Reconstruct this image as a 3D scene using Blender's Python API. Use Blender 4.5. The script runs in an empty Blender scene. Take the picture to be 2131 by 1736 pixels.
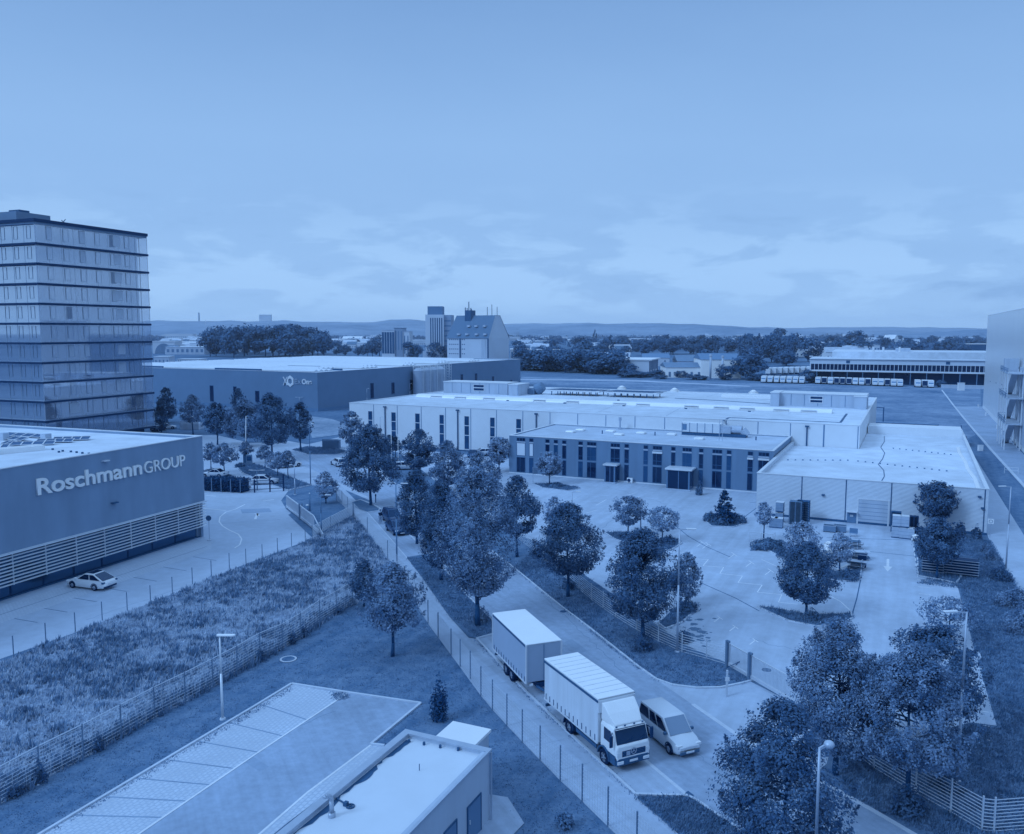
import bpy, math, random
import numpy as np
from mathutils import Vector, Matrix
R = random.Random(7)
NP = np.random.default_rng(7)
SC = bpy.context.scene
COL = SC.collection
rad = math.radians
# ------------------------------------------------------------------ camera
F, CX, CY, HZ, CAMH = 1750.0, 1065.5, 868.0, 689.0, 24.0
TH = math.atan((CY - HZ) / F)
cd = bpy.data.cameras.new('camera')
cd.sensor_fit = 'HORIZONTAL'; cd.sensor_width = 36.0; cd.lens = 36.0 * F / 2131.0
cd.clip_start = 0.5; cd.clip_end = 30000
cam = bpy.data.objects.new('camera', cd); COL.objects.link(cam)
cam.location = (0, 0, CAMH); cam.rotation_euler = (math.pi / 2 - TH, 0, 0)
SC.camera = cam
# ------------------------------------------------------------------ colour: the photograph is a blue monochrome print
RAMP = [(0, 14, 48), (15, 52, 106), (28, 72, 130), (68, 108, 161), (106, 148, 205), (143, 186, 238), (166, 208, 255)]
def lin(v):
    v = v / 255.0
    return v / 12.92 if v <= 0.04045 else ((v + 0.055) / 1.055) ** 2.4
def disp(r):
    for a, b in zip(RAMP, RAMP[1:]):
        if r <= b[0]:
            t = (r - a[0]) / (b[0] - a[0]); return tuple(lin(a[i] + t * (b[i] - a[i])) for i in range(3))
    return tuple(lin(q) for q in RAMP[-1])
WHITE = disp(166)
def c(r, k=0.84):
    d = disp(r)
    return tuple(min(0.92, k * d[i] / WHITE[i]) for i in range(3)) + (1.0,)
def ch(r, hue=0.5, k=0.84):
    """like c(), with the deeper hue the darker print tones have"""
    a = c(r, k); b = c(max(4, r * hue), k); f = a[2] / b[2]
    return (b[0] * f, b[1] * f, a[2], 1.0)
# ------------------------------------------------------------------ sky and sun
SUN_DIR = Vector((-0.72, -0.42, 0.62)).normalized()
W = bpy.data.worlds.new('World'); SC.world = W; W.use_nodes = True
nt = W.node_tree; nt.nodes.clear()
def N(t, **kw):
    n = nt.nodes.new(t)
    for k, v in kw.items(): setattr(n, k, v)
    return n
def LK(a, b): nt.links.new(a, b)
out = N('ShaderNodeOutputWorld'); bg = N('ShaderNodeBackground'); LK(bg.outputs[0], out.inputs[0])
tc = N('ShaderNodeTexCoord'); sep = N('ShaderNodeSeparateXYZ'); LK(tc.outputs['Generated'], sep.inputs[0])
ramp = N('ShaderNodeValToRGB'); e = ramp.color_ramp.elements
def stop(p, r, first=None):
    el = e[first] if first is not None else e.new(p)
    el.position = p; el.color = disp(r) + (1,)
stop(0.0, 154, 0); stop(1.0, 150, 1)
for p, r in ((0.02, 157), (0.07, 153), (0.14, 149), (0.21, 146), (0.28, 136), (0.36, 123), (0.6, 148)): stop(p, r)
LK(sep.outputs['Z'], ramp.inputs[0])
def M(op, a, b=None, clamp=False):
    n = N('ShaderNodeMath', operation=op); n.use_clamp = clamp
    for i, q in enumerate((a, b)):
        if q is None: continue
        if isinstance(q, (int, float)): n.inputs[i].default_value = q
        else: LK(q, n.inputs[i])
    return n.outputs[0]
zz = M('ADD', M('MAXIMUM', sep.outputs['Z'], 0.0), 0.07)
cmb = N('ShaderNodeCombineXYZ')
LK(M('DIVIDE', sep.outputs['X'], zz), cmb.inputs[0]); LK(M('DIVIDE', sep.outputs['Y'], zz), cmb.inputs[1])
def noise(scale, det, rough=0.55, dist=0.0, src=None):
    n = N('ShaderNodeTexNoise'); n.inputs['Scale'].default_value = scale; n.inputs['Detail'].default_value = det
    n.inputs['Roughness'].default_value = rough; n.inputs['Distortion'].default_value = dist
    LK(src or cmb.outputs[0], n.inputs['Vector']); return n.outputs[0]
def mr(v, a, b, c0, c1):
    n = N('ShaderNodeMapRange'); n.inputs[1].default_value = a; n.inputs[2].default_value = b
    n.inputs[3].default_value = c0; n.inputs[4].default_value = c1; LK(v, n.inputs[0]); return n.outputs[0]
def mixc(fac, a, b):
    n = N('ShaderNodeMix', data_type='RGBA'); LK(fac, n.inputs['Factor'])
    for s, q in (('A', a), ('B', b)):
        k = [i for i in n.inputs if i.name == s and i.type == 'RGBA'][0]
        if isinstance(q, tuple): k.default_value = q
        else: LK(q, k)
    return [o for o in n.outputs if o.type == 'RGBA'][0]
n1 = noise(0.42, 8, 0.55, 0.3); n2 = noise(0.16, 5, 0.5, 0.6)
# cumulus banks low over the horizon have their own, rounder, noise
cm2 = N('ShaderNodeCombineXYZ'); az = M('ARCTAN2', sep.outputs['X'], sep.outputs['Y'])
LK(M('MULTIPLY', az, 5.0), cm2.inputs[0]); LK(M('MULTIPLY', sep.outputs['Z'], 17.0), cm2.inputs[1])
n3 = noise(1.7, 10, 0.56, 0.3, cm2.outputs[0])
def bank(a0, sa, z0, sz, k):
    u = M('POWER', M('DIVIDE', M('SUBTRACT', az, a0), sa), 2.0); v = M('POWER', M('DIVIDE', M('SUBTRACT', sep.outputs['Z'], z0), sz), 2.0)
    return M('MULTIPLY', M('EXPONENT', M('MULTIPLY', M('ADD', u, v), -1.0)), k)
for q in ((-0.035, .13, .045, .035, .13), (.34, .20, .075, .045, .12), (-.33, .14, .055, .03, .08), (.52, .12, .03, .035, -.16)): n3 = M('ADD', n3, bank(*q))
low = M('MULTIPLY', mr(sep.outputs['Z'], 0.004, 0.035, 0.15, 1.0), mr(sep.outputs['Z'], 0.075, 0.17, 1.0, 0.0), True)
sky1 = mixc(M('MULTIPLY', mr(n2, 0.45, 0.72, 0.0, 0.30), mr(sep.outputs['Z'], 0.0, 0.3, 1.0, 0.4)), ramp.outputs[0], disp(118) + (1,))
sky2 = mixc(mr(n1, 0.42, 0.75, 0.0, 0.22), sky1, disp(160) + (1,))
sky3 = mixc(M('MULTIPLY', mr(n3, 0.50, 0.585, 0.0, 1.0), low), sky2, disp(166) + (1,))
sky4 = mixc(M('MULTIPLY', mr(n3, 0.42, 0.30, 0.0, 0.5), low), sky3, disp(122) + (1,))
# daylight sky model, kept to its brightness only, gives part of the light
st = N('ShaderNodeTexSky', sky_type='NISHITA'); st.sun_disc = False
st.sun_elevation = math.asin(SUN_DIR.z); st.sun_rotation = math.atan2(SUN_DIR.x, SUN_DIR.y)
bw = N('ShaderNodeRGBToBW'); LK(st.outputs[0], bw.inputs[0])
tint = mixc(M('MULTIPLY', bw.outputs[0], 0.05, True), (0, 0, 0, 1), disp(150) + (1,))
fin = mixc(M('ADD', 0.04, 0.0), sky4, tint)
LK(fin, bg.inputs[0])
# an overcast sky is brightest overhead, well above the frame
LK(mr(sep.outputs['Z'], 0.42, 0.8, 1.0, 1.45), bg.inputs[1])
sd = bpy.data.lights.new('sun', 'SUN'); sd.energy = 1.5; sd.angle = rad(15); sd.color = tuple(q / WHITE[2] for q in WHITE)
sun = bpy.data.objects.new('sun', sd); COL.objects.link(sun); sun.location = (-60, -40, 120)
sun.rotation_euler = (-SUN_DIR).to_track_quat('-Z', 'Y').to_euler()
SC.view_settings.view_transform = 'Standard'; SC.view_settings.look = 'None'
SC.view_settings.exposure = 0.0; SC.view_settings.gamma = 1.0
SC.cycles.max_bounces = 6; SC.cycles.diffuse_bounces = 3; SC.cycles.glossy_bounces = 3; SC.cycles.transparent_max_bounces = 12
SC.cycles.volume_bounces = 1

# ------------------------------------------------------------------ measuring: a spot of the photograph -> the place it stands
Cc, Ss = math.cos(TH), math.sin(TH)
def ray(x, y):
    v = -(y - CY) / F
    return ((x - CX) / F, Cc + v * Ss, -Ss + v * Cc)
def g(x, y, z=0.0):
    d = ray(x, y); t = (z - CAMH) / d[2]
    return (d[0] * t, d[1] * t)
def proj_y(X, Y, Z):
    Z -= CAMH
    return CY - F * (Y * Ss + Z * Cc) / (Y * Cc - Z * Ss)
def height_at(P, ytop):
    lo, hi = -5.0, 300.0
    for _ in range(50):
        m = (lo + hi) / 2
        if proj_y(P[0], P[1], m) > ytop: lo = m
        else: hi = m
    return lo
def wall(x, y, P, d):
    """(distance along, height) where a sight line meets the upright plane through P running along d"""
    r = ray(x, y); nx, ny = -d[1], d[0]
    t = (P[0] * nx + P[1] * ny) / (r[0] * nx + r[1] * ny)
    X, Y, Z = r[0] * t, r[1] * t, CAMH + r[2] * t
    return ((X - P[0]) * d[0] + (Y - P[1]) * d[1], Z)
# ------------------------------------------------------------------ materials
def nodes_of(m):
    m.use_nodes = True
    return m.node_tree
def mat(name, r, var=0.10, scale=1.5, rough=0.85, bump=0.0, spec=0.25, metal=0.0, big=0.08, bscale=None, streak=None, hue=1.0):
    m = bpy.data.materials.new(name); t = nodes_of(m); b = t.nodes['Principled BSDF']
    b.inputs['Roughness'].default_value = rough; b.inputs['Specular IOR Level'].default_value = spec; b.inputs['Metallic'].default_value = metal
    col = ch(r, hue)
    if r < 95: b.inputs['Specular Tint'].default_value = (.35, .66, 1, 1)
    gp = t.nodes.new('ShaderNodeNewGeometry')
    def nz(s, det, stretch=None):
        n = t.nodes.new('ShaderNodeTexNoise'); n.inputs['Scale'].default_value = s; n.inputs['Detail'].default_value = det; n.inputs['Roughness'].default_value = 0.6
        src = gp.outputs['Position']
        if stretch:
            mp = t.nodes.new('ShaderNodeMapping'); mp.vector_type = 'TEXTURE'; mp.inputs['Scale'].default_value = stretch[:3]; mp.inputs['Rotation'].default_value = (0, 0, stretch[3] if len(stretch) > 3 else 0); t.links.new(src, mp.inputs[0]); src = mp.outputs[0]
        t.links.new(src, n.inputs['Vector']); return n
    def sc(a, b0, b1, src):
        q = t.nodes.new('ShaderNodeMapRange'); q.inputs[1].default_value = 0.3; q.inputs[2].default_value = 0.7
        q.inputs[3].default_value = b0; q.inputs[4].default_value = b1; t.links.new(src, q.inputs[0]); return q.outputs[0]
    n = nz(scale, 7); f = sc(n, 1 - var, 1 + var, n.outputs[0])
    n_b = nz(scale * 0.07, 4); f2 = sc(n_b, 1 - big, 1 + big, n_b.outputs[0])
    mu = t.nodes.new('ShaderNodeMath'); mu.operation = 'MULTIPLY'; t.links.new(f, mu.inputs[0]); t.links.new(f2, mu.inputs[1])
    last = mu.outputs[0]
    if streak:
        n_s = nz(1.0, 5, streak); f3 = sc(n_s, 0.9, 1.08, n_s.outputs[0])
        m2 = t.nodes.new('ShaderNodeMath'); m2.operation = 'MULTIPLY'; t.links.new(last, m2.inputs[0]); t.links.new(f3, m2.inputs[1]); last = m2.outputs[0]
    vm = t.nodes.new('ShaderNodeVectorMath'); vm.operation = 'SCALE'; vm.inputs[0].default_value = col[:3]; t.links.new(last, vm.inputs['Scale'])
    t.links.new(vm.outputs[0], b.inputs['Base Color'])
    if bump:
        bp = t.nodes.new('ShaderNodeBump'); bp.inputs['Strength'].default_value = bump; bp.inputs['Distance'].default_value = 0.05
        nb = nz(bscale or scale * 4, 6); t.links.new(nb.outputs[0], bp.inputs['Height']); t.links.new(bp.outputs[0], b.inputs['Normal'])
    return m
def grass_mat(name, r0, r1, s_big=0.12, s_small=1.2, streak=None):
    """short or long grass: two tones in patches, fine mottling, bumpy"""
    m = bpy.data.materials.new(name); t = nodes_of(m); b = t.nodes['Principled BSDF']
    b.inputs['Roughness'].default_value = 0.95; b.inputs['Specular IOR Level'].default_value = 0.06; b.inputs['Specular Tint'].default_value = (.4, .7, 1, 1)
    gp = t.nodes.new('ShaderNodeNewGeometry')
    ns = []
    for s, d in ((s_big, 6), (s_small, 8), (s_small * 6, 4)):
        n = t.nodes.new('ShaderNodeTexNoise'); n.inputs['Scale'].default_value = s; n.inputs['Detail'].default_value = d; n.inputs['Roughness'].default_value = 0.62
        t.links.new(gp.outputs['Position'], n.inputs['Vector']); ns.append(n.outputs[0])
    def mth(op, a, bb):
        q = t.nodes.new('ShaderNodeMath'); q.operation = op
        for i, z in enumerate((a, bb)):
            if isinstance(z, float): q.inputs[i].default_value = z
            else: t.links.new(z, q.inputs[i])
        return q.outputs[0]
    if streak:
        mp = t.nodes.new('ShaderNodeMapping'); mp.vector_type = 'TEXTURE'; mp.inputs['Scale'].default_value = streak[:3]; mp.inputs['Rotation'].default_value = (0, 0, streak[3]); t.links.new(gp.outputs['Position'], mp.inputs[0])
        n = t.nodes.new('ShaderNodeTexNoise'); n.inputs['Scale'].default_value = 1.0; n.inputs['Detail'].default_value = 5; t.links.new(mp.outputs[0], n.inputs['Vector']); ns[0] = mth('ADD', mth('MULTIPLY', ns[0], .45), mth('MULTIPLY', n.outputs[0], .55))
    mix = mth('ADD', mth('ADD', mth('MULTIPLY', ns[0], 0.5), mth('MULTIPLY', ns[1], 0.35)), mth('MULTIPLY', ns[2], 0.25))
    cr = t.nodes.new('ShaderNodeValToRGB'); cr.color_ramp.elements[0].position = 0.40; cr.color_ramp.elements[1].position = 0.70
    cr.color_ramp.elements[0].color = ch(r0, .95); cr.color_ramp.elements[1].color = ch(r1, .95)
    t.links.new(mix, cr.inputs[0]); t.links.new(cr.outputs[0], b.inputs['Base Color'])
    bp = t.nodes.new('ShaderNodeBump'); bp.inputs['Strength'].default_value = 0.8; bp.inputs['Distance'].default_value = 0.12
    t.links.new(ns[1], bp.inputs['Height']); t.links.new(bp.outputs[0], b.inputs['Normal'])
    return m
def leaf_mat(name, r0, r1, hue=0.74):
    m = bpy.data.materials.new(name); t = nodes_of(m); b = t.nodes['Principled BSDF']
    b.inputs['Roughness'].default_value = 0.6; b.inputs['Specular IOR Level'].default_value = 0.08; b.inputs['Specular Tint'].default_value = (.3, .64, 1, 1)
    gp = t.nodes.new('ShaderNodeNewGeometry'); cr = t.nodes.new('ShaderNodeValToRGB')
    cr.color_ramp.elements[0].color = ch(r0, hue); cr.color_ramp.elements[1].color = ch(r1, hue)
    tcn = t.nodes.new('ShaderNodeTexCoord'); nz = t.nodes.new('ShaderNodeTexNoise'); nz.inputs['Scale'].default_value = 1.15; nz.inputs['Detail'].default_value = 3; t.links.new(tcn.outputs['Object'], nz.inputs['Vector'])
    q1 = t.nodes.new('ShaderNodeMapRange'); q1.inputs[1].default_value = .32; q1.inputs[2].default_value = .68; q1.inputs[4].default_value = .68; t.links.new(nz.outputs[0], q1.inputs[0])
    q2 = t.nodes.new('ShaderNodeMath'); q2.operation = 'MULTIPLY_ADD'; q2.inputs[1].default_value = .32; t.links.new(gp.outputs['Random Per Island'], q2.inputs[0]); t.links.new(q1.outputs[0], q2.inputs[2]); t.links.new(q2.outputs[0], cr.inputs[0]); t.links.new(cr.outputs[0], b.inputs['Base Color'])
    tr = t.nodes.new('ShaderNodeBsdfTranslucent'); t.links.new(cr.outputs[0], tr.inputs[0])
    mx = t.nodes.new('ShaderNodeMixShader'); mx.inputs[0].default_value = 0.22
    t.links.new(b.outputs[0], mx.inputs[1]); t.links.new(tr.outputs[0], mx.inputs[2]); t.links.new(mx.outputs[0], t.nodes['Material Output'].inputs[0])
    return m
def glass_mat(name, r, metal=0.35, rough=0.04, tr=0.0):
    m = bpy.data.materials.new(name); t = nodes_of(m); b = t.nodes['Principled BSDF']
    b.inputs['Base Color'].default_value = c(r); b.inputs['Roughness'].default_value = rough
    b.inputs['Metallic'].default_value = metal; b.inputs['Specular IOR Level'].default_value = 0.8
    if r < 60: b.inputs['Specular Tint'].default_value = (.25, .58, 1, 1)
    if tr:
        tp = t.nodes.new('ShaderNodeBsdfTransparent'); tp.inputs[0].default_value = (.97, .98, 1, 1); mx = t.nodes.new('ShaderNodeMixShader'); mx.inputs[0].default_value = tr
        t.links.new(b.outputs[0], mx.inputs[1]); t.links.new(tp.outputs[0], mx.inputs[2]); t.links.new(mx.outputs[0], t.nodes['Material Output'].inputs[0])
    return m
def rib_mat(name, r, pitch, axis, depth=0.5, diag=False, k=0.06):
    """profiled metal cladding: fine ribs as bump and slight shade of the groove coating"""
    m = mat(name, r, 0.04, 0.8, 0.55, 0, 0.35, 0.0, 0.05)
    t = m.node_tree; b = t.nodes['Principled BSDF']
    tcn = t.nodes.new('ShaderNodeTexCoord'); mp = t.nodes.new('ShaderNodeMapping'); t.links.new(tcn.outputs['Object'], mp.inputs[0])
    if diag: mp.inputs['Rotation'].default_value = (0, rad(28), 0)
    w = t.nodes.new('ShaderNodeTexWave'); w.wave_type = 'BANDS'; w.bands_direction = axis; w.inputs['Scale'].default_value = 0.314 / pitch
    t.links.new(mp.outputs[0], w.inputs['Vector'])
    bp = t.nodes.new('ShaderNodeBump'); bp.inputs['Strength'].default_value = depth; bp.inputs['Distance'].default_value = k
    t.links.new(w.outputs['Fac'], bp.inputs['Height']); t.links.new(bp.outputs[0], b.inputs['Normal'])
    return m
def paver_mat(name, r, rj):
    m = mat(name, r, .10, 4.0, .9, .2, .2, big=.10); t = m.node_tree; b = t.nodes['Principled BSDF']; src = b.inputs['Base Color'].links[0].from_socket
    gp = t.nodes.new('ShaderNodeNewGeometry'); mp = t.nodes.new('ShaderNodeMapping'); mp.inputs['Rotation'].default_value = (0, 0, 1.13 + .78); t.links.new(gp.outputs['Position'], mp.inputs[0])
    br = t.nodes.new('ShaderNodeTexBrick'); br.inputs['Scale'].default_value = 1.0; br.inputs['Brick Width'].default_value = .34; br.inputs['Row Height'].default_value = .26; br.inputs['Mortar Size'].default_value = .04; br.inputs['Mortar Smooth'].default_value = .4
    t.links.new(mp.outputs[0], br.inputs['Vector']); mx = t.nodes.new('ShaderNodeMix'); mx.data_type = 'RGBA'
    ia = [i for i in mx.inputs if i.type == 'RGBA']; t.links.new(br.outputs['Fac'], mx.inputs['Factor']); t.links.new(src, ia[0]); ia[1].default_value = c(rj)
    t.links.new([o for o in mx.outputs if o.type == 'RGBA'][0], b.inputs['Base Color']); return m
# ------------------------------------------------------------------ mesh building
class MB:
    def __init__(s): s.v = []; s.f = []; s.m = []
    def add(s, vs, fs, mi=0):
        o = len(s.v); s.v += [tuple(q) for q in vs]; s.f += [tuple(o + i for i in q) for q in fs]; s.m += [mi] * len(fs); return s
    def box(s, x0, x1, y0, y1, z0, z1, mi=0):
        return s.add([(x0, y0, z0), (x1, y0, z0), (x1, y1, z0), (x0, y1, z0), (x0, y0, z1), (x1, y0, z1), (x1, y1, z1), (x0, y1, z1)],
                     [(0, 3, 2, 1), (4, 5, 6, 7), (0, 1, 5, 4), (1, 2, 6, 5), (2, 3, 7, 6), (3, 0, 4, 7)], mi)
    def beam(s, p, q, w, h=None, mi=0):
        p, q = Vector(p), Vector(q); d = (q - p)
        if d.length < 1e-6: return s
        d.normalize(); up = Vector((0, 0, 1)) if abs(d.z) < 0.95 else Vector((1, 0, 0))
        a = d.cross(up).normalized() * (w / 2); b = a.cross(d).normalized() * ((h or w) / 2)
        vs = [p - a - b, p + a - b, p + a + b, p - a + b, q - a - b, q + a - b, q + a + b, q - a + b]
        return s.add(vs, [(0, 1, 2, 3), (7, 6, 5, 4), (0, 4, 5, 1), (1, 5, 6, 2), (2, 6, 7, 3), (3, 7, 4, 0)], mi)
    def tube(s, p, q, r0, r1=None, n=8, mi=0):
        r1 = r0 if r1 is None else r1; p, q = Vector(p), Vector(q); d = (q - p).normalized()
        up = Vector((0, 0, 1)) if abs(d.z) < 0.95 else Vector((1, 0, 0))
        a = d.cross(up).normalized(); b = d.cross(a).normalized(); vs = []
        for (cc, r) in ((p, r0), (q, r1)):
            for i in range(n):
                t = 2 * math.pi * i / n; vs.append(cc + a * (math.cos(t) * r) + b * (math.sin(t) * r))
        fs = [(i, (i + 1) % n, n + (i + 1) % n, n + i) for i in range(n)] + [tuple(range(n))[::-1], tuple(range(n, 2 * n))]
        return s.add(vs, fs, mi)
    def prism(s, poly, z0, z1, mi=0):
        n = len(poly); vs = [(p[0], p[1], z0) for p in poly] + [(p[0], p[1], z1) for p in poly]
        return s.add(vs, [tuple(range(n))[::-1], tuple(range(n, 2 * n))] + [(i, (i + 1) % n, n + (i + 1) % n, n + i) for i in range(n)], mi)
    def poly(s, pts, mi=0): return s.add(pts, [tuple(range(len(pts)))], mi)
    def loft(s, rings, mi=0, cap=True):
        n = len(rings[0]); vs = [p for r in rings for p in r]; fs = []
        for k in range(len(rings) - 1):
            for i in range(n): fs.append((k * n + i, k * n + (i + 1) % n, (k + 1) * n + (i + 1) % n, (k + 1) * n + i))
        if cap: fs += [tuple(range(n))[::-1], tuple(range((len(rings) - 1) * n, len(rings) * n))]
        return s.add(vs, fs, mi)
    def build(s, name, mats, parent=None, smooth=False, loc=None, fix=True):
        me = bpy.data.meshes.new(name); me.from_pydata(s.v, [], s.f)
        for m in (mats if isinstance(mats, (list, tuple)) else [mats]): me.materials.append(m)
        if any(s.m): me.polygons.foreach_set('material_index', s.m)
        if fix and len(s.f) < 4000:
            import bmesh
            bm = bmesh.new(); bm.from_mesh(me); bmesh.ops.recalc_face_normals(bm, faces=bm.faces); bm.to_mesh(me); bm.free()
        if smooth: me.polygons.foreach_set('use_smooth', [True] * len(me.polygons))
        me.update()
        o = bpy.data.objects.new(name, me); COL.objects.link(o)
        if parent: o.parent = parent
        if loc: o.location = loc
        return o
def bevel(o, w=0.03, n=2):
    b = o.modifiers.new('bevel', 'BEVEL'); b.width = w; b.segments = n; b.limit_method = 'ANGLE'; b.angle_limit = rad(40); return o
def tag(o, label=None, cat=None, group=None, kind=None):
    if label: o['label'] = label
    if cat: o['category'] = cat
    if group: o['group'] = group
    if kind: o['kind'] = kind
    return o
def empty(name, loc, rz=0.0, label=None, cat=None, group=None):
    o = bpy.data.objects.new(name, None); COL.objects.link(o); o.empty_display_size = 0.3
    o.location = (loc[0], loc[1], loc[2] if len(loc) > 2 else 0.0); o.rotation_euler = (0, 0, rz)
    return tag(o, label, cat, group)
def copy_tree(o, parent=None):
    k = o.copy(); COL.objects.link(k)
    if parent: k.parent = parent
    for ch in list(o.children): copy_tree(ch, k)
    return k
def text_mesh(txt, size, depth, bold=0.0, spacing=1.0, shear=0.0):
    cu = bpy.data.curves.new('lettering', 'FONT'); cu.body = txt; cu.size = size; cu.extrude = depth; cu.offset = bold; cu.space_character = spacing; cu.shear = shear
    o = bpy.data.objects.new('lettering', cu); COL.objects.link(o)
    dg = bpy.context.evaluated_depsgraph_get(); me = bpy.data.meshes.new_from_object(o.evaluated_get(dg))
    bpy.data.objects.remove(o); return me
def lettering(name, txt, m, parent, x0, x1, z0, z1, y, bold=0.0, depth=0.05, shear=0.0):
    """raised letters filling x0..x1 by z0..z1 on the plane y (facing -y)"""
    me = text_mesh(txt, 1.0, depth, bold, 1.0, shear)
    n = len(me.vertices); co = np.empty(n * 3, np.float32); me.vertices.foreach_get('co', co); co = co.reshape(n, 3)
    mn, mx = co.min(0), co.max(0)
    X = x0 + (co[:, 0] - mn[0]) / (mx[0] - mn[0]) * (x1 - x0); Z = z0 + (co[:, 1] - mn[1]) / (mx[1] - mn[1]) * (z1 - z0)
    res = np.stack([X, y - (co[:, 2] - mn[2]), Z], 1)
    me.vertices.foreach_set('co', res.astype(np.float32).ravel()); me.materials.clear(); me.materials.append(m); me.update()
    o = bpy.data.objects.new(name, me); COL.objects.link(o); o.parent = parent; return o

MT = dict(
    asphalt=mat('asphalt', 104, 0.10, 2.0, 0.9, 0.12, 0.2, big=0.15, streak=(14., .55, 1., -1.126)),
    walk=mat('pavement_slabs', 114, 0.07, 2.0, 0.9, 0.15, 0.2, big=0.12, streak=(9., .5, 1., -1.126)),
    yard=mat('concrete_yard', 117, 0.08, 0.9, 0.9, 0.08, 0.2, big=0.15, streak=(16., 1.1, 1., 1.13)),
    yard2=mat('asphalt_yard', 117, 0.07, 1.0, 0.9, 0.08, 0.2, big=0.14),
    paver=paver_mat('grid_pavers', 128, 117),
    kerb=mat('kerb_stone', 130, 0.08, 2.0, 0.85),
    paint=mat('white_paint', 148, 0.06, 4.0, 0.7),
    joint=mat('dark_joint', 48, 0.1, 2.0, 0.9),
    lawn=grass_mat('lawn', 40, 84, 0.10, 0.9, (14., 1.3, 1., 1.1)), meadow=grass_mat('meadow', 76, 122, 0.10, 0.8), verge=grass_mat('verge_grass', 42, 80, 0.2, 1.3),
    bed=grass_mat('bed_grass', 44, 76, 0.3, 1.6), field=grass_mat('field', 40, 106, 0.05, 0.45), land=grass_mat('land', 36, 80, 0.006, 0.05),
    hill=grass_mat('hill_woods_hazed', 50, 100, 0.0016, 0.012),  # wooded hills, tones lightened so some distance haze is in the colour
    bright=mat('bright_wall', 166, .02, .2, .7), white=mat('white_cladding', 150, 0.03, 0.6, 0.6, big=0.05), cream=mat('cream_panel', 122, 0.03, 0.6, 0.7, big=0.05, streak=(1.6, 1.6, 12.)),
    roof=mat('roof_membrane', 137, 0.12, 0.35, 0.85, 0.08, big=0.17), roof2=mat('grey_roof_membrane', 122, 0.12, 0.35, 0.85, 0.08, big=0.17),
    dgrey=mat('dark_grey_cladding', 76, 0.05, 0.4, 0.6, big=0.06, hue=.9, streak=(1.2, 1.2, 14.)), slate=mat('slate_cladding', 80, 0.03, 0.5, 0.65, big=0.05, hue=.72),
    exone=mat('dark_blue_cladding', 77, 0.04, 0.3, 0.6, big=0.08, hue=.88), steel=mat('galvanised_steel', 118, 0.06, 2.0, 0.45, 0, 0.5, 0.3),
    alu=mat('pale_aluminium', 148, 0.04, 1.0, 0.4, 0, 0.5, 0.2), dark=mat('black_metal', 14, 0.1, 2.0, 0.6), dgr=mat('dark_steel', 36, 0.1, 2.0, 0.55),
    glass=glass_mat('window_glass', 24, 0.12), glassd=glass_mat('dark_glass', 6, 0.0), blind=mat('white_blind', 140, 0.03, 1.0),
    tglass=glass_mat('tower_glass', 136, 0.80, 0.03), tskin=glass_mat('tower_glass_skin', 140, 0.6, 0.03, 0.84),
    tin=mat('tower_inner_panel', 78, 0.05, 0.5, 0.5), band=mat('tower_floor_band', 12, 0.06, 1.0, 0.5),
    pv=glass_mat('solar_glass', 30, 0.3, 0.12), skyl=mat('skylight_acrylic', 160, 0.02, 1.0, 0.25, 0, 0.5),
    bark=mat('bark', 26, 0.2, 5.0, 0.95, 0.4), brick=mat('render_wall', 110, 0.05, 0.3, 0.9), tile=mat('roof_tiles', 66, 0.08, 0.5, 0.9),
    rubber=mat('tyre_rubber', 6, 0.1, 4.0, 0.8), rim=mat('alloy_rim', 120, 0.05, 4.0, 0.35, 0, 0.5, 0.6), carwhite=mat('white_car_paint', 158, 0.01, 1.0, 0.25, 0, 0.6),
    carsilver=mat('silver_car_paint', 138, 0.01, 1.0, 0.25, 0, 0.6, 0.1), cardark=mat('dark_car_paint', 16, 0.02, 1.0, 0.2, 0, 0.7), lampglass=mat('headlamp_glass', 150, 0.02, 1.0, 0.1, 0, 0.8),
    tarp=mat('truck_tarpaulin', 158, 0.025, 1.2, 0.55, 0.1, 0.3, big=0.03), tarpside=mat('curtain_fabric', 142, 0.025, 1.2, 0.55, 0.1, 0.3, big=0.04, streak=(.5, .5, 10.)), tarpgrey=mat('grey_trailer_curtain', 108, 0.03, 1.2, 0.55, 0.1, 0.3, big=0.04),
    wood=mat('pallet_wood', 60, 0.15, 3.0, 0.9), woodd=mat('dark_pallet_wood', 28, 0.15, 3.0, 0.9), crate=mat('wrapped_goods', 116, 0.10, 2.0, 0.7), shrub=leaf_mat('shrub_leaves', 50, 96),
    leafd=leaf_mat('leaf_dark', 22, 84), leafm=leaf_mat('leaf_mid', 34, 118), leafl=leaf_mat('leaf_light', 76, 138), leafc=leaf_mat('needle', 22, 46), leaff=leaf_mat('far_leaf', 34, 84),
    blade=leaf_mat('grass_blade', 112, 156, .85), weed=leaf_mat('weed_leaf', 58, 108), vblade=leaf_mat('verge_blade', 58, 102),
    cloth=mat('dark_clothes', 8, 0.1, 4.0, 0.9), skin=mat('skin', 112, 0.04, 4.0, 0.6), jeans=mat('pale_trousers', 100, 0.1, 4.0, 0.9), hedge=leaf_mat('hedge_leaf', 24, 46),
    sill=mat('grain_wall', 134, 0.04, 0.08, 0.9), groof=mat('grain_roof', 64, 0.04, 0.08, 0.8), conc=mat('tower_concrete', 96, 0.04, 0.1, 0.9),
)
MT['asphalt2'] = MT['asphalt']
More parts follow.
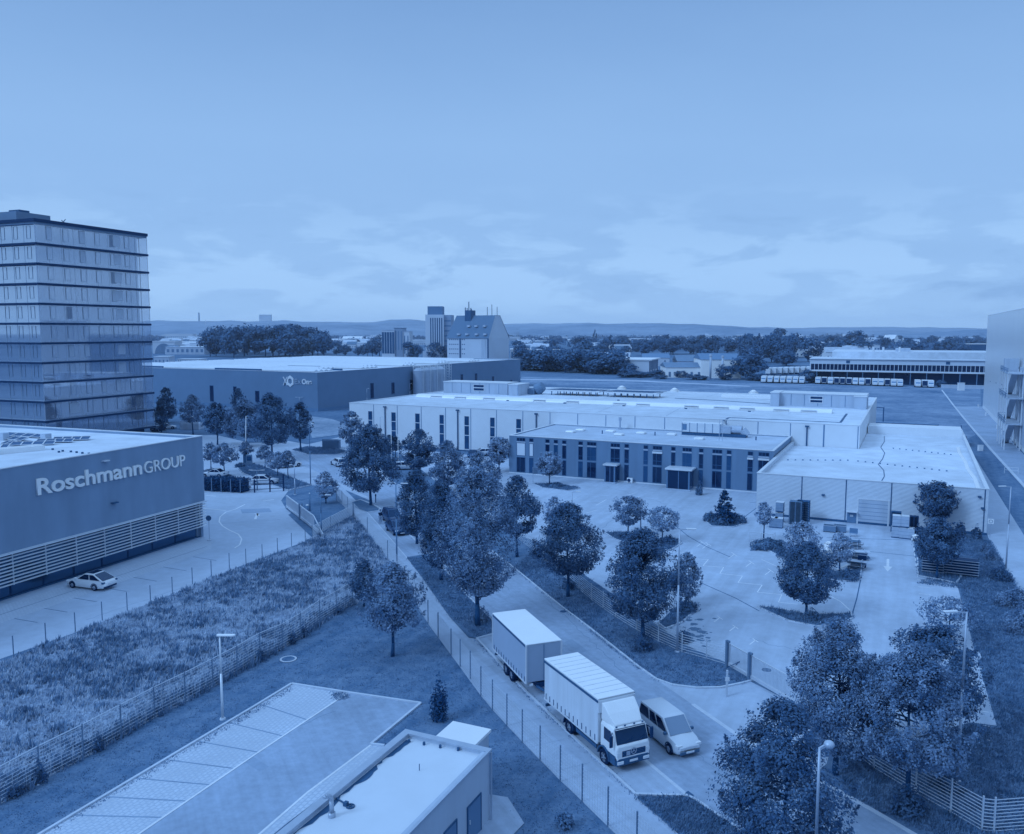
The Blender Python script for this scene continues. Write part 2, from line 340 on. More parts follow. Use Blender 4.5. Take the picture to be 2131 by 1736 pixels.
# ================================================================== GROUND
def sheet(name, pts, z, m, kind='structure', raw=False, label=None):
    P = [p if raw else g(*p) for p in pts]
    mb = MB(); mb.poly([(p[0], p[1], z) for p in P])
    o = mb.build(name, m); me = o.data
    if me.polygons and me.polygons[0].normal.z < 0: me.flip_normals()
    return tag(o, label, kind=kind)
def strip(mb, pts, w, z0, z1, raw=False, mi=0):
    P = [Vector(p if raw else g(*p)).to_2d() for p in pts]
    for i, (a, b) in enumerate(zip(P, P[1:])):
        d = (b - a)
        if d.length < 1e-4: continue
        d.normalize(); n = Vector((-d.y, d.x)) * (w / 2)
        dz = 0.0007 * (i % 2)
        mb.prism([a - n, b - n, b + n, a + n], z0, z1 + dz, mi)
def kerb(pts, name='kerb', w=0.16, h=0.11, m=None, raw=False):
    mb = MB(); strip(mb, pts, w, 0.0, h, raw); return tag(mb.build(name, m or MT['kerb']), kind='structure')
def lines(name, segs, w, z=0.036, m=None, raw=False):
    mb = MB()
    for s in segs: strip(mb, s, w, z - 0.004, z, raw)
    return tag(mb.build(name, m or MT['paint']), kind='structure')
def disc(name, p, r, z, m, sx=1.0):
    mb = MB(); P = g(*p); mb.prism([(P[0] + r * math.cos(t / 16 * 2 * math.pi), P[1] + r * sx * math.sin(t / 16 * 2 * math.pi)) for t in range(16)], z - 0.02, z)
    return mb.build(name, m)

mb = MB(); n = 72; mb.poly([(6700 * math.cos(2 * math.pi * i / n), 6700 * math.sin(2 * math.pi * i / n), 0) for i in range(n)])
tag(mb.build('ground', MT['land']), kind='structure')
# near grassland of the business park
sheet('grass', [(-2600, 2100), (3200, 2100), (2700, 780), (1800, 776), (1083, 775), (-500, 775)], 0.004, MT['lawn'])
sheet('field', [(1085, 784), (1700, 800), (2040, 806), (2042, 846), (1985, 846), (2030, 905), (1990, 925), (1780, 905), (1300, 806), (1085, 800)], 0.008, MT['field'])
# the road, its bay and its pavements
ROAD_R = [(700, 930), (770, 965), (802, 998), (824.6, 1007.5), (855, 1022), (960, 1098), (1067, 1180.8), (1126, 1229), (1169, 1264), (1226.6, 1307.5), (1328.8, 1388.8), (1359, 1410), (1442, 1466.5), (1534, 1530), (1640, 1592), (1747, 1647.5), (1831, 1695.6), (1900, 1736), (2150, 1880)]
ROAD_L = [(560, 945), (620, 965), (683, 992), (705, 1005.7), (766.5, 1035.6), (778, 1047), (792, 1060), (848, 1110), (905, 1163), (972, 1240), (1030, 1297), (1347, 1586), (1442, 1662.5), (1549.5, 1736.5), (1760, 1890)]
sheet('road', ROAD_R + ROAD_L[::-1], 0.012, MT['asphalt'])
WALK_L = [(690, 1010), (712, 1045), (736.6, 1075.5), (807.7, 1162.8), (855, 1232), (891, 1298.6), (939, 1364), (1001, 1449), (1055, 1510.6), (1124, 1582.8), (1211.5, 1668.5), (1280.7, 1736.5), (1400, 1850)]
WALK_R = [(706, 1007), (765, 1066.8), (846, 1160), (882, 1207), (937, 1286), (975.5, 1328), (992, 1330), (1097, 1443), (1181.4, 1524), (1322.8, 1655), (1407, 1731.7), (1530, 1850)]
sheet('pavement', WALK_R + WALK_L[::-1], 0.02, MT['walk'])
sheet('parking_bay', [(765, 1066.8), (810, 1052), (826, 1072), (905, 1150), (846, 1160)], 0.016, MT['asphalt'])
sheet('parking_bay', [(992, 1330), (1048, 1315), (1347, 1586), (1431, 1658), (1322.8, 1655), (1181, 1524), (1097, 1443)], 0.016, MT['walk'])
# drive from the road to the gate
sheet('driveway', [(1359, 1410), (1380, 1419), (1450, 1429), (1520, 1429), (1560, 1418), (1624, 1450), (1700, 1500), (1735, 1540), (1720, 1590), (1690, 1618), (1640, 1594), (1534, 1532), (1442, 1467.5)], 0.015, MT['yard'])
# big yard in front of the hall
sheet('yard', [(727, 930), (760, 926), (1059, 955), (1059, 970), (1400, 1000), (1577, 1012), (1700, 1050), (1900, 1092), (1903, 1140), (1908, 1200), (1974, 1212), (1993, 1222), (2004, 1262), (2027, 1350), (2074, 1511), (2020, 1504), (1830, 1556), (1700, 1500), (1624, 1440), (1512, 1380), (1430, 1345), (1290, 1247), (1215, 1196), (1125, 1132), (1060, 1105), (1000, 1075), (945, 1035), (880, 980), (830, 942)], 0.018, MT['yard'])
# works yard on the left and the road junction behind it
sheet('works_yard', [(-420, 1540), (0, 1372), (157, 1317), (359, 1237), (512, 1174), (635, 1127), (664, 1118), (596, 1060), (585, 1042), (600, 1022), (560, 1026), (500, 1029), (424, 1020), (300, 1100), (-420, 1240)], 0.014, MT['yard2'])
sheet('forecourt', [(330, 905), (470, 906), (560, 925), (600, 918), (640, 925), (727, 905), (727, 940), (790, 975), (855, 1022), (800, 1062), (766, 1040), (700, 1012), (640, 1010), (600, 1022), (560, 1026), (500, 1029), (424, 1020), (424, 960), (330, 920)], 0.010, MT['yard2'])
sheet('paved_strip', [(-60, 1325), (0, 1298), (120, 1258), (300, 1195), (440, 1143), (440, 1128), (428, 1124), (240, 1187), (0, 1262), (-60, 1285)], 0.020, MT['paver'])
# path and road on the right
def ext(a, b, L):
    A, B = Vector(g(*a)), Vector(g(*b)); d = (B - A).normalized(); return tuple(B + d * L)
sheet('side_path', [g(1975, 905), g(1997, 905), g(2027, 948.7), g(2131, 1114), ext((2027, 948.7), (2131, 1114), 110), ext((2058, 1122), (2131, 1245), 95), g(2131, 1245), g(2058, 1122)], 0.012, MT['yard2'], raw=True)
sheet('access_road', [g(1985, 846), g(2045, 846), g(2111, 925), ext((2045, 849), (2111, 921), 130), ext((2060, 934), (2131, 1012), 110), g(2131, 1012), g(2028, 897)], 0.012, MT['asphalt'], raw=True)
kerb([(1960, 812), (1985, 845), (2006, 871), (2028, 897), (2046, 917), (2060, 934), (2131, 1012), (2200, 1088)], w=0.5, h=0.12)
sheet('field_path', [(1083, 789), (1300, 790.5), (1560, 803), (1560, 805), (1300, 793), (1083, 791)], 0.016, MT['yard2'])
# parking yard in the foreground
PK = [(606.9, 1424.3), (875.6, 1465), (772.2, 1550), (801.5, 1553.5), (720, 1620), (541, 1737), (300, 1890), (-150, 1890), (86, 1736.5), (461.6, 1512), (531, 1470.8)]
sheet('parking_yard', PK, 0.014, MT['asphalt'])
sheet('grid_paving', [(606.9, 1425), (720.6, 1445), (531, 1570.7), (289.4, 1736), (60, 1890), (-140, 1890), (86, 1737.5), (461.6, 1513), (531, 1471.8)], 0.022, MT['paver'])
sheet('grid_paving', [(772.2, 1551), (800, 1554.5), (740, 1606), (600, 1712), (541, 1760), (450, 1840), (380, 1840), (541.4, 1736), (640, 1650)], 0.022, MT['paver'])
kerb([(-150, 1893), (86, 1736.5), (461.6, 1512), (531, 1470.8), (606.9, 1424.3), (720, 1442), (875.6, 1465), (772.2, 1550), (800, 1553.5)])
lines('parking_line', [[(720.6, 1445), (531, 1570.7), (289.4, 1736), (60, 1895)], [(772, 1551), (640, 1650), (541, 1736), (400, 1836)]], 0.13, 0.03)
# grass jutting up through the grid pavers and bay joints
bay = []
for a, b in (((531, 1471), (531, 1570)),): pass
for k in range(7):
    t = k / 7.0
    A = (540 - 455 * t * 1.0, 1466 + 270 * t); B = (640 - 351 * t, 1499 + 237 * t)
    bay.append([A, B])
lines('bay_joint', bay, 0.10, 0.0285, mat('paver_seam', 92, 0.1, 3.0))
# kerbs of the road
kerb(ROAD_R[4:11]); kerb(ROAD_R[12:], w=0.3, h=0.035); kerb([(1328.8, 1388.8), (1366, 1415), (1400, 1427), (1450, 1433), (1500, 1432), (1540, 1424), (1575, 1415)])
kerb(ROAD_R[2:5])
kerb(WALK_R[1:3] + [(848, 1162)], w=0.12, h=0.035); kerb([(992, 1330), (1097, 1443), (1181.4, 1524), (1322.8, 1655), (1431, 1658), (1450, 1668), (1549.5, 1736.5), (1700, 1850)])
kerb([(972, 1240), (1030, 1297), (1048, 1315), (992, 1330)]); kerb([(848, 1110), (905, 1163), (972, 1240)]); kerb(ROAD_L[2:5], w=0.12, h=0.03)
lines('gutter_line', [[(1347, 1586), (1431, 1656)], [(1048, 1316), (1347, 1586)]], 0.22, 0.022, MT['kerb'])
# verges with trees
sheet('verge', [(848, 1162), (905, 1163), (972, 1240), (1030, 1297), (1048, 1315), (992, 1330), (975.5, 1327), (937, 1285), (882, 1206)], 0.06, MT['verge'])
sheet('verge', [(1324, 1661), (1431, 1660), (1450, 1670), (1549.5, 1738), (1700, 1852), (1530, 1850), (1407, 1731.7)], 0.06, MT['verge'])
sheet('verge', [(718, 1050), (750, 1041), (776, 1052), (790, 1063), (765, 1066)], 0.06, MT['bed'])
kerb([(718, 1050), (750, 1041), (776, 1050), (793, 1060), (788, 1064), (765, 1067)])
sheet('verge', [(806, 1001), (826, 1009), (857, 1024), (960, 1100), (1067, 1182), (1126, 1230), (1169, 1265), (1226.6, 1308.5), (1328.8, 1389.8), (1366, 1416), (1450, 1432), (1540, 1423), (1560, 1416), (1512, 1392), (1419, 1347), (1290, 1249), (1215, 1198), (1125, 1134), (1060, 1107), (1000, 1077), (945, 1037), (880, 982), (830, 962)], 0.03, MT['lawn'])
# planted islands
ISL = []
def island(pts, h=0.09, m=None, kw=0.16):
    ISL.append((pts, h))
    kerb(pts + [pts[0]], w=kw, h=h + 0.03)
    return sheet('planted_island', pts, h, m or MT['bed'])
island([(1110, 1008), (1150, 1007), (1200, 1014), (1207, 1018), (1180, 1022), (1130, 1016)])
island([(1257, 1109), (1300, 1108), (1330, 1113), (1338, 1122), (1299, 1130), (1280, 1123)])
island([(1368, 1124), (1390, 1120), (1412, 1124), (1418, 1132), (1395, 1146), (1375, 1146)])
island([(1400, 1268), (1430, 1255), (1453, 1266), (1420, 1296), (1385, 1310), (1370, 1298)])
island([(1576, 1264), (1600, 1265), (1677, 1279), (1752, 1279), (1771, 1276), (1774, 1287), (1752, 1300), (1700, 1305), (1640, 1293)])
island([(1461, 1078), (1475, 1071), (1540, 1072), (1552, 1078), (1547, 1091), (1525, 1098), (1480, 1096)])
island([(1562, 1129), (1590, 1124), (1625, 1128), (1650, 1150), (1690, 1172), (1740, 1190), (1780, 1186), (1797, 1148), (1799, 1150), (1790, 1203), (1770, 1210), (1740, 1210), (1660, 1175), (1625, 1160)])
island([(1909, 1160), (1994, 1163), (2000, 1200), (1990, 1215), (1974, 1211), (1910, 1199)])
island([(2020, 1357), (2036, 1361), (2040, 1372), (1994, 1366), (1990, 1359)])
island([(489, 969), (518, 964), (545, 970), (582, 985), (648, 1010), (600, 1021), (555, 1007), (505, 985)])
island([(607, 937), (640, 930), (692, 933), (725, 940), (700, 947), (640, 946)])
island([(424, 986), (450, 983), (480, 990), (498, 998), (424, 1000)])
sheet('planted_island', [(648, 1118), (733, 1068), (722, 1050), (680, 1045), (640, 1049), (600, 1072)], 0.03, MT['bed'])
sheet('grass_bank', [(645, 866), (690, 872), (727, 885), (724, 902), (650, 912), (640, 890)], 0.03, MT['meadow'])
sheet('grass_bank', [(360, 900), (440, 903), (520, 922), (600, 920), (560, 905), (460, 892), (360, 888)], 0.03, MT['lawn'])
# yard joints, painted bays and the arrow
lines('yard_joint', [[(1605, 1011 + 30), (1560, 1047)], [(1605, 1035), (1544, 1080)], [(1405, 1094), (1433, 1117), (1470, 1138), (1520, 1160)], [(1460, 1214), (1530, 1245), (1580, 1272)], [(1791, 1207), (1783, 1246), (1774, 1277)], [(1797, 1148), (1790, 1205)], [(1797, 1147), (1905, 1158)], [(1720, 1119), (1900, 1125)]], 0.10, 0.024, MT['joint'])
zig = [(1385, 1149), (1441, 1151), (1432, 1163), (1474, 1165), (1463, 1178), (1506, 1181), (1498, 1194), (1545, 1199), (1536, 1213), (1586, 1218), (1576, 1233), (1627, 1238), (1620, 1254), (1660, 1258)]
tees = [(1494, 1290), (1526, 1309), (1568, 1337), (1524, 1158), (1560, 1175), (1600, 1192), (1470, 1137), (1458, 1133)]
sg = [zig, [(1728, 1241), (1750, 1253), (1768, 1270), (1773, 1280)], [(1585, 1165), (1630, 1185)], [(1240, 1052), (1262, 1040)], [(1220, 1068), (1242, 1062)], [(1300, 1033), (1322, 1026)], [(1180, 1045), (1200, 1036)], [(1245, 1158), (1265, 1163)], [(1275, 1172), (1290, 1176)]]
for (x, y) in tees: sg += [[(x - 8, y + 5), (x + 4, y - 4)], [(x - 2, y - 8), (x + 10, y)]]
for k in range(5): sg.append([(1908 + k * 2.2, 1207 + k * 14.5), (1932 + k * 2.2, 1209 + k * 14.5)])
for k in range(2): sg.append([(1980, 1230 + k * 15), (1996, 1231 + k * 15)])
for k in range(6): sg.append([(2022 + k * 8 - 2 * k, 1425 + k * 30 - 35), (2052 + k * 4.4 - 8, 1428 + k * 30 - 35)])
for k in range(6): sg.append([(1902 + k * 1.4, 1140 + k * 11), (1902.6 + k * 1.4, 1146 + k * 11)])
lines('parking_marking', sg, 0.09, 0.024)
A = g(1848, 1164); B = g(1847, 1190); d = (Vector(B) - Vector(A)).normalized(); nn = Vector((-d.y, d.x))
mb = MB(); a, b = Vector(A), Vector(B); t = a + d * (b - a).length * 0.6
mb.prism([a - nn * 0.13, t - nn * 0.13, t + nn * 0.13, a + nn * 0.13], 0.02, 0.024)
mb.prism([t - nn * 0.42, b, t + nn * 0.42], 0.02, 0.0245); tag(mb.build('arrow_marking', MT['paint']), kind='structure')
lines('lane_marking', [[(510, 1050), (490, 1060), (470, 1066), (458, 1076), (456, 1086), (463, 1095), (478, 1104), (496, 1112), (503, 1122), (499, 1134), (488, 1141)], [(426, 1031), (449, 1033)], [(424, 1058), (470, 1063)], [(547, 1043), (570, 1040)]], 0.16, 0.02)
lines('arrow_marking', [[(531, 1081), (536, 1069)], [(536, 1069), (530, 1070)], [(536, 1069), (538, 1074)]], 0.3, 0.021)
lines('bay_joint', [[(30 + k * 62, 1288 - k * 21.5), (78 + k * 62, 1296 - k * 21.5)] for k in range(7)] + [[(0, 1280), (430, 1138)]], 0.07, 0.024, mat('bay_seam', 66, 0.1, 3.0))
for (p, r) in (((1172, 1273), 0.28), ((1578, 1389), 0.0), ((1460, 1660), 0.0), ((1595, 1395), 0.35)):
    if r: tag(disc('manhole_cover', p, r, 0.03, MT['dgr']), kind='structure')
for p in ((1428, 1656), (1441, 1655)): pass
mb = MB(); P = g(1457, 1787 - 0); 
q = [g(1426, 1651), g(1438, 1660), g(1444, 1656), g(1432, 1647)]; mb.prism(q, 0.02, 0.034); tag(mb.build('drain_grate', MT['dgr']), kind='structure')
# worn patch where leaves lie on the yard
mb = MB()
for k in range(70):
    P = g(1440 + R.gauss(0, 22), 1318 + R.gauss(0, 16)); r = abs(R.gauss(0.0, 0.16)) + 0.05
    mb.prism([(P[0] + r * (0.7 + 0.6 * R.random()) * math.cos(i), P[1] + r * (0.6 + 0.6 * R.random()) * math.sin(i)) for i in range(6)], 0.0185, 0.0215 + 0.00012 * k)
tag(mb.build('fallen_leaves', mat('leaf_litter', 66, 0.2, 6.0)), kind='stuff')
tag(disc('manhole_ring', (600, 1372.5), 0.62, 0.05, MT['kerb']), kind='structure'); tag(disc('manhole_cover', (600, 1372.5), 0.47, 0.06, MT['lawn']), kind='structure')
# low earth mound at lower left of the drive behind the trees
# wear: repair patches, cracks and slab joints
PATCH = mat('repair_patch', 97, .08, 2.0, .95); SEAM = mat('crack_filler', 84, .1, 3.0, .9)
def patch(name, D, z, m=PATCH): sheet(name, D, z, m)
patch('road_patch', [(1190, 1330), (1222, 1354), (1206, 1362), (1174, 1337)], .0135); patch('road_patch', [(1500, 1600), (1560, 1645), (1535, 1655), (1478, 1608)], .0135); patch('road_patch', [(860, 1062), (880, 1078), (872, 1081), (852, 1064)], .0135)
patch('yard_patch', [(500, 1060), (560, 1058), (566, 1066), (504, 1069)], .0155); patch('yard_patch', [(470, 1540), (560, 1596), (540, 1606), (448, 1549)], .0155)
rc_ = random.Random(12)
def crack(a, b, n, amp, z, w=.035):
    A, B = Vector(g(*a)), Vector(g(*b)); d = B - A; nn = Vector((-d.y, d.x)).normalized(); P = [A.lerp(B, k / n) + nn * (rc_.uniform(-amp, amp) if 0 < k < n else 0) for k in range(n + 1)]; lines('pavement_crack', [[tuple(p) for p in P]], w, z, SEAM, raw=True)
for a, b in (((1130, 1240), (1300, 1400)), ((1240, 1400), (1420, 1560)), ((1440, 1560), (1600, 1690)), ((930, 1120), (1060, 1230))): crack(a, b, 26, .18, .0165)
for a, b in (((1255, 1010), (1420, 1060)), ((1610, 1210), (1720, 1240)), ((1300, 1060), (1230, 1120)), ((1560, 1330), (1720, 1370)), ((1850, 1330), (1960, 1400))): crack(a, b, 18, .3, .0225)
for a, b in (((300, 1640), (700, 1480)), ((455, 1090), (600, 1080)), ((180, 1290), (420, 1210))): crack(a, b, 20, .14, .0185)
W_L = [Vector(g(*p)) for p in ((736.6, 1075.5), (855, 1232), (939, 1364), (1055, 1510.6), (1211.5, 1668.5))]
for a, b in zip(W_L, W_L[1:]):
    d = (b - a); k = 0
    while k < d.length - 1.5:
        p = a + d.normalized() * k; nn = Vector((-d.y, d.x)).normalized(); nn = nn if nn.x > 0 else -nn; lines('slab_joint', [[tuple(p + nn * .15), tuple(p + nn * 2.35)]], .025, .0245, PATCH, raw=True); k += 3.0
# ------------------------------------------------------------------ hills
def hills(name, x0, x1, prof, dist, width, m):
    """a ridge whose crest is at prof(x) of the skyline, sloping down to the plain on both sides"""
    mb = MB(); nx = 90; rows = 9; vs = []
    for i in range(nx + 1):
        x = x0 + (x1 - x0) * i / nx; r = ray(x, HZ); k = 1.0 / r[1]
        top = CAMH + (HZ - prof(x)) / F * dist
        for j in range(rows):
            t = j / (rows - 1); D = dist + (t - 0.45) * width
            hgt = top * (math.sin(math.pi * min(1, t / 0.9)) ** 1.2 if t < 0.9 else 0.0) * (1 + 0.06 * math.sin(x * 0.05 + t * 9))
            if j == 4: hgt = max(hgt, top)
            vs.append((r[0] * k * D, D, max(hgt, -2.0)))
    fs = [(i * rows + j, (i + 1) * rows + j, (i + 1) * rows + j + 1, i * rows + j + 1) for i in range(nx) for j in range(rows - 1)]
    mb.add(vs, fs); return tag(mb.build(name, m, smooth=True), kind='structure')
def interp(pts):
    def f(x):
        if x <= pts[0][0]: return pts[0][1]
        for (a, ya), (b, yb) in zip(pts, pts[1:]):
            if x <= b: return ya + (yb - ya) * (x - a) / (b - a) + 0.5 * math.sin(x * 0.09) + 0.35 * math.sin(x * 0.23 + 1)
        return pts[-1][1]
    return f
hills('hills', -600, 2750, interp([(-600, 672), (320, 668), (500, 669), (580, 668), (760, 672), (800, 668), (838, 664), (880, 668), (1000, 676), (1080, 674), (1200, 673), (1300, 674), (1380, 673), (1440, 675), (1560, 681), (1650, 683), (1750, 681), (1850, 681), (1960, 682), (2060, 684), (2750, 680)]), 5200, 2600, MT['hill'])
hills('hills', 1080, 1720, interp([(1080, 684), (1200, 677), (1290, 674), (1380, 673.5), (1440, 676), (1540, 680), (1600, 685), (1720, 692)]), 4000, 1600, MT['hill'])
hills('hills', 1820, 2700, interp([(1820, 694), (1900, 694), (1950, 691), (2000, 688), (2060, 685), (2300, 682), (2700, 684)]), 2500, 900, MT['hill'])
hills('hills', -600, 900, interp([(-600, 676), (320, 678), (430, 676), (520, 677), (600, 674), (700, 678), (800, 684), (900, 690)]), 3900, 1500, MT['hill'])
# ================================================================== BUILDINGS
class Frame:
    """a building's own axes: origin at the front left bottom corner, x along the front, y into the building"""
    def __init__(s, P, d): 
        l = math.hypot(*d); s.P = P; s.d = (d[0] / l, d[1] / l); s.n = (-s.d[1], s.d[0]); s.a = math.atan2(s.d[1], s.d[0])
    def w(s, x, y): return (s.P[0] + s.d[0] * x + s.n[0] * y, s.P[1] + s.d[1] * x + s.n[1] * y)
    def l(s, p): 
        q = (p[0] - s.P[0], p[1] - s.P[1]); return (q[0] * s.d[0] + q[1] * s.d[1], q[0] * s.n[0] + q[1] * s.n[1])
    def front(s, px, py, y=0.0): return wall(px, py, s.w(0, y), s.d)          # -> x, z on an upright plane at depth y
    def side(s, px, py, x): return wall(px, py, s.w(x, 0), s.n)              # -> y, z on the end wall at x
    def top(s, px, py, z): return s.l(g(px, py, z))
    def root(s, name, label, cat, group=None): return empty(name, s.P + (0,), s.a, label, cat, group)
def ring(x0, x1, y0, y1, z0, z1, t=0.3):
    mb = MB(); mb.box(x0, x1, y0, y0 + t, z0, z1); mb.box(x0, x1, y1 - t, y1, z0, z1)
    mb.box(x0, x0 + t, y0 + t, y1 - t, z0, z1); mb.box(x1 - t, x1, y0 + t, y1 - t, z0, z1); return mb
def coping(x0, x1, y0, y1, z, t=0.45, h=0.08, o=0.06):
    return ring(x0 - o, x1 + o, y0 - o, y1 + o, z, z + h, t + o)
def slab(x0, x1, y0, y1, z0, z1): return MB().box(x0, x1, y0, y1, z0, z1)
def window(parent, x0, x1, z0, z1, y=0.0, fm=None, gm=None, fr=0.07, bars=(), name='window', out=0.035, hb=()):
    f = MB(); f.box(x0, x0 + fr, y - out, y + 0.05, z0, z1); f.box(x1 - fr, x1, y - out, y + 0.05, z0, z1)
    f.box(x0 + fr, x1 - fr, y - out, y + 0.05, z0, z0 + fr); f.box(x0 + fr, x1 - fr, y - out, y + 0.05, z1 - fr, z1)
    for b in bars: f.box(b - fr / 2, b + fr / 2, y - out, y + 0.05, z0 + fr, z1 - fr)
    for b in hb: f.box(x0 + fr, x1 - fr, y - out - 0.004, y + 0.05, b - fr / 2, b + fr / 2)
    o = f.build(name, fm or MT['dgr'], parent)
    MB().box(x0 + fr, x1 - fr, y - out * 0.4, y + 0.04, z0 + fr, z1 - fr).build('pane', gm or MT['glass'], o); return o

# ---- office and works with the big lettering -----------------------------------------------------
fr = Frame((-52.2, 54.7), (0.363, 0.932)); RH = 11.88
ro = fr.root('office_building', 'low blue-grey company building with raised name lettering above a band of pale louvres', 'building')
mb = MB(); mb.box(0, 45, 0, 0.35, 4.1, RH); mb.box(44.65, 45, 0.35, 40, 0, RH); mb.box(0, 45, 39.65, 40, 0, RH); mb.box(0, 0.35, 0.35, 39.65, 0, RH); mb.box(44.2, 44.65, 0.7, 1.2, 0, 4.1)
mb.build('wall', mat('slate_office_wall', 92, 0.035, 0.3, 0.7, big=0.06, hue=.93, streak=(2.5, 2.5, 14.)), ro)
slab(0.35, 44.65, 0.35, 39.65, RH - 0.45, RH - 0.25).build('roof', MT['roof'], ro)
coping(0, 45, 0, 40, RH, 0.35).build('coping', MT['alu'], ro)
slab(0.1, 44.9, 0.36, 0.9, 3.98, 4.1).build('soffit', MT['dgr'], ro)
nb = 13; bw_ = 44.0 / nb
for i in range(nb):
    window(ro, 0.3 + i * bw_, 0.3 + (i + 1) * bw_ - 0.02, 0.12, 3.95, 0.75, MT['dark'], glass_mat('shop_glass', 34, 0.45) if i == 0 else bpy.data.materials['shop_glass'], 0.09, out=0.05)
slab(0.1, 44.9, 0.55, 0.8, 0, 0.12).build('plinth', MT['dgr'], ro)
lv = MB()
for k in range(9):
    z = 1.42 + k * 0.315
    vs = [(0.05, -0.27, z), (44.95, -0.27, z), (44.95, -0.11, z + 0.05), (0.05, -0.11, z + 0.05)]
    lv.add(vs + [(p[0], p[1], p[2] + 0.045) for p in vs], [(0, 3, 2, 1), (4, 5, 6, 7), (0, 1, 5, 4), (1, 2, 6, 5), (2, 3, 7, 6), (3, 0, 4, 7)])
lo = lv.build('louvre_blades', MT['alu'], ro)
ps = MB()
for i in range(nb + 1): ps.box(0.1 + i * bw_ - 0.04, 0.1 + i * bw_ + 0.04, -0.055, 0.03, 1.3, 4.2)
ps.box(0.02, 44.98, -0.34, -0.002, 4.2, 4.34); ps.build('louvre_frame', MT['alu'], lo)
x0, zb = fr.front(76, 1031.4); x1, _ = fr.front(293.5, 989); _, zt = fr.front(76, 996.5); 
x2, zb2 = fr.front(299, 985.5); x3, zt2 = fr.front(382.5, 950.5)
LET = mat('pale_letters', 166, 0.02, 2.0, 0.5)
lettering('name_lettering', 'Roschmann', LET, ro, x0, x1, zb, zt, -0.02, bold=0.018, depth=0.09)
lettering('name_lettering', 'GROUP', LET, ro, x2, x3, zb, zb + (zt - zb) * 0.80, -0.02, bold=-0.004, depth=0.09)
for (px, py) in ((217, 959), (236, 1046)):
    x, z = fr.front(px, py); m_ = MB(); m_.box(x - 0.35, x + 0.35, -0.4, -0.02, z - 0.05, z + 0.06); m_.box(x - 0.05, x + 0.05, -0.02, 0.02, z - 0.03, z + 0.03)
    m_.build('wall_lamp', MT['alu'] if py < 1000 else MT['dgr'], ro)
for (ax, ay, bx_, by_, n) in ((4, 907.5, 82, 912, 4), (0, 914.5, 44, 918.5, 3), (0, 925.5, 20, 926.5, 2), (108, 918, 186, 916, 4), (72, 922.5, 150, 921, 4), (20, 928.5, 112, 926, 4), (0, 933.5, 16, 933, 1)):
    a = Vector(fr.top(ax, ay, RH - 0.2)); b = Vector(fr.top(bx_, by_, RH - 0.2)); u = (b - a); st_ = u / n; u.normalize(); v = Vector((-u.y, u.x))
    for k in range(n):
        p = a + st_ * k; q = p + st_ * 0.95; w_ = 1.0
        pts = [(p.x, p.y, RH - 0.12), (q.x, q.y, RH - 0.12), (q.x + v.x * w_, q.y + v.y * w_, RH + 0.12), (p.x + v.x * w_, p.y + v.y * w_, RH + 0.12)]
        pm = MB(); pm.add(pts + [(t[0], t[1], t[2] - 0.05) for t in pts], [(0, 1, 2, 3), (7, 6, 5, 4), (0, 4, 5, 1), (1, 5, 6, 2), (2, 6, 7, 3), (3, 7, 4, 0)])
        pm.build('solar_panel', MT['pv'], ro)
        fm = MB(); 
        for e0, e1 in ((0, 1), (1, 2), (2, 3), (3, 0)): fm.beam(Vector(pts[e0]) + Vector((0, 0, .02)), Vector(pts[e1]) + Vector((0, 0, .02)), 0.06)
        fm.build('panel_frame', MT['alu'], ro.children[-1])
a = fr.top(0, 992, RH); sk = MB(); p, q = fr.top(-60, 949, RH - 0.2), fr.top(88, 934.5, RH - 0.2)
sk.beam((p[0], p[1], RH - 0.0), (q[0], q[1], RH - 0.0), 1.6, 0.5); sk.build('roof_light', MT['skyl'], ro)
for (px, py) in ((109.7, 936.4), (122.6, 942), (130.6, 940), (147.6, 941.3), (159.5, 942.7), (171.5, 944.3), (185, 945.7)):
    x, y = fr.top(px, py, RH - 0.25); tt = MB(); tt.tube((x, y, RH - 0.25), (x, y, RH - 0.08), 0.12); tt.build('roof_outlet', MT['dgr'], ro)
for (px, py) in ((96, 918), (8, 916)):
    x, y = fr.top(px, py, RH - 0.25); tt = MB(); tt.box(x - .4, x + .4, y - .4, y + .4, RH - .25, RH + 0.6); tt.build('roof_vent', MT['roof2'], ro)

# ---- glass tower ----------------------------------------------------------------------------------
fr = Frame((-93.1, 166.8), (0.371, 0.928)); TL, TD, TZ = 28.4, 42.0, 45.6
to = fr.root('office_tower', 'tall glass office tower with dark projecting floor bands', 'office tower')
zs = [2.05 + 3.9 * k for k in range(11)]
for z in zs:
    bm_ = MB(); bm_.box(-.15, TL + .1, -.22, TD, z - 0.22, z + 0.18); o = bm_.build('floor_band', MT['band'], to)
    MB().box(-.1, TL + 0.05, -0.17, TD, z + 0.182, z + 0.24).build('band_ledge', MT['tin'], o)
rb = MB(); rb.box(-0.25, TL + 0.1, -0.25, TD, TZ - 0.35, TZ + 0.25); rb.build('roof_edge', MT['band'], to)
MB().box(0, TL, 0, TD, TZ - 0.75, TZ - 0.352).build('fascia', MT['tin'], to)
XI = TL - 2.3
tops = zs[1:] + [TZ - 0.53]
wx = [fr.front(28.0 + 0, 0)[0]] if False else []
for xx in (430, 568, 702, 830, 953, 1073):
    px = xx * 0.2493; s_ = fr.front(px, 500)[0]; wx.append(min(s_, XI - 0.9))
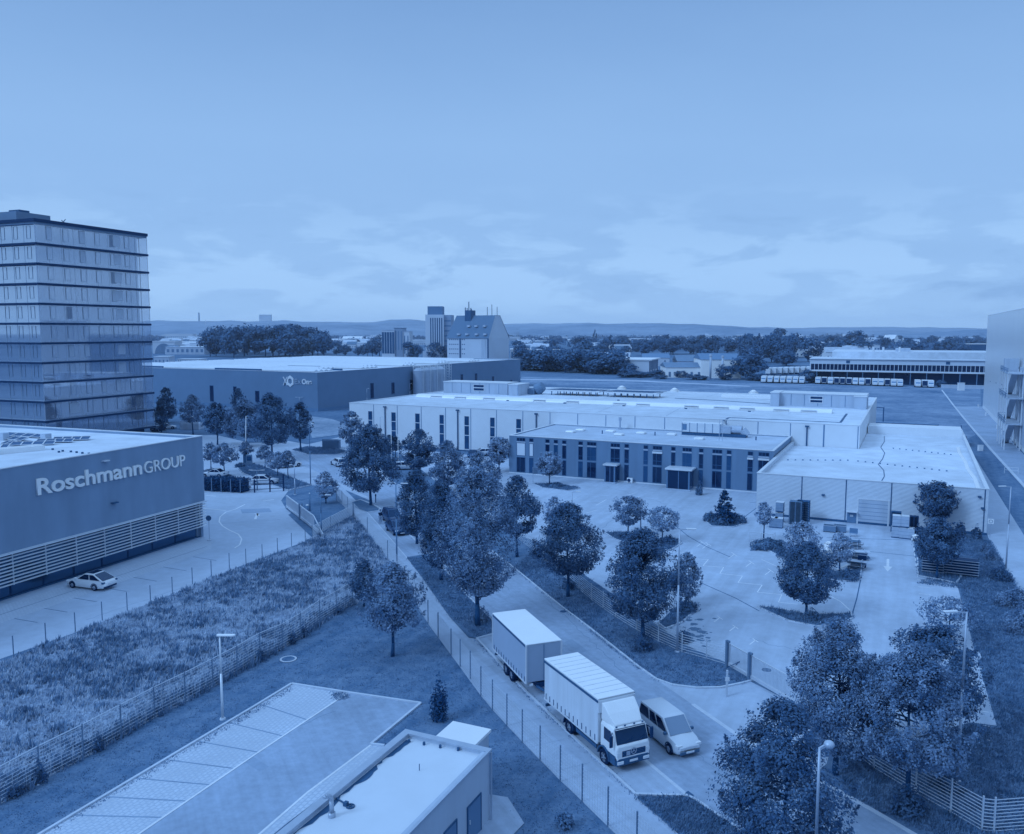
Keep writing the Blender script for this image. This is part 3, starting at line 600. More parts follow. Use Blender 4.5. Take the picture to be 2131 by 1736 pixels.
for i, z in enumerate(zs):
    z0, z1 = z + 0.242, tops[i] - 0.222
    gw = MB(); gw.box(0.7, XI, 0.7, TD, z0, z1); bl = gw
    for x in np.arange(0.7, XI, 2.9): bl.box(x - 0.02, x + 0.02, 0.66, 0.72, z0, z1, 1)
    for y in np.arange(0.7, TD, 3.2): bl.box(0.66, 0.72, y - 0.02, y + 0.02, z0, z1, 1)
    gw.build('glass_wall', [MT['tglass'], MT['steel']], to)
    for x in wx:
        w0 = 0.62; q = R.random(); gm = MT['blind'] if q < 0.06 else (MT['tglass'] if q < 0.93 else MT['glass'])
        window(to, x - w0, x + w0, z0 + 0.75, z1 - 0.2, 0.62, MT['slate'], gm, 0.06)
    if i in (3, 4, 5, 6, 7, 8, 9, 10):
        for xb in (wx[4] + 1.4,): 
            if i != 5: MB().box(xb - 1.2, xb + 0.8, 0.56, 0.64, z0 + 1.0, z1 - 0.3).build('blind', MT['blind'], to)
    if i in (1,): MB().box(wx[1] - 1.2, wx[1] + 1.2, 0.5, 0.6, z0 + 0.8, z1 - 0.5).build('blind', MT['blind'], to)
    for y in (2.0, 5.6, 9.2):
        f = MB(); f.box(0.64, 0.69, y, y + 1.1, z0 + 0.8, z0 + 0.84); f.box(0.64, 0.69, y, y + 1.1, z1 - 0.3, z1 - 0.26); f.box(0.64, 0.69, y, y + 0.04, z0 + 0.84, z1 - 0.3); f.box(0.64, 0.69, y + 1.06, y + 1.1, z0 + 0.84, z1 - 0.3)
        f.build('window', MT['tin'], to)
    sk = MB(); sk.box(0.06, TL - 0.05, 0.05, 0.08, z0, z1); sk.box(TL - 0.08, TL - 0.05, 0.08, 4.0, z0, z1)
    so = sk.build('glass_skin', MT['tskin'], to)
    ed = MB(); ed.box(TL - 0.06, TL + 0.0, 0.0, 0.05, z0, z1); ed.box(XI - 0.05, XI + 0.05, 0.05, 0.12, z0, z1); ed.box(0.0, 0.06, 0.0, 0.05, z0, z1); ed.build('skin_edge', MT['steel'], so)
gr = MB(); gr.box(0.9, XI, 0.9, TD, 0, 1.83); gr.build('ground_floor', MT['glassd'], to)
a = fr.top(34, 452, TZ + 3); 
x0 = fr.front(34, 450, 8)[0]; x1 = fr.front(104.7, 452, 8)[0]
MB().box(max(0.5, x0), x1, 8, 14, TZ + 0.25, fr.front(80, 446, 8)[1]).build('plant_room', MT['tin'], to)
MB().box(max(0.8, x0) + 1.5, x1 - 4, 9, 12, fr.front(80, 446, 8)[1], fr.front(70, 440.5, 9)[1]).build('roof_hatch', MT['dgr'], to)
an = MB(); x, z = fr.front(126, 458, 4); an.beam((x, 4, TZ + .2), (x + 1.2, 4, TZ + 1.5), .12); an.beam((x + 1.8, 4, TZ + .25), (x + .2, 4, TZ + 1.2), .12); an.beam((x + .5, 4, TZ + .2), (x + .5, 4, TZ + .8), .3); an.build('cleaning_arm', MT['dgr'], to)

# ---- dark industrial hall with emblem -------------------------------------------------------------
dE = (0.89, -0.456); cE = (-58.1, 250.8); fr = Frame((cE[0] - 110 * dE[0], cE[1] - 110 * dE[1]), dE); EH = 11.66; EL, ED = 110, wall(1083, 745, cE, (-dE[1], dE[0]))[0]
eo = fr.root('industrial_hall', 'long dark blue factory hall with white emblem and lettering near its corner', 'factory hall')
ring(0, EL, 0, ED, 0.9, EH).build('wall', MT['exone'], eo)
ring(-0.05, EL + 0.05, -0.05, ED, 0, 0.9, 0.36).build('plinth', MT['slate'], eo)
slab(0.3, EL - 0.3, 0.3, ED - 0.3, EH - 0.6, EH - 0.3).build('roof', MT['roof'], eo)
coping(0, EL, 0, ED, EH, 0.3).build('coping', MT['alu'], eo)
for k in range(10):
    y = 8 + k * (ED - 22) / 9.5; rw = MB(); x0 = 3 + (k % 3) * 2; x1 = EL - 8 - (k % 2) * 9
    for j in range(4):
        yy = y + j * 2.4
        rw.add([(x0, yy, EH - 0.2), (x1, yy, EH - 0.2), (x1, yy + 1.1, EH + 0.35), (x0, yy + 1.1, EH + 0.35), (x1, yy + 2.2, EH - 0.2), (x0, yy + 2.2, EH - 0.2)], [(0, 1, 2, 3), (3, 2, 4, 5), (0, 3, 5), (1, 4, 2)])
    rw.build('solar_row', mat('light_solar', 140, 0.05, 0.6, 0.35) if k == 0 else bpy.data.materials['light_solar'], eo)
for k, (y0_, x0_, l) in enumerate(((8, 20, 16), (7, 62, 20), (33, 70, 14), (60, 40, 18), (88, 76, 16), (20, 96, 8))):
    MB().box(x0_, x0_ + l, y0_ - 1.2, y0_ - 0.5, EH - 0.3, EH + 0.25).build('roof_walkway', MT['dgr'], eo)
x0, z0 = fr.front(613.5, 800.5); x1, z1 = fr.front(649, 788)
xm = x0 + (x1 - x0) * 0.40
EMB = mat('emblem_white', 150, 0.01, 1.0, 0.6); EMG = mat('emblem_grey', 98, 0.02, 1.0, 0.6)
zc = (z0 + z1) / 2; hh = abs(z1 - z0) * 0.40
lettering('company_lettering', 'Ex', EMG, eo, x0, xm, zc - hh, zc + hh * 0.95, -0.02, 0.02, 0.06)
lettering('company_lettering', 'One', EMB, eo, xm + 0.15, x1, zc - hh, zc + hh, -0.02, 0.04, 0.06)
ex, ez0 = fr.front(592, 805); ex1, ez1 = fr.front(610.5, 781.5); em = MB()
zc = (ez0 + ez1) / 2; w_ = ex1 - ex; hx = ex + w_ * 0.66; r_ = (ez1 - ez0) * 0.5
hexo = [(hx + r_ * 0.86 * math.sin(i * math.pi / 3), zc + r_ * math.cos(i * math.pi / 3)) for i in range(6)]
hexi = [(hx + r_ * 0.46 * math.sin(i * math.pi / 3) , zc + r_ * 0.52 * math.cos(i * math.pi / 3)) for i in range(6)]
for i in range(6):
    j = (i + 1) % 6; q = [hexo[i], hexo[j], hexi[j], hexi[i]]
    em.add([(p[0], -0.18, p[1]) for p in q] + [(p[0], -0.02, p[1]) for p in q], [(0, 1, 2, 3), (7, 6, 5, 4), (0, 4, 5, 1), (1, 5, 6, 2), (2, 6, 7, 3), (3, 7, 4, 0)])
cx_ = ex + w_ * 0.16; k_ = r_ * 0.72
em.beam((cx_ - k_ * 0.62, -0.12, zc + k_), (cx_ + k_ * 0.62, -0.12, zc - k_), 0.5, 0.18); em.beam((cx_ + k_ * 0.62, -0.13, zc + k_), (cx_ - k_ * 0.62, -0.13, zc - k_), 0.5, 0.18)
em.build('emblem', EMB, eo)
for (xa, xb, ya, yb) in ((436, 445.5, 802, 836), (485, 493, 804, 825), (530.5, 540.5, 813, 838)):
    a = fr.front(xa, ya); b = fr.front(xb, yb); window(eo, a[0], b[0], b[1], a[1], 0, MT['dgr'], MT['glassd'], 0.15)
for (px, ya, yb) in ((774, 797, 829), (817.5, 796, 820), (856, 790, 812), (961, 779, 795), (990.5, 777, 794), (1026, 783, 797), (1064, 791, 799)):
    y, z1 = fr.side(px, ya, EL); _, z0 = fr.side(px, yb, EL); z0 = max(0.2, z0)
    f = MB(); f.box(EL - 0.02, EL + 0.08, y - 0.9, y + 0.9, z0, z1); o = f.build('window', MT['dgr'], eo)
    MB().box(EL + 0.081, EL + 0.1, y - 0.75, y + 0.75, z0 + 0.15, z1 - 0.15).build('pane', MT['glassd'], o)
# silos along its side wall
for k in range(4):
    P = fr.w(EL + 2.6, 50.5 + k * 4.7); s0 = empty('silo', P + (0,), fr.a, ['silver silo with railed top, nearest the white hall roof', 'silver silo with railed top, second from the near end of the row', 'silver silo with railed top, third from the near end of the row', 'silver silo with railed top beside the ladder mast'][k], 'silo', 'silver silos beside the dark factory hall')
    b = MB(); b.tube((0, 0, 1.4), (0, 0, 10.2), 2.0, n=32); b.tube((0, 0, 10.2), (0, 0, 11.0), 2.0, 1.0, n=32); b.tube((0, 0, 0), (0, 0, 1.4), 1.0, 2.0, n=32); b.build('shell', MT['steel'], s0)
    rl = MB()
    for zz_ in (11.2, 11.7):
        for i in range(12):
            t0, t1 = i / 12 * 2 * math.pi, (i + 1) / 12 * 2 * math.pi; rl.beam((2 * math.cos(t0), 2 * math.sin(t0), zz_), (2 * math.cos(t1), 2 * math.sin(t1), zz_), 0.09)
    for i in range(6): t0 = i / 6 * 2 * math.pi; rl.beam((2 * math.cos(t0), 2 * math.sin(t0), 10.2), (2 * math.cos(t0), 2 * math.sin(t0), 11.7), 0.09)
    rl.build('railing', MT['alu'], s0)
    pp = MB(); pp.tube((2.25, -0.5, 0), (2.25, -0.5, 11.4), 0.09); pp.tube((2.25, 0.5, 0), (2.25, 0.5, 11.2), 0.07); pp.build('filling_pipe', MT['alu'], s0)
P = fr.w(EL + 2.0, 72.0); s0 = empty('ladder_mast', P + (0,), fr.a, 'pale lattice ladder mast standing at the end of the silo row', 'ladder mast'); b = MB()
for (x, y) in ((-.6, -.6), (.6, -.6), (.6, .6), (-.6, .6)): b.beam((x, y, 0), (x, y, 12.6), 0.12)
b.build('post', MT['alu'], s0); b = MB()
for k in range(12): 
    z = 0.8 + k; b.beam((-.6, -.6, z), (.6, -.6, z + .5), .08); b.beam((.6, -.6, z), (.6, .6, z), .08); b.beam((-.6, .6, z), (-.6, -.6, z + .5), .08)
b.build('rung', MT['alu'], s0)

# ---- white production hall with offices and store (one complex) -----------------------------------
fr = Frame((-34.8, 179.3), (0.902, -0.432)); HH = 8.69; HL, HD = 101.2, 64.0; FH = fr
ho = fr.root('production_hall', 'wide white production hall with tall slot windows and a long rooflight band', 'factory hall')
ring(0, HL, 0, HD, 0.25, HH).build('wall', MT['white'], ho); ring(-0.02, HL + 0.02, -0.02, HD, 0, 0.25, 0.34).build('plinth', MT['dgr'], ho)
slab(0.3, HL - 0.3, 0.3, HD - 0.3, HH - 0.35, HH - 0.12).build('roof', MT['roof'], ho)
coping(0, HL, 0, HD, HH, 0.3).build('coping', MT['alu'], ho)
def z4(x, y): return (683.0 + x * 0.2493, 758.9 + y * 0.2493)
def z6(x, y): return (986.6 + x * 0.2493, 796.9 + y * 0.2493)
def z7(x, y): return (1214.2 + x * 0.2493, 607.1 + y * 0.2493)
def z8(x, y): return (1599.8 + x * 0.2493, 607.1 + y * 0.2493)
def zb(x, y): return (1599.8 + x * 0.2493, 948.7 + y * 0.2493)
for (a, b, yt) in ((330, 372, 383), (523, 568, 393), (722, 768, 403), (925, 970, 414), (1133, 1180, 425), (1347, 1395, 436), (1565, 1615, 448)):
    xa, zt = fr.front(*z4(a, yt)); xb, _ = fr.front(*z4(b, yt)); window(ho, xa, xb, 0.35, zt, 0, MT['alu'], MT['glass'], 0.14, hb=(zt * 0.45, zt * 0.72))
jn = [fr.front(*z4(x, 420))[0] for x in (380, 577, 777, 980, 1190, 1405, 1625, 1852, 2083)] + [fr.front(*z7(x, 1085))[0] for x in (187, 430, 678, 1192 + 0, 1458, 1730, 2008)] + [fr.front(*z8(x, 1180))[0] for x in (463, 745)]
for x in jn: MB().box(x - 0.06, x + 0.06, -0.03, 0.0, 0.3, HH - 0.1).build('panel_joint', MT['slate'], ho)
for px, py in ((z4(478, 500)), (z4(1083, 500)), (z4(1738, 480)), z7(1865, 1200)):
    x = fr.front(px, py)[0]; d_ = MB(); d_.tube((x, -0.16, 0.2), (x, -0.16, HH - 0.7), 0.11); d_.box(x - 0.3, x + 0.3, -0.4, -0.03, HH - 0.6, HH - 0.35); d_.build('downpipe', MT['dgr'], ho)
ysk = 22.0; xs0 = fr.front(871, 820, ysk)[0]; xs1 = fr.front(1732, 859, ysk)[0]
sk = MB(); rings = []
for x in (xs0, xs1): rings.append([(x, ysk + 1.3 * math.cos(math.pi * i / 8), HH - 0.1 + 0.75 * math.sin(math.pi * i / 8)) for i in range(9)])
sk.loft(rings); so = sk.build('rooflight', MT['skyl'], ho)
for f_ in (0.06, 0.13, 0.21, 0.345, 0.43, 0.545, 0.60, 0.71, 0.775, 0.83, 0.90, 0.955):
    x = xs0 + (xs1 - xs0) * f_; v = MB(); v.box(x - 1.4, x + 1.4, ysk - 1.5, ysk + 0.2, HH + 0.28, HH + 0.42); v.beam((x - 1.4, ysk - 1.4, HH - 0.05), (x - 1.4, ysk - 0.2, HH + 0.75), .09); v.beam((x + 1.4, ysk - 1.4, HH - 0.05), (x + 1.4, ysk - 0.2, HH + 0.75), .09); v.build('smoke_vent', MT['alu'], so)
def pent(pa, pb, y, d, ztop, nm='plant_enclosure'):
    xa = fr.front(*pa, y)[0]; xb = fr.front(*pb, y)[0]; m_ = MB(); m_.box(xa, xb, y, y + d, HH - 0.12, ztop)
    for x in np.arange(xa + 2.5, xb, 2.6): m_.box(x - 0.05, x + 0.05, y - 0.03, y - .002, HH + 0.1, ztop - 0.15, 1)
    o = m_.build(nm, [MT['cream'], MT['slate']], ho); MB().box(xa - 0.1, xb + 0.1, y - 0.12, y + d + 0.1, ztop, ztop + 0.16).build('coping', MT['alu'], o)
    return o, xa, xb
pe, xa, xb = pent((923, 812), (1056, 815), 36, 6, 11.3)
xg0, zg1 = fr.front(985, 803, 36); xg1, zg0 = fr.front(1008, 813, 36)
def grille(o, x0, x1, z0, z1, y):
    f = MB(); f.box(x0, x1, y - 0.06, y - 0.005, z0, z1); q = f.build('vent_grille', MT['alu'], o); b = MB()
    for k in range(2):
        h = (z1 - z0) / 2; b.box(x0 + 0.15, x1 - 0.15, y - 0.09, y - 0.061, z0 + k * h + 0.15, z0 + (k + 1) * h - 0.1)
    b.build('opening', MT['dark'], q)
grille(pe, xg0, xg1, 9.3, 10.9, 36)
pe2, xa2, xb2 = pent((1058, 815), (1078, 817), 34.5, 6.5, 11.2)
pe3, xa3, xb3 = pent((1620, 837), (1803, 846), 34, 6, 11.2)
grille(pe3, fr.front(1685, 832, 34)[0], fr.front(1713, 832, 34)[0], 9.4, 10.8, 34)
pent((1603, 836), (1621, 838), 32.6, 6.5, 11.3); pent((1777, 847), (1803, 850), 32.5, 6.5, 11.0)
def array(pa, pb, y, n=9):
    xa = fr.front(*pa, y)[0]; xb = fr.front(*pb, y)[0]; m_ = MB(); m_.box(xa, xb, y, y + 6, HH + 0.8, HH + 1.1); o = m_.build('cooler_deck', MT['alu'], ho)
    k = MB()
    for i in range(8): x = xa + (xb - xa) * (i + 0.5) / 8; k.box(x - 0.08, x + 0.08, y + 0.1, y + 0.3, HH - 0.12, HH + 0.8); k.box(x - 0.08, x + 0.08, y + 5.6, y + 5.8, HH - 0.12, HH + 0.8)
    k.build('stand', MT['dgr'], o)
    for i in range(n):
        x = xa + (xb - xa) * (i + 0.5) / n; w_ = (xb - xa) / n * 0.36
        MB().add([(x - w_ - 1.1, y + 0.6, HH + 1.12), (x + w_ - 1.1, y + 0.6, HH + 1.12), (x + w_ + 1.1, y + 5.5, HH + 1.12), (x - w_ + 1.1, y + 5.5, HH + 1.12), (x - w_ - 1.1, y + 0.6, HH + 1.2), (x + w_ - 1.1, y + 0.6, HH + 1.2), (x + w_ + 1.1, y + 5.5, HH + 1.2), (x - w_ + 1.1, y + 5.5, HH + 1.2)], [(0, 3, 2, 1), (4, 5, 6, 7), (0, 1, 5, 4), (1, 2, 6, 5), (2, 3, 7, 6), (3, 0, 4, 7)]).build('cooler_slot', MT['dgr'], o)
array((1141, 818), (1246, 824), 41); array((1258, 824), (1366, 830), 41)
x = fr.front(1100, 815, 40)[0]; fan = MB(); fan.box(x - 2.3, x + 1.4, 40, 44, HH - .1, HH + 1.3); fan.tube((x + 1.4, 42, HH + .9), (x + 3.0, 42, HH + 1.9), 1.5, 1.1, 14); fan.build('fan_housing', MT['dgrey'], ho)
lt = MB(); xa = fr.front(1501, 824, 50)[0]; xb = fr.front(1605, 826, 50)[0]; lt.box(xa, xb, 50, 52.5, HH - .1, HH + .6); lt.build('rooflight', MT['skyl'], ho)
for (px, py) in ((1294, 806), (1404, 810.5), (1568, 815)):
    x, y = fr.top(px, py, HH + .5); dm = MB(); dm.tube((x, y, HH - .2), (x, y, HH + .3), 1.2, 1.2, 12); dm.tube((x, y, HH + .3), (x, y, HH + .9), 1.2, .3, 12); dm.build('dome_light', MT['skyl'], ho, True)
gl = MB(); P_ = [fr.top(*q, HH - .1) for q in ((1504.7, 876), (1517, 869.3), (1640, 874.5), (1749, 879.5), (1762, 861.5))]
for a, b in zip(P_, P_[1:]): gl.beam((a[0], a[1], HH - .09), (b[0], b[1], HH - .09), 0.35, 0.06)
gl.build('roof_channel', MT['dgr'], ho)
gl = MB(); P_ = [fr.top(*q, HH - .1) for q in ((1405, 829), (1500, 834), (1602, 841))]
for a, b in zip(P_, P_[1:]): gl.beam((a[0], a[1], HH - .08), (b[0], b[1], HH - .08), 0.3, 0.08)
gl.build('cable_tray', MT['dgr'], ho)
for pq in (((1236, 861), (1300, 835)), ((1385, 866), (1427, 843)), ((1070, 850), (1110, 838)), ((1640, 862), (1655, 852)), ((1470, 826), (1495, 819)), ((1565, 858), (1585, 846))):
    a, b = fr.top(*pq[0], HH - .1), fr.top(*pq[1], HH - .1); rs = MB(); rs.beam((a[0], a[1], HH - .11), (b[0], b[1], HH - .11), 0.06, 0.03); rs.build('roof_seam', MT['roof2'], ho)
for (px, py) in z7(290, 908), z7(335, 955), z7(855, 978), z7(1385, 1002), z6(755, 172), z6(280, 150), z6(1205, 147), z6(1250, 193), z4(745, 268), z4(1050, 283), z4(1500, 302), z4(1975, 322):
    x, y = fr.top(px, py, HH - .1); m_ = MB(); m_.tube((x, y, HH - .15), (x, y, HH + .05), .28, n=8); m_.build('roof_outlet', MT['dgr'], ho)
# dark office block in front of the hall
OH = 6.4; OX0, OX1, OY0 = 47.4, 90.6, -19.5
P = fr.w(OX0, OY0); oo = empty('office_block', P + (0,), fr.a, 'two-storey dark clad office block with slot windows, built against the white hall', 'office building')
fo = Frame(P, fr.d); OL, OD = OX1 - OX0, -OY0 - 0.06
ring(0, OL, 0, OD, 0.2, OH).build('wall', MT['dgrey'], oo); slab(0.3, OL - 0.3, 0.3, OD - 0.3, OH - 0.3, OH - 0.1).build('roof', MT['roof2'], oo)
coping(0, OL, 0, OD, OH, 0.3, 0.1).build('coping', MT['alu'], oo); ring(-0.03, OL + 0.03, -0.03, OD, 0, 0.2, 0.34).build('plinth', MT['alu'], oo)
CL = [(355, 428), (460, 495), (595, 630), (665, 700), (735, 770), (870, 908), (943, 1020), (1140, 1218), (1255, 1293), (1415, 1452), (1492, 1570), (1645, 1682), (1740, 1818), (1878, 1915), (1990, 2072), (2110, 2150)]
CW = [(fo.front(*z6(a, 560))[0], fo.front(*z6(b, 560))[0]) for a, b in CL] + [(fo.front(*z7(1370, 1400))[0], fo.front(*z7(1415, 1400))[0]), (fo.front(*z7(1460, 1400))[0], min(OL - .2, fo.front(*z7(1550, 1400))[0]))]
for k, (a, b) in enumerate(CW):
    wide = b - a > 1.3; bars = ((a + b) / 2 - 0.15,) if wide else ()
    window(oo, a, b, 5.55, 6.15, 0, MT['dgr'], MT['glassd'], 0.07, [a + (b - a) * q for q in ((.33, .66) if wide else ())], name='transom_window')
    window(oo, a, b, 3.1, 5.3, 0, MT['dgr'], MT['blind'] if k < 2 else (MT['glassd'] if k % 3 else MT['glass']), 0.07, bars if k >= 2 else (), hb=(3.75,) if k > 4 else ())
    MB().box(a, b, -0.03, 0, 5.32, 5.53).build('window_panel', MT['steel'], oo)
    window(oo, a, b, 0.3, 2.85, 0, MT['dgr'], MT['glass'] if k % 2 else MT['glassd'], 0.07, bars)
    if k in (10, 16, 17): MB().box(a - .05, b + .05, -0.16, -0.037, 4.95, 5.25).build('blind_box', MT['alu'], oo)
def porch(pl, pr_, pback, ztop, name, dpt):
    a = fo.front(*pl)[0]; b = fo.front(*pr_)[0]
    m_ = MB(); m_.box(a - .2, b + .35, -dpt - .25, 0.0, ztop, ztop + .22); o = m_.build(name, MT['alu'], oo)
    p = MB(); 
    for x in (a, b - .12): p.box(x, x + .12, -dpt, -dpt + .12, 0, ztop)
    p.box(b - .12, b - .0, -dpt + .12, -.04, 0, .15); p.build('post', MT['slate'], o)
    MB().box(b - .08, b - .02, -dpt + .12, -.04, .15, ztop).build('side_glass', MT['glass'], o)
    window(o, a + .14, b - .14, .05, ztop - .05, -dpt + .05, MT['slate'], MT['glassd'], .08, [a + (b - a) * .52], name='door')
    MB().box(a - .3, b + .3, -dpt - .9, -dpt, 0.02, .12).build('step', MT['walk'], o)
porch(z6(1112, 830), z6(1200, 840), 0, 2.75, 'porch', 1.5); porch(z6(1640, 890), z6(1830, 905), 0, 3.0, 'porch', 2.6)
for (px, py) in (z6(805, 410), z6(890, 395), z6(1140, 405), z6(1210, 433), z6(1395, 420), z6(1650, 432), z6(1880, 468)):
    x, y = fo.top(px, py, OH); m_ = MB(); m_.box(x - .75, x + .75, y - .75, y + .75, OH - .12, OH + .25); bevel(m_.build('dome_light', MT['skyl'], oo), .12)
x, y = fo.top(*z6(1218, 388), OH - .1); m_ = MB(); m_.tube((x, y, OH - .15), (x, y, OH + 1.9), .16); m_.tube((x, y, OH + 1.5), (x, y, OH + 2.1), .28); m_.tube((x, y, OH - .15), (x, y, OH + .05), .4); m_.build('flue', MT['steel'], oo)
for (px, py) in (z6(1070, 425), z7(597, 1200), z7(1440, 1240)):
    x, y = fo.top(px, py, OH - .1); m_ = MB(); m_.tube((x, y, OH - .15), (x, y, OH + .5), .1); m_.build('vent_pipe', MT['dgr'], oo)
ya = fo.top(1440, 905, OH)[1]; xa = fo.front(1418, 900, ya)[0]; xb = fo.front(1500, 903, ya)[0]; xc = fo.front(1552, 906, ya)[0]
ah = MB(); ah.box(xa, xb, ya, ya + 2.0, OH + .45, OH + 2.1); aho = bevel(ah.build('air_handler', MT['alu'], oo), .05)
j = MB(); 
for x in np.linspace(xa + .1, xb - .1, 6): j.box(x - .05, x + .05, ya - .03, ya - .001, OH + .5, OH + 2.05)
j.box(xa + .2, xa + .9, ya - .035, ya - .002, OH + .8, OH + 1.8); j.build('panel_joint', MT['slate'], aho)
j = MB(); j.box(xa, xc, ya + .2, ya + .35, OH - .1, OH + .45); j.box(xa, xc, ya + 1.6, ya + 1.75, OH - .1, OH + .45); j.build('stand', MT['dgr'], aho)
j = MB(); j.box(xb + .002, xb + 1.6, ya + .1, ya + 1.9, OH + .5, OH + 1.7); j.tube((xb + 1.6, ya + 1, OH + 1.1), (xc - .8, ya + 1, OH + 1.1), .75, n=14); j.tube((xc - .8, ya + 1, OH + 1.1), (xc, ya + 1, OH + .2), .75, .7, n=14); j.build('duct', MT['steel'], aho)
pm = MB(); x, y = fo.top(*z7(1130, 1170), OH + 1.5); 
for dx in (0, .5): pm.beam((x + dx, y + .4, OH), (x + dx, y + .4, OH + 3.4), .07)
pm.build('mast', MT['steel'], oo)
ac = empty('air_conditioner', fo.w(fo.front(*z6(1308, 838))[0], -0.45) + (0,), fr.a, 'small white air conditioning unit on the ground by the dark office wall', 'air conditioner')
m_ = MB(); m_.box(-.45, .45, -.2, .2, .12, .85); m_.box(-.4, -.3, -.2, .2, 0, .12); m_.box(.3, .4, -.2, .2, 0, .12); bevel(m_.build('casing', MT['carwhite'], ac), .03)
m_ = MB(); m_.tube((-.12, -.2, .48), (-.12, -.23, .48), .28, n=14); m_.build('fan', MT['dark'], ac)
# ribbed store at the right end
AH = 5.47; AX0, AX1, AY0, AY1 = 90.8, 117.3, -34.7, 31
P = fr.w(AX0, AY0); ao = empty('storage_building', P + (0,), fr.a, 'low white warehouse of ribbed cladding with a roller gate and broad flat roof', 'warehouse'); fa = Frame(P, fr.d); AL, AD = AX1 - AX0, AY1 - AY0
hx, hy = HL + .06 - AX0, -AY0 - .06
m_ = MB(); m_.box(0, AL, 0, .3, .3, AH); m_.box(AL - .3, AL, .3, AD, .3, AH); m_.box(0, .3, .3, hy, .3, AH); m_.box(hx, AL - .3, AD - .3, AD, .3, AH)
RIB = rib_mat('ribbed_white', 138, 0.5, 'Z', 0.22, True, 0.05)
m_.build('wall', RIB, ao)
m_ = MB(); m_.box(-.03, AL + .03, -.03, .33, 0, .3); m_.box(AL - .3, AL + .03, .33, AD, 0, .3); m_.box(-.03, .3, .33, hy, 0, .3); m_.build('plinth', MT['dgr'], ao)
m_ = MB(); m_.prism([(.3, .3), (AL - .3, .3), (AL - .3, AD - .3), (hx, AD - .3), (hx, hy), (.3, hy)], AH - .75, AH - .55); m_.build('roof', MT['roof'], ao)
m_ = MB(); m_.box(-.06, AL + .06, -.06, .36, AH, AH + .09); m_.box(AL - .36, AL + .06, .36, AD, AH, AH + .09); m_.box(-.06, .36, .36, hy, AH, AH + .09); m_.build('coping', MT['alu'], ao)
m_ = MB(); m_.box(hx + .1, AL - .3, AD - 8, AD - 7.7, AH - .6, AH + .9); m_.box(hx + .1, AL - .3, AD - 7.7, AD - .3, AH - .3, AH + .7); o = m_.build('raised_roof', MT['white'], ao)
for q in (275, 645, 1025, 1410, 1808):
    x = fa.front(*zb(q, 300))[0]; 
    if x < AL: MB().box(x - .06, x + .06, -.03, 0, .3, AH - .02).build('panel_joint', MT['dgr'], ao)
xa, zt = fa.front(*zb(752, 362)); xb, _ = fa.front(*zb(998, 372)); gt = MB(); gt.box(xa, xb, -.02, .02, .15, zt); go = gt.build('roller_gate', MT['cream'], ao)
m_ = MB(); m_.box(xa - .18, xa, -.06, .02, 0, zt + .15); m_.box(xb, xb + .18, -.06, .02, 0, zt + .15); m_.box(xa, xb, -.06, .02, zt, zt + .15); m_.build('gate_frame', MT['alu'], go)
m_ = MB()
for k in range(1, 6): z = .15 + (zt - .15) * k / 6; m_.box(xa, xb, -.03, -.021, z - .02, z + .02)
m_.build('gate_seam', MT['slate'], go)
xa, zt = fa.front(*zb(655, 462)); xb, _ = fa.front(*zb(732, 468)); dr = MB(); dr.box(xa, xb, -.05, .02, .05, zt); do = dr.build('door', MT['slate'], ao)
m_ = MB(); m_.box(xa + .35, xb - .35, -.07, -.051, zt - .65, zt - .4); m_.build('door_sign', MT['paint'], do)
m_ = MB(); m_.box(xa - .1, xb + .1, -.8, -.02, zt + .02, zt + .08); m_.build('door_canopy', MT['alu'], do)
for q in ((455, 325), (1215, 380), (1760, 340), (1785, 435)):
    x, z = fa.front(*zb(*q)); m_ = MB(); m_.box(x - .18, x + .18, -.3, -.005, z - .1, z + .08); m_.build('wall_lamp', MT['dgr'], ao)
for (qa, qb, n) in (((160, 1405), (660, 1408), 9), ((745, 1415), (1485, 1497), 13), ((1040, 1308), (1520, 1360), 10)):
    for k in range(n):
        t = k / (n - 1); x, y = fa.top(*z8(qa[0] + (qb[0] - qa[0]) * t, qa[1] + (qb[1] - qa[1]) * t), AH - .5); MB().tube((x, y, AH - .56), (x, y, AH - .4), .12, n=6).build('roof_clamp', MT['slate'], ao)
cb = MB(); pts = [fa.top(*z8(*q), AH - .5) for q in ((965, 1205), (965, 1250), (935, 1297), (968, 1345), (950, 1395), (915, 1440), (960, 1490), (965, 1540), (935, 1590))]
for a, b in zip(pts, pts[1:]): cb.beam((a[0], a[1], AH - .53), (b[0], b[1], AH - .53), .09, .05)
cb.build('lightning_cable', MT['dgr'], ao)
tp = MB(); pts = [fa.top(*z8(*q), AH - .5) for q in ((1580, 1300), (1590, 1345), (1640, 1420), (1660, 1480), (1720, 1560), (1752, 1645))]
for a, b in zip(pts, pts[1:]): tp.beam((a[0], a[1], AH - .5), (b[0], b[1], AH - .5), .5, .12)
tp.build('membrane_fold', MT['skyl'], ao)
m_ = MB(); x, y = fr.l(g(*z8(835, 1085))); 
po = empty('steel_frame', g(1809, 884) + (0,), fr.a, 'dark steel frame rising behind the white hall end wall', 'frame'); m_.beam((0, 0, 0), (0, 0, 4.6), .2); m_.beam((3.2, 0, 0), (3.2, 0, 4.5), .2); m_.beam((0, 0, 4.5), (3.2, 0, 4.5), .18); m_.beam((3.2, 3, 0), (3.2, 3, 4.5), .2); m_.beam((3.2, 0, 4.5), (3.2, 3, 4.5), .18); m_.build('beam', MT['dgr'], po)

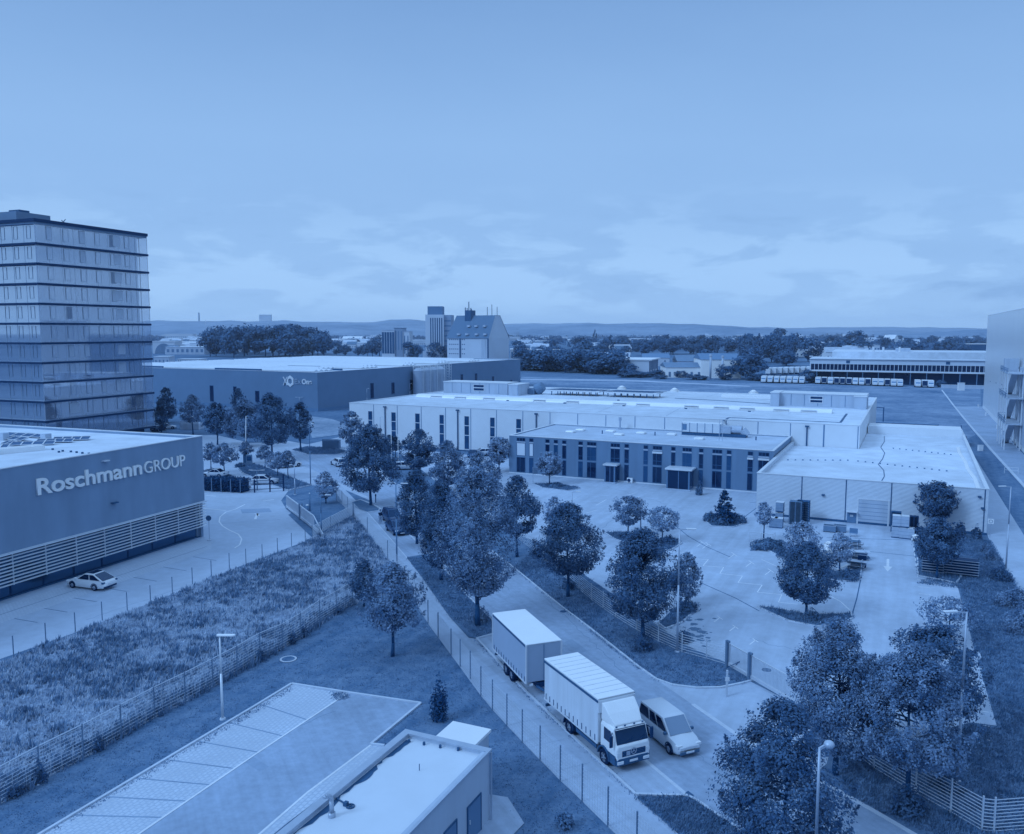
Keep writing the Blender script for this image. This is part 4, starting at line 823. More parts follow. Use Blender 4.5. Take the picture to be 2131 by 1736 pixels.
# ---- tall warehouse on the right ------------------------------------------------------------------
fr = Frame((147.7, 262.8), (-0.428, -0.904)); BH = 28.7
bo = fr.root('high_bay_warehouse', 'tall smooth windowless warehouse at the right edge with an outside stair', 'warehouse')
ring(0, 140, 0, 60, 0.9, BH).build('wall', mat('smooth_metal', 158, 0.02, 0.15, 0.3, 0, 0.5, 0.35, big=0.04), bo)
ring(-.04, 140, -.04, 60, 0, .9, .36).build('plinth', MT['white'], bo); slab(.3, 139.7, .3, 59.7, BH - .5, BH - .2).build('roof', MT['roof2'], bo); coping(0, 140, 0, 60, BH, .3).build('coping', MT['alu'], bo)
for q in ((2042, 848), (2064, 866), (2086, 893), (2098, 905), (2110, 920)):
    s_, _ = fr.l(g(*q)); m_ = MB(); m_.tube((s_, -1.1, 0), (s_, -1.1, 1.0), .22); m_.build('bollard', MT['alu'], bo)
s0, _ = fr.l(g(2109, 921)); s1, _ = fr.l(g(2131, 945))
st_ = MB(); rl = MB()
for x in (s0 - 1, s0 + 4, s0 + 9, s0 + 14):
    for y in (-.5, -3.2): st_.beam((x, y, 0), (x, y, 16), .22)
st_.build('stair_post', MT['alu'], bo); fl = MB()
for k, z in enumerate((5.2, 10.4, 15.4)):
    fl.box(s0 - 1.5, s0 + 15, -3.3, -.35, z, z + .15)
    for zz_ in (z + .6, z + 1.1): rl.beam((s0 - 1.5, -3.3, zz_), (s0 + 15, -3.3, zz_), .08); rl.beam((s0 - 1.5, -3.3, zz_), (s0 - 1.5, -.35, zz_), .08)
    for x in np.arange(s0 - 1.5, s0 + 15, 1.5): rl.beam((x, -3.3, z), (x, -3.3, z + 1.1), .06)
    fl.beam((s0 + 1, -1.8, z - 5.1 if k else .1), (s0 + 12, -1.8, z), 1.2, .2)
fl.build('stair_flight', MT['cream'], bo); rl.build('railing', MT['slate'], bo)
MB().box(s0 + 2, s0 + 30, -.25, -.02, 1.2, 16.5).build('stair_wall', MT['cream'], bo)
MB().box(s0 + 1.2, s0 + 3.6, -3.0, -.4, 15.6, 18.2).build('stair_canopy', MT['cream'], bo)
for q in ((2061, 794), (2073, 797), (2085, 801), (2059, 841), (2078, 857)):
    s_, z = fr.front(*q); MB().box(s_ - .4, s_ + .4, -.06, -.005, z - .12, z + .12).build('wall_lamp', MT['dgr'] if q[1] < 820 else MT['skyl'], bo)

# ---- small flat-roofed building in the foreground --------------------------------------------------
fr = Frame((-6.91, 26.56), (0.415, 0.91)); HHt = 3.6
uo = fr.root('utility_building', 'small flat-roofed utility building in the foreground with grey doors', 'building')
UL, UD = 14.0, 4.75
ring(0, UL, 0, UD, 0, HHt, .25).build('wall', MT['cream'], uo); slab(.25, UL - .25, .25, UD - .25, HHt - .4, HHt - .2).build('roof', mat('wrinkled_foil', 142, 0.04, 0.5, 0.5, 0.35, 0.4, bscale=0.7), uo)
m_ = MB(); m_.box(-.08, UL + .08, -.1, .05, HHt - .05, HHt + .05); m_.box(-.08, UL + .08, UD - .3, UD + .1, HHt - .05, HHt + .05); m_.box(UL - .3, UL + .08, .05, UD - .3, HHt - .05, HHt + .05); m_.build('coping', MT['steel'], uo)
def z3(x, y): return (910.7 + x * 0.3008, 1214.3 + y * 0.3008)
def z2(x, y): return (455.3 + x * 0.3445, 1138.4 + y * 0.3445)
xa, z0 = fr.front(*z3(207, 1736)); xb, zt = fr.front(*z3(293, 1458))
d_ = MB(); d_.box(xa, xb, -.04, .02, 0.05, zt); do = d_.build('door', MT['slate'], uo); f = MB(); f.box(xa - .07, xa, -.06, .02, 0, zt + .07); f.box(xb, xb + .07, -.06, .02, 0, zt + .07); f.box(xa, xb, -.06, .02, zt, zt + .07); f.build('door_frame', MT['dgr'], do)
MB().box(xa + .12, xa + .16, -.09, -.041, 1.0, 1.2).build('handle', MT['alu'], do)
xa2, z0 = fr.front(*z3(40, 1736)); xb2, zt2 = fr.front(*z3(125, 1640)); d_ = MB(); d_.box(xa2, xb2, -.04, .02, 0.05, zt2); do = d_.build('door', MT['slate'], uo); f = MB(); f.box(xb2, xb2 + .07, -.06, .02, 0, zt2 + .07); f.box(xa2, xb2, -.06, .02, zt2, zt2 + .07); f.build('door_frame', MT['dgr'], do)
for q in ((1150, 1180), (1240, 1196), (1338, 1213), (1446, 1230)):
    x, y = fr.top(*z2(*q), HHt - .2); m_ = MB(); m_.tube((x, y, HHt - .25), (x, y, HHt - .05), .07); m_.build('roof_clamp', MT['dgr'], uo)
x, y = fr.top(*z2(683, 1630), HHt - .2); m_ = MB(); m_.tube((x, y, HHt - .3), (x, y, HHt - .0), .16, n=14); m_.tube((x, y, HHt), (x, y, HHt + .55), .10, n=14)
for k in range(6):
    t0, t1 = k / 6 * math.pi * .6, (k + 1) / 6 * math.pi * .6
    m_.tube((x - .28 + .28 * math.cos(t0), y + .1 * (1 - math.cos(t0)), HHt + .55 + .28 * math.sin(t0)), (x - .28 + .28 * math.cos(t1), y + .1 * (1 - math.cos(t1)), HHt + .55 + .28 * math.sin(t1)), .10, .10 - .006 * k, n=12)
m_.build('vent_pipe', MT['steel'], uo, True)
x, y = fr.top(*z2(795, 1570), HHt - .2); m_ = MB()
for k in range(14): 
    t0, t1 = k / 14 * 2 * math.pi, (k + 1) / 14 * 2 * math.pi; m_.beam((x + .17 * math.cos(t0), y + .17 * math.sin(t0), HHt - .17), (x + .17 * math.cos(t1), y + .17 * math.sin(t1), HHt - .17), .05)
m_.beam((x - .17, y, HHt - .17), (x + .17, y, HHt - .17), .04); m_.beam((x, y - .17, HHt - .17), (x, y + .17, HHt - .17), .04); m_.box(x - .1, x + .1, y + .15, y + .32, HHt - .2, HHt - .03); m_.beam((x + .05, y + .32, HHt - .15), (x + .25, y + .95, HHt - .15), .05); m_.build('roof_drain', MT['dgr'], uo)
x, y = fr.top(*z2(1212, 1350), HHt - .2); m_ = MB(); m_.tube((x, y, HHt - .2), (x, y, HHt + .12), .02); m_.build('rod', MT['dgr'], uo)
fd = MB(); rf2 = random.Random(8); up_, lo_ = [], []
for k in range(34):
    x = UL - .5 - k * .27; up_.append((x, UD - .3, HHt - .188)); lo_.append((x + rf2.uniform(-.08, .08), UD - .34 - max(0, .16 + .13 * math.sin(k * .55) + rf2.uniform(-.10, .12)), HHt - .185))
for k in range(33): fd.add([up_[k], up_[k + 1], lo_[k + 1], lo_[k]], [(0, 1, 2, 3)])
fd.build('foil_fold', MT['dgr'], uo)
pp = MB(); pp.tube((UL - .02, -.1, 0), (UL - .02, -.1, HHt - .1), .05); pp.build('downpipe', MT['steel'], uo)
A4 = [fr.top(934.8, 1503.7, 3.0), fr.top(1018, 1518.7, 3.0), fr.top(986, 1553, 3.0), fr.top(905, 1530, 3.0)]
m_ = MB(); xs_ = [p[0] for p in A4]; ys_ = [p[1] for p in A4]; bx0, bx1 = UL + .1, max(xs_); by0, by1 = min(ys_) + .1, max(ys_) - .2
kb = empty('kiosk', fr.w(bx0, by0) + (0,), fr.a, 'pale flat-topped kiosk box standing behind the utility building', 'kiosk')
m_.box(0, bx1 - bx0, 0, by1 - by0, 0, 2.85); m_.build('wall', MT['cream'], kb); MB().box(-.1, bx1 - bx0 + .1, -.1, by1 - by0 + .1, 2.85, 3.0).build('roof', MT['carwhite'], kb)
sheet('entrance_slab', [(985, 1662), (1020.5, 1655), (1056.6, 1661), (1091, 1715), (1067, 1740), (1010, 1800), (940, 1800)], .05, MT['walk'])
# ================================================================== VEHICLES AND THE PERSON
def wheel(root, x, y, r=0.32, w=0.2, out=1):
    m = MB(); n = 20; prof = [(r * .55, -w / 2), (r * .92, -w / 2), (r, -w * .3), (r, w * .3), (r * .92, w / 2), (r * .55, w / 2)]; rings = []
    for i in range(n):
        t = 2 * math.pi * i / n; rings.append([(x + q[0] * math.cos(t), y + q[1], r + q[0] * math.sin(t)) for q in prof])
    rings.append(rings[0]); m.loft(rings, cap=False); m.tube((x, y - w * .3, r), (x, y + w * .3, r), r * .56, n=16); o = m.build('wheel', MT['rubber'], root, True)
    k = MB(); yo = y + out * w * .36; k.tube((x, yo - out * .03, r), (x, yo, r), r * .2, n=10)
    for i in range(5): 
        t = 2 * math.pi * i / 5; k.beam((x, yo, r), (x + r * .56 * math.cos(t), yo, r + r * .56 * math.sin(t)), .07, .05)
    for i in range(16):
        t0, t1 = 2 * math.pi * i / 16, 2 * math.pi * (i + 1) / 16; k.beam((x + r * .57 * math.cos(t0), yo, r + r * .57 * math.sin(t0)), (x + r * .57 * math.cos(t1), yo, r + r * .57 * math.sin(t1)), .05)
    k.build('rim', MT['rim'], o)
    a = MB(); yy = y + out * (w / 2 - .045); a.tube((x, yy - .02, r), (x, yy, r), r * 1.17, n=20); return o
def quad_in(a, b, cc, d, s=0.88, off=0.012):
    P = [Vector(q) for q in (a, b, cc, d)]; ce = sum(P, Vector()) / 4; n = (P[1] - P[0]).cross(P[3] - P[0]).normalized()
    if n.dot(ce - Vector((0, 0, .9))) < 0: n = -n
    return [tuple(ce + (p - ce) * s + n * off) for p in P]
def car(name, P, heading, label, paint, L=4.4, Wd=1.78, H=1.48, style='hatch', group=None, cat='car', bumper=None, plate=True, roofdark=False, wsm=None):
    """local x runs forward"""
    rt = empty(name, P + (0,), heading, label, cat, group); h = L / 2; w = Wd / 2
    van = style == 'van'; zb = .92 if not van else 1.0
    stn = [(-h, .80 * w, .42, zb - .16), (-h + .12, .93 * w, .28, zb - .03), (-h + .7, w, .22, zb), (-.1 * L, w, .20, zb), (.18 * L, w, .20, zb - .01), (.24 * L, .99 * w, .20, zb - .03), (h - .42, .95 * w, .22, zb - .16), (h - .12, .86 * w, .28, zb - .26), (h, .70 * w, .38, zb - .36)]
    if van: stn = [(-h, .93 * w, .35, zb), (-h + .08, .97 * w, .28, zb), (-h + .7, w, .22, zb), (-.1 * L, w, .2, zb), (.16 * L, w, .2, zb), (.24 * L, w, .2, zb), (h - .5, .96 * w, .22, zb - .1), (h - .16, .88 * w, .26, zb - .24), (h, .74 * w, .34, zb - .36)]
    rings = [[(x, -a * .92, z0), (x, -a, z0 + .14), (x, -a, z1 - .2), (x, -a * .93, z1), (x, 0, z1 + .035), (x, a * .93, z1), (x, a, z1 - .2), (x, a, z0 + .14), (x, a * .92, z0)] for (x, a, z0, z1) in stn]
    m = MB(); m.loft(rings)
    gx = {'hatch': (-h + .12, -h + .75, .02 * L, .25 * L), 'sedan': (-h + .75, -h + 1.5, .0, .23 * L), 'estate': (-h + .06, -h + .42, .03 * L, .24 * L), 'coupe': (-h + .1, -h + 1.35, .01 * L, .27 * L), 'van': (-h + .03, -h + .16, .10 * L, .29 * L)}[style]
    bw_, rw = .93 * w, (.74 * w if not van else .82 * w); zs = zb - .02; zr = H - .05
    base = [(gx[0], -bw_ * .97, zs), (gx[3], -bw_ * .95, zs - .04), (gx[3], bw_ * .95, zs - .04), (gx[0], bw_ * .97, zs)]
    roof = [(gx[1], -rw, zr), (gx[2], -rw, zr), (gx[2], rw, zr), (gx[1], rw, zr)]
    top = [(gx[1] + .18, -rw * .75, H), (gx[2] - .22, -rw * .75, H), (gx[2] - .22, rw * .75, H), (gx[1] + .18, rw * .75, H)]
    m.loft([base, roof, top]); body = m.build('body', paint, rt, False); bevel(body, .06, 3)
    body.data.polygons.foreach_set('use_smooth', [True] * len(body.data.polygons))
    def glass(nm, q, s=0.9): 
        mb_ = MB(); mb_.add(q, [(0, 1, 2, 3)]); o = mb_.build(nm, MT['glassd'], rt); sm = o.modifiers.new('thick', 'SOLIDIFY'); sm.thickness = .01; sm.offset = 0; return o
    wo_ = glass('windscreen', quad_in(base[1], base[2], roof[2], roof[1], .90, .035))
    if wsm: wo_.data.materials[0] = wsm
    glass('rear_window', quad_in(base[0], base[3], roof[3], roof[0], .86, .035))
    for sgn, (b0, b1, r1, r0) in ((-1, (base[0], base[1], roof[1], roof[0])), (1, (base[3], base[2], roof[2], roof[3]))):
        def lp(t, u): 
            lo = Vector(b0).lerp(Vector(b1), t); hi = Vector(r0).lerp(Vector(r1), t); return lo.lerp(hi, u)
        cuts = ((.05, .44), (.48, .92)) if not van else ((.03, .36), (.40, .64), (.67, .95))
        for (t0, t1) in cuts:
            q = [lp(t0, .14), lp(t1, .14), lp(t1 - (.02 if t1 < .9 else .04), .88), lp(t0 + .02, .88)]; n = Vector((0, sgn, .3)) * .03; glass('side_window', [tuple(p + n) for p in q])
    if roofdark:
        MB().box(gx[1] + .1, gx[2] - .1, -rw * .8, rw * .8, H - .02, H + .012).build('glass_roof', MT['glassd'], rt)
    wb = .29 * L
    for sx in (-1, 1):
        for sy in (-1, 1):
            wo = wheel(rt, sx * wb + .02 * L, sy * (w - .085), .32, .2, sy)
            a = MB(); xx = sx * wb + .02 * L; yy = sy * w; rings = []
            for k in range(13):
                t = math.pi * k / 12; rings.append([(xx + rr * math.cos(t), yy + dy, .32 + rr * math.sin(t)) for rr, dy in ((.40, -.03 * sy), (.40, .012 * sy), (.33, .012 * sy), (.33, -.03 * sy))])
            a.loft(rings); a.build('wheel_arch', MT['dark'], rt)
    for sy in (-1, 1):
        k = MB(); k.box(h - .30, h - .06, sy * .72 * w - .17, sy * .72 * w + .17, zb - .38, zb - .22); bevel(k.build('headlight', MT['lampglass'], rt), .03)
        k = MB(); k.box(-h - .0, -h + .22, sy * .80 * w - .14, sy * .80 * w + .14, zb - .22, zb + (.05 if van else -.06)); bevel(k.build('tail_light', MT['dgr'], rt), .03)
        k = MB(); k.box(gx[3] - .35, gx[3] - .2, sy * (w + .02) - .1, sy * (w + .02) + .1, zb, zb + .17); bevel(k.build('mirror', bumper or paint, rt), .03)
    k = MB(); k.box(h - .16, h + .03, -.72 * w, .72 * w, .24, .42); bevel(k.build('front_bumper', bumper or MT['dark'], rt), .04)
    k = MB(); k.box(-h - .03, -h + .16, -.8 * w, .8 * w, .26, .44); bevel(k.build('rear_bumper', bumper or MT['dark'], rt), .04)
    MB().box(h - .1, h + .0, -.42 * w, .42 * w, .46, .54).build('grille', MT['dark'], rt)
    if plate: MB().box(h + .03, h + .05, -.26, .26, .32, .43).build('number_plate', MT['paint'], rt); MB().box(-h - .05, -h - .005, -.26, .26, .56, .67).build('number_plate', MT['paint'], rt)
    return rt
def head(a, b): return math.atan2(b[1] - a[1], b[0] - a[0])
def mid(*p): return (sum(q[0] for q in p) / len(p), sum(q[1] for q in p) / len(p))
UR = (0.43, -0.903)                                         # the way the parked lorry points
AR = math.atan2(UR[1], UR[0])
# white car beside the office windows: near side wheels at the two measured spots
a, b = g(201.5, 1230), g(152.6, 1223.5); ang = head(a, b); nrm = (math.sin(ang), -math.cos(ang))
ce = mid(a, b); ce = (ce[0] + nrm[0] * .8 * (1 if nrm[1] > 0 else -1), ce[1] + nrm[1] * .8 * (1 if nrm[1] > 0 else -1))
car('parked_car', ce, ang, 'white car with dark glass roof parked by the louvred office windows', MT['carwhite'], 4.55, 1.85, 1.52, 'coupe', roofdark=True)
# light van passing the lorry
a, b = g(1340, 1528), g(1390, 1563); ce = mid(a, b); n_ = (.903, .43)
car('van', (ce[0] + n_[0] * .78 + .1, ce[1] + n_[1] * .78 - .15), AR - rad(3), 'silver high-roofed passenger van driving past the lorry', MT['carsilver'], 4.3, 1.78, 1.80, 'van', cat='van', bumper=mat('grey_bumper', 50, .03), wsm=glass_mat('windscreen_sky_sheen', 78, .2))  # the sky's reflection on the windscreen is put into its lighter glass colour
car('estate_car', g(705, 969), math.atan2(.85, -.5), 'silver estate car on the road near the junction', MT['carsilver'], 4.6, 1.8, 1.5, 'estate')
car('suv', (g(812, 1092)[0] + .1, g(812, 1092)[1] + 1.6), AR, 'dark car behind another dark car in the roadside bay', MT['cardark'], 4.5, 1.82, 1.66, 'estate')
car('dark_car', (g(829, 1116)[0] - .45, g(829, 1116)[1] + 2.0), AR, 'black car facing the camera, foremost in the roadside bay', MT['cardark'], 4.4, 1.8, 1.5, 'hatch')
car('hatchback', mid(g(530.5, 1008), g(561.6, 1010.5), g(560, 1003)), 0.05, 'silver hatchback behind the dark barrier gate', MT['carsilver'], 4.2, 1.75, 1.5, 'hatch')
car('dark_car', g(985, 951), AR + 2.6, 'dark car parked against the white hall wall', MT['cardark'], 4.4, 1.8, 1.46, 'sedan')
car('silver_car', g(842, 977), .2, 'pale car half hidden among the verge trees', MT['carsilver'], 4.2, 1.75, 1.45, 'hatch')
car('silver_car', g(447, 993), 3.0, 'silver car parked behind the dark hedge beside two small trees', MT['carsilver'], 4.3, 1.75, 1.45, 'sedan')
car('white_car', g(603, 972), .8, 'white car partly behind a small tree on the forecourt island', MT['carwhite'], 4.2, 1.75, 1.5, 'hatch')
for i, (px, py, col, lab) in enumerate(((348, 893, 'carsilver', 'silver car at the foot of the glass tower'), (330, 897, 'cardark', 'dark car tucked under the glass tower corner'), (392, 872, 'carwhite', 'white car by the pale enclosure near the tower trees'), (1002, 948, 'carsilver', 'pale car beside the round tree at the hall wall'))):
    car('parked_car', g(px, py), .3 + i, lab, MT[col], 4.2, 1.75, 1.46, 'hatch')

# ---- lorry -----------------------------------------------------------------------------------------
LP = g(1258, 1591); wl = 2.35
# origin: middle of the front axle on the ground
nl = (.903, .43); O = (LP[0] + nl[0] * 1.08, LP[1] + nl[1] * 1.08)
lr = empty('lorry', O + (0,), AR, 'white curtain-sided box lorry with roof deflector parked in the roadside bay', 'lorry')
BT, BF, BL_ = 3.55, -0.55, 6.45                                  # box top, box front, length of the box
m = MB(); m.box(BF - BL_, BF, -1.2, 1.2, 1.05, BT - .02); bevel(m.build('cargo_box', MT['tarpside'], lr), .05)
m = MB(); m.box(BF - BL_ - .02, BF + .02, -1.22, 1.22, BT - .02, BT + .06); ro_ = bevel(m.build('box_roof', MT['tarp'], lr), .04)
for k in range(1, 11):
    x = BF - BL_ * k / 11; MB().box(x - .025, x + .025, -1.15, 1.15, BT + .058, BT + .075).build('roof_bow', MT['tarpside'], ro_)
m = MB(); m.box(BF - BL_, BF, -1.235, -1.205, BT - .2, BT - .06); m.box(BF - BL_, BF, 1.205, 1.235, BT - .2, BT - .06); m.build('curtain_rail', MT['dgr'], lr)
m = MB(); m.box(BF + .02, BF + .10, -1.2, 1.2, BT - .75, BT - .06); m.box(BF + .005, BF + .02, -1.22, 1.22, 1.05, BT - .75); m.build('front_board', MT['alu'], lr)
m = MB()
for k in range(7): y = -1 + k / 3; m.box(BF + .1, BF + .12, y - .08, y + .08, BT - .80, BT - .76)
m.build('marker_strip', MT['dgr'], lr)
for sy in (-1, 1):
    for k in range(13):
        x = BF - .3 - k * .49; MB().box(x - .025, x + .025, sy * 1.215 - .012, sy * 1.215 + .012, .96, 1.42).build('curtain_strap', MT['dgr'], lr)
    MB().box(BF - BL_, BF, sy * 1.2 - .03, sy * 1.2 + .03, .95, 1.06).build('side_rail', MT['alu'], lr)
    m = MB(); m.box(-3.2, -.9, sy * 1.05 - .03, sy * 1.05 + .03, .5, .72); m.box(-3.2, -3.1, sy * 1.05 - .03, sy * 1.05 + .03, .72, 1.0); m.box(-1.0, -.9, sy * 1.05 - .03, sy * 1.05 + .03, .72, 1.0); m.build('side_guard', MT['dgr'], lr)
    MB().box(-2.6, -1.3, sy * .75 - .2, sy * .75 + .2, .48, .95).build('tank', MT['steel'], lr)
m = MB(); m.box(BF - BL_, .8, -.5, .5, .55, .95); m.build('chassis', MT['dark'], lr)
m = MB(); m.box(BF - BL_ - .05, BF - BL_ + .05, -1.1, 1.1, .45, .62); m.box(BF - BL_, BF - BL_ + .3, -.9, -.8, .62, .95); m.box(BF - BL_, BF - BL_ + .3, .8, .9, .62, .95); m.build('rear_bar', MT['dgr'], lr)
for (x, w_) in ((0, .26), (-3.95, .5)):
    for sy in (-1, 1):
        wheel(lr, x, sy * (1.16 - w_ / 2), .46, w_, sy)
        a = MB(); rings = []
        for k in range(11):
            t = math.pi * k / 10; rings.append([(x + rr * math.cos(t), sy * 1.0 + dy, .48 + rr * math.sin(t)) for rr, dy in ((.62, -.14 * sy), (.62, .2 * sy), (.55, .2 * sy), (.55, -.14 * sy))])
        a.loft(rings); a.build('mudguard', MT['dgr'] if x == 0 else MT['dark'], lr)
# cab
CAB = MT['carwhite']; F_ = 1.22
sec = lambda x, w_, z0, z1: [(x, -w_, z0), (x, -w_, z1 - .2), (x, -w_ + .1, z1), (x, w_ - .1, z1), (x, w_, z1 - .2), (x, w_, z0)]
m = MB(); m.loft([sec(-.45, 1.1, .95, 2.42), sec(.45, 1.12, .95, 2.45), sec(.78, 1.12, .95, 2.42), sec(F_ - .12, 1.1, .95, 1.62), sec(F_, 1.06, .72, 1.50)]); cb_ = bevel(m.build('cab', CAB, lr), .06, 3)
def plate(nm, q, m_, par=lr, th=.02):
    mb_ = MB(); mb_.add(q, [(0, 1, 2, 3)]); o = mb_.build(nm, m_, par); s_ = o.modifiers.new('thick', 'SOLIDIFY'); s_.thickness = th; s_.offset = 0; return o
ws = plate('windscreen', [(F_ - .085, -1.0, 1.60), (F_ - .085, 1.0, 1.60), (.83, .98, 2.36), (.83, -.98, 2.36)], MT['glassd'])
for y in (-.45, .35):
    m = MB(); m.beam((F_ - .06, y, 1.62), (F_ - .16, y + .55, 1.86), .03); m.build('wiper', MT['dark'], ws)
plate('sun_visor', [(.86, -1.0, 2.32), (.86, 1.0, 2.32), (1.02, .98, 2.40), (1.02, -.98, 2.40)], CAB)
for sy in (-1, 1):
    y = sy * 1.135; plate('side_window', [(.0, y, 1.55), (.9, y, 1.55), (.66, y, 2.22), (.0, y, 2.22)], MT['glassd'])
    m = MB(); m.box(.98, 1.08, sy * 1.32 - .1, sy * 1.32 + .1, 1.5, 2.15); mo = bevel(m.build('mirror', MT['dark'], lr), .03); m = MB(); m.beam((.8, sy * 1.12, 2.2), (1.0, sy * 1.3, 2.1), .04); m.build('mirror_arm', MT['dark'], mo)
    m = MB(); m.box(F_ - .06, F_ + .06, sy * .83 - .2, sy * .83 + .2, .52, .70); bevel(m.build('headlight', MT['lampglass'], lr), .03)
    m = MB(); m.box(F_ - .06, F_ + .015, sy * .93 - .12, sy * .93 + .12, .98, 1.18); m.build('indicator', MT['lampglass'], lr)
    m = MB(); m.box(-.45, .1, sy * 1.06 - .06, sy * 1.06 + .06, .45, .95) if False else m.box(.55, F_ - .1, sy * 1.08 - .05, sy * 1.08 + .05, .45, .95); m.build('cab_step', MT['dgr'], lr)
m = MB(); m.box(F_ - .02, F_ + .02, -.72, .78, .92, 1.24); gr_ = m.build('grille', MT['dark'], lr)
m = MB()
for k in range(3): z = .98 + k * .09; m.box(F_ + .02, F_ + .03, -.7, .76, z, z + .035)
m.build('grille_bar', MT['dgr'], gr_)
m = MB(); n = 18; ez = 1.17; R_ = .17; xx = F_ + .045
for i in range(n):
    t0, t1 = 2 * math.pi * i / n, 2 * math.pi * (i + 1) / n; m.beam((xx, R_ * math.cos(t0), ez + R_ * math.sin(t0)), (xx, R_ * math.cos(t1), ez + R_ * math.sin(t1)), .03)
for k in range(3):
    t = math.pi / 2 + k * 2 * math.pi / 3; m.beam((xx, 0, ez), (xx, R_ * math.cos(t), ez + R_ * math.sin(t)), .035)
m.build('star_emblem', MT['rim'], gr_); MB().box(F_ + .02, F_ + .035, -.46, -.22, .96, 1.2).build('sticker', MT['tarpgrey'], gr_)
m = MB(); m.loft([sec(F_ - .35, 1.12, .42, .84), sec(F_ + .02, 1.06, .42, .84)]); bevel(m.build('bumper', MT['dgr'], lr), .05)
MB().box(F_ + .045, F_ + .065, -.26, .26, .58, .70).build('number_plate', MT['paint'], lr)
m = MB(); m.loft([[(-.45, -1.05, 2.44), (-.45, 1.05, 2.44), (-.45, 1.05, 3.38), (-.45, -1.05, 3.38)], [(-.30, -1.05, 2.44), (-.30, 1.05, 2.44), (-.30, 1.05, 3.42), (-.30, -1.05, 3.42)], [(.25, -1.0, 2.44), (.25, 1.0, 2.44), (.25, 1.0, 2.98), (.25, -1.0, 2.98)], [(.72, -.86, 2.43), (.72, .86, 2.43), (.72, .86, 2.52), (.72, -.86, 2.52)]]); bevel(m.build('roof_deflector', MT['tarp'], lr), .05, 3)
for y in (-.85, -.3, .3, .85): MB().box(.78, .84, y - .05, y + .05, 2.43, 2.5).build('roof_light', MT['dgr'], lr)
# ---- trailer behind it
T0, T1, T2, T3 = g(1027, 1278, 3.6), g(1097, 1344.5, 3.6), g(1166, 1331, 3.6), g(1091, 1267, 3.6)
tc_ = mid(T0, T1, T2, T3); ta = head(T0, T1); tl = 6.62; tw = 2.5
tr = empty('trailer', tc_ + (0,), ta, 'grey-sided two-axle curtain trailer with white roof standing behind the lorry', 'trailer')
h = tl / 2; w = tw / 2
m = MB(); m.box(-h, h, -w, w, 1.02, 3.56); bevel(m.build('cargo_box', MT['tarpgrey'], tr), .04); m = MB(); m.box(-h - .03, h + .03, -w - .03, w + .03, 3.56, 3.64); bevel(m.build('box_roof', MT['tarp'], tr), .03)
m = MB(); m.box(-h, h, -w - .03, -w - .005, 3.4, 3.53); m.box(-h, h, w + .005, w + .03, 3.4, 3.53); m.build('curtain_rail', MT['dgr'], tr)
for (x, y) in ((-h, -w), (h, -w), (h, w), (-h, w)): MB().box(x - .05, x + .05, y - .05, y + .05, 1.0, 3.57).build('corner_post', MT['alu'], tr)
m = MB(); m.box(h + .01, h + .03, -.02, .02, 1.1, 3.5); m.build('door_seam', MT['slate'], tr)
for sy in (-1, 1):
    for k in range(13):
        x = h - .3 - k * .5; MB().box(x - .025, x + .025, sy * (w + .015) - .012, sy * (w + .015) + .012, .92, 1.36).build('curtain_strap', MT['dgr'], tr)
    MB().box(-h, h, sy * w - .03, sy * w + .03, .92, 1.03).build('side_rail', MT['alu'], tr)
    for x in (-.55, .55): wheel(tr, x - .1, sy * (w - .2), .46, .4, sy)
    MB().box(-1.4, 1.2, sy * (w - .2) - .22, sy * (w - .2) + .22, .96, 1.0).build('mudguard', MT['dark'], tr)
m = MB(); m.box(-h, h, -.5, .5, .6, .92); m.build('chassis', MT['dark'], tr); m = MB(); m.box(-h - .04, -h + .06, -1.1, 1.1, .45, .6); m.box(-h, -h + .2, -.8, -.7, .6, .95); m.box(-h, -h + .2, .7, .8, .6, .95); m.build('rear_bar', MT['dgr'], tr)
m = MB(); m.beam((h, -.5, .7), (h + 1.3, 0, .6), .12); m.beam((h, .5, .7), (h + 1.3, 0, .6), .12); m.tube((h + 1.2, 0, .55), (h + 1.45, 0, .55), .1); m.build('drawbar', MT['dgr'], tr)
for sy in (-1, 1): MB().box(h + .02, h + .05, sy * .9 - .12, sy * .9 + .12, .78, .95).build('marker_light', MT['lampglass'], tr)

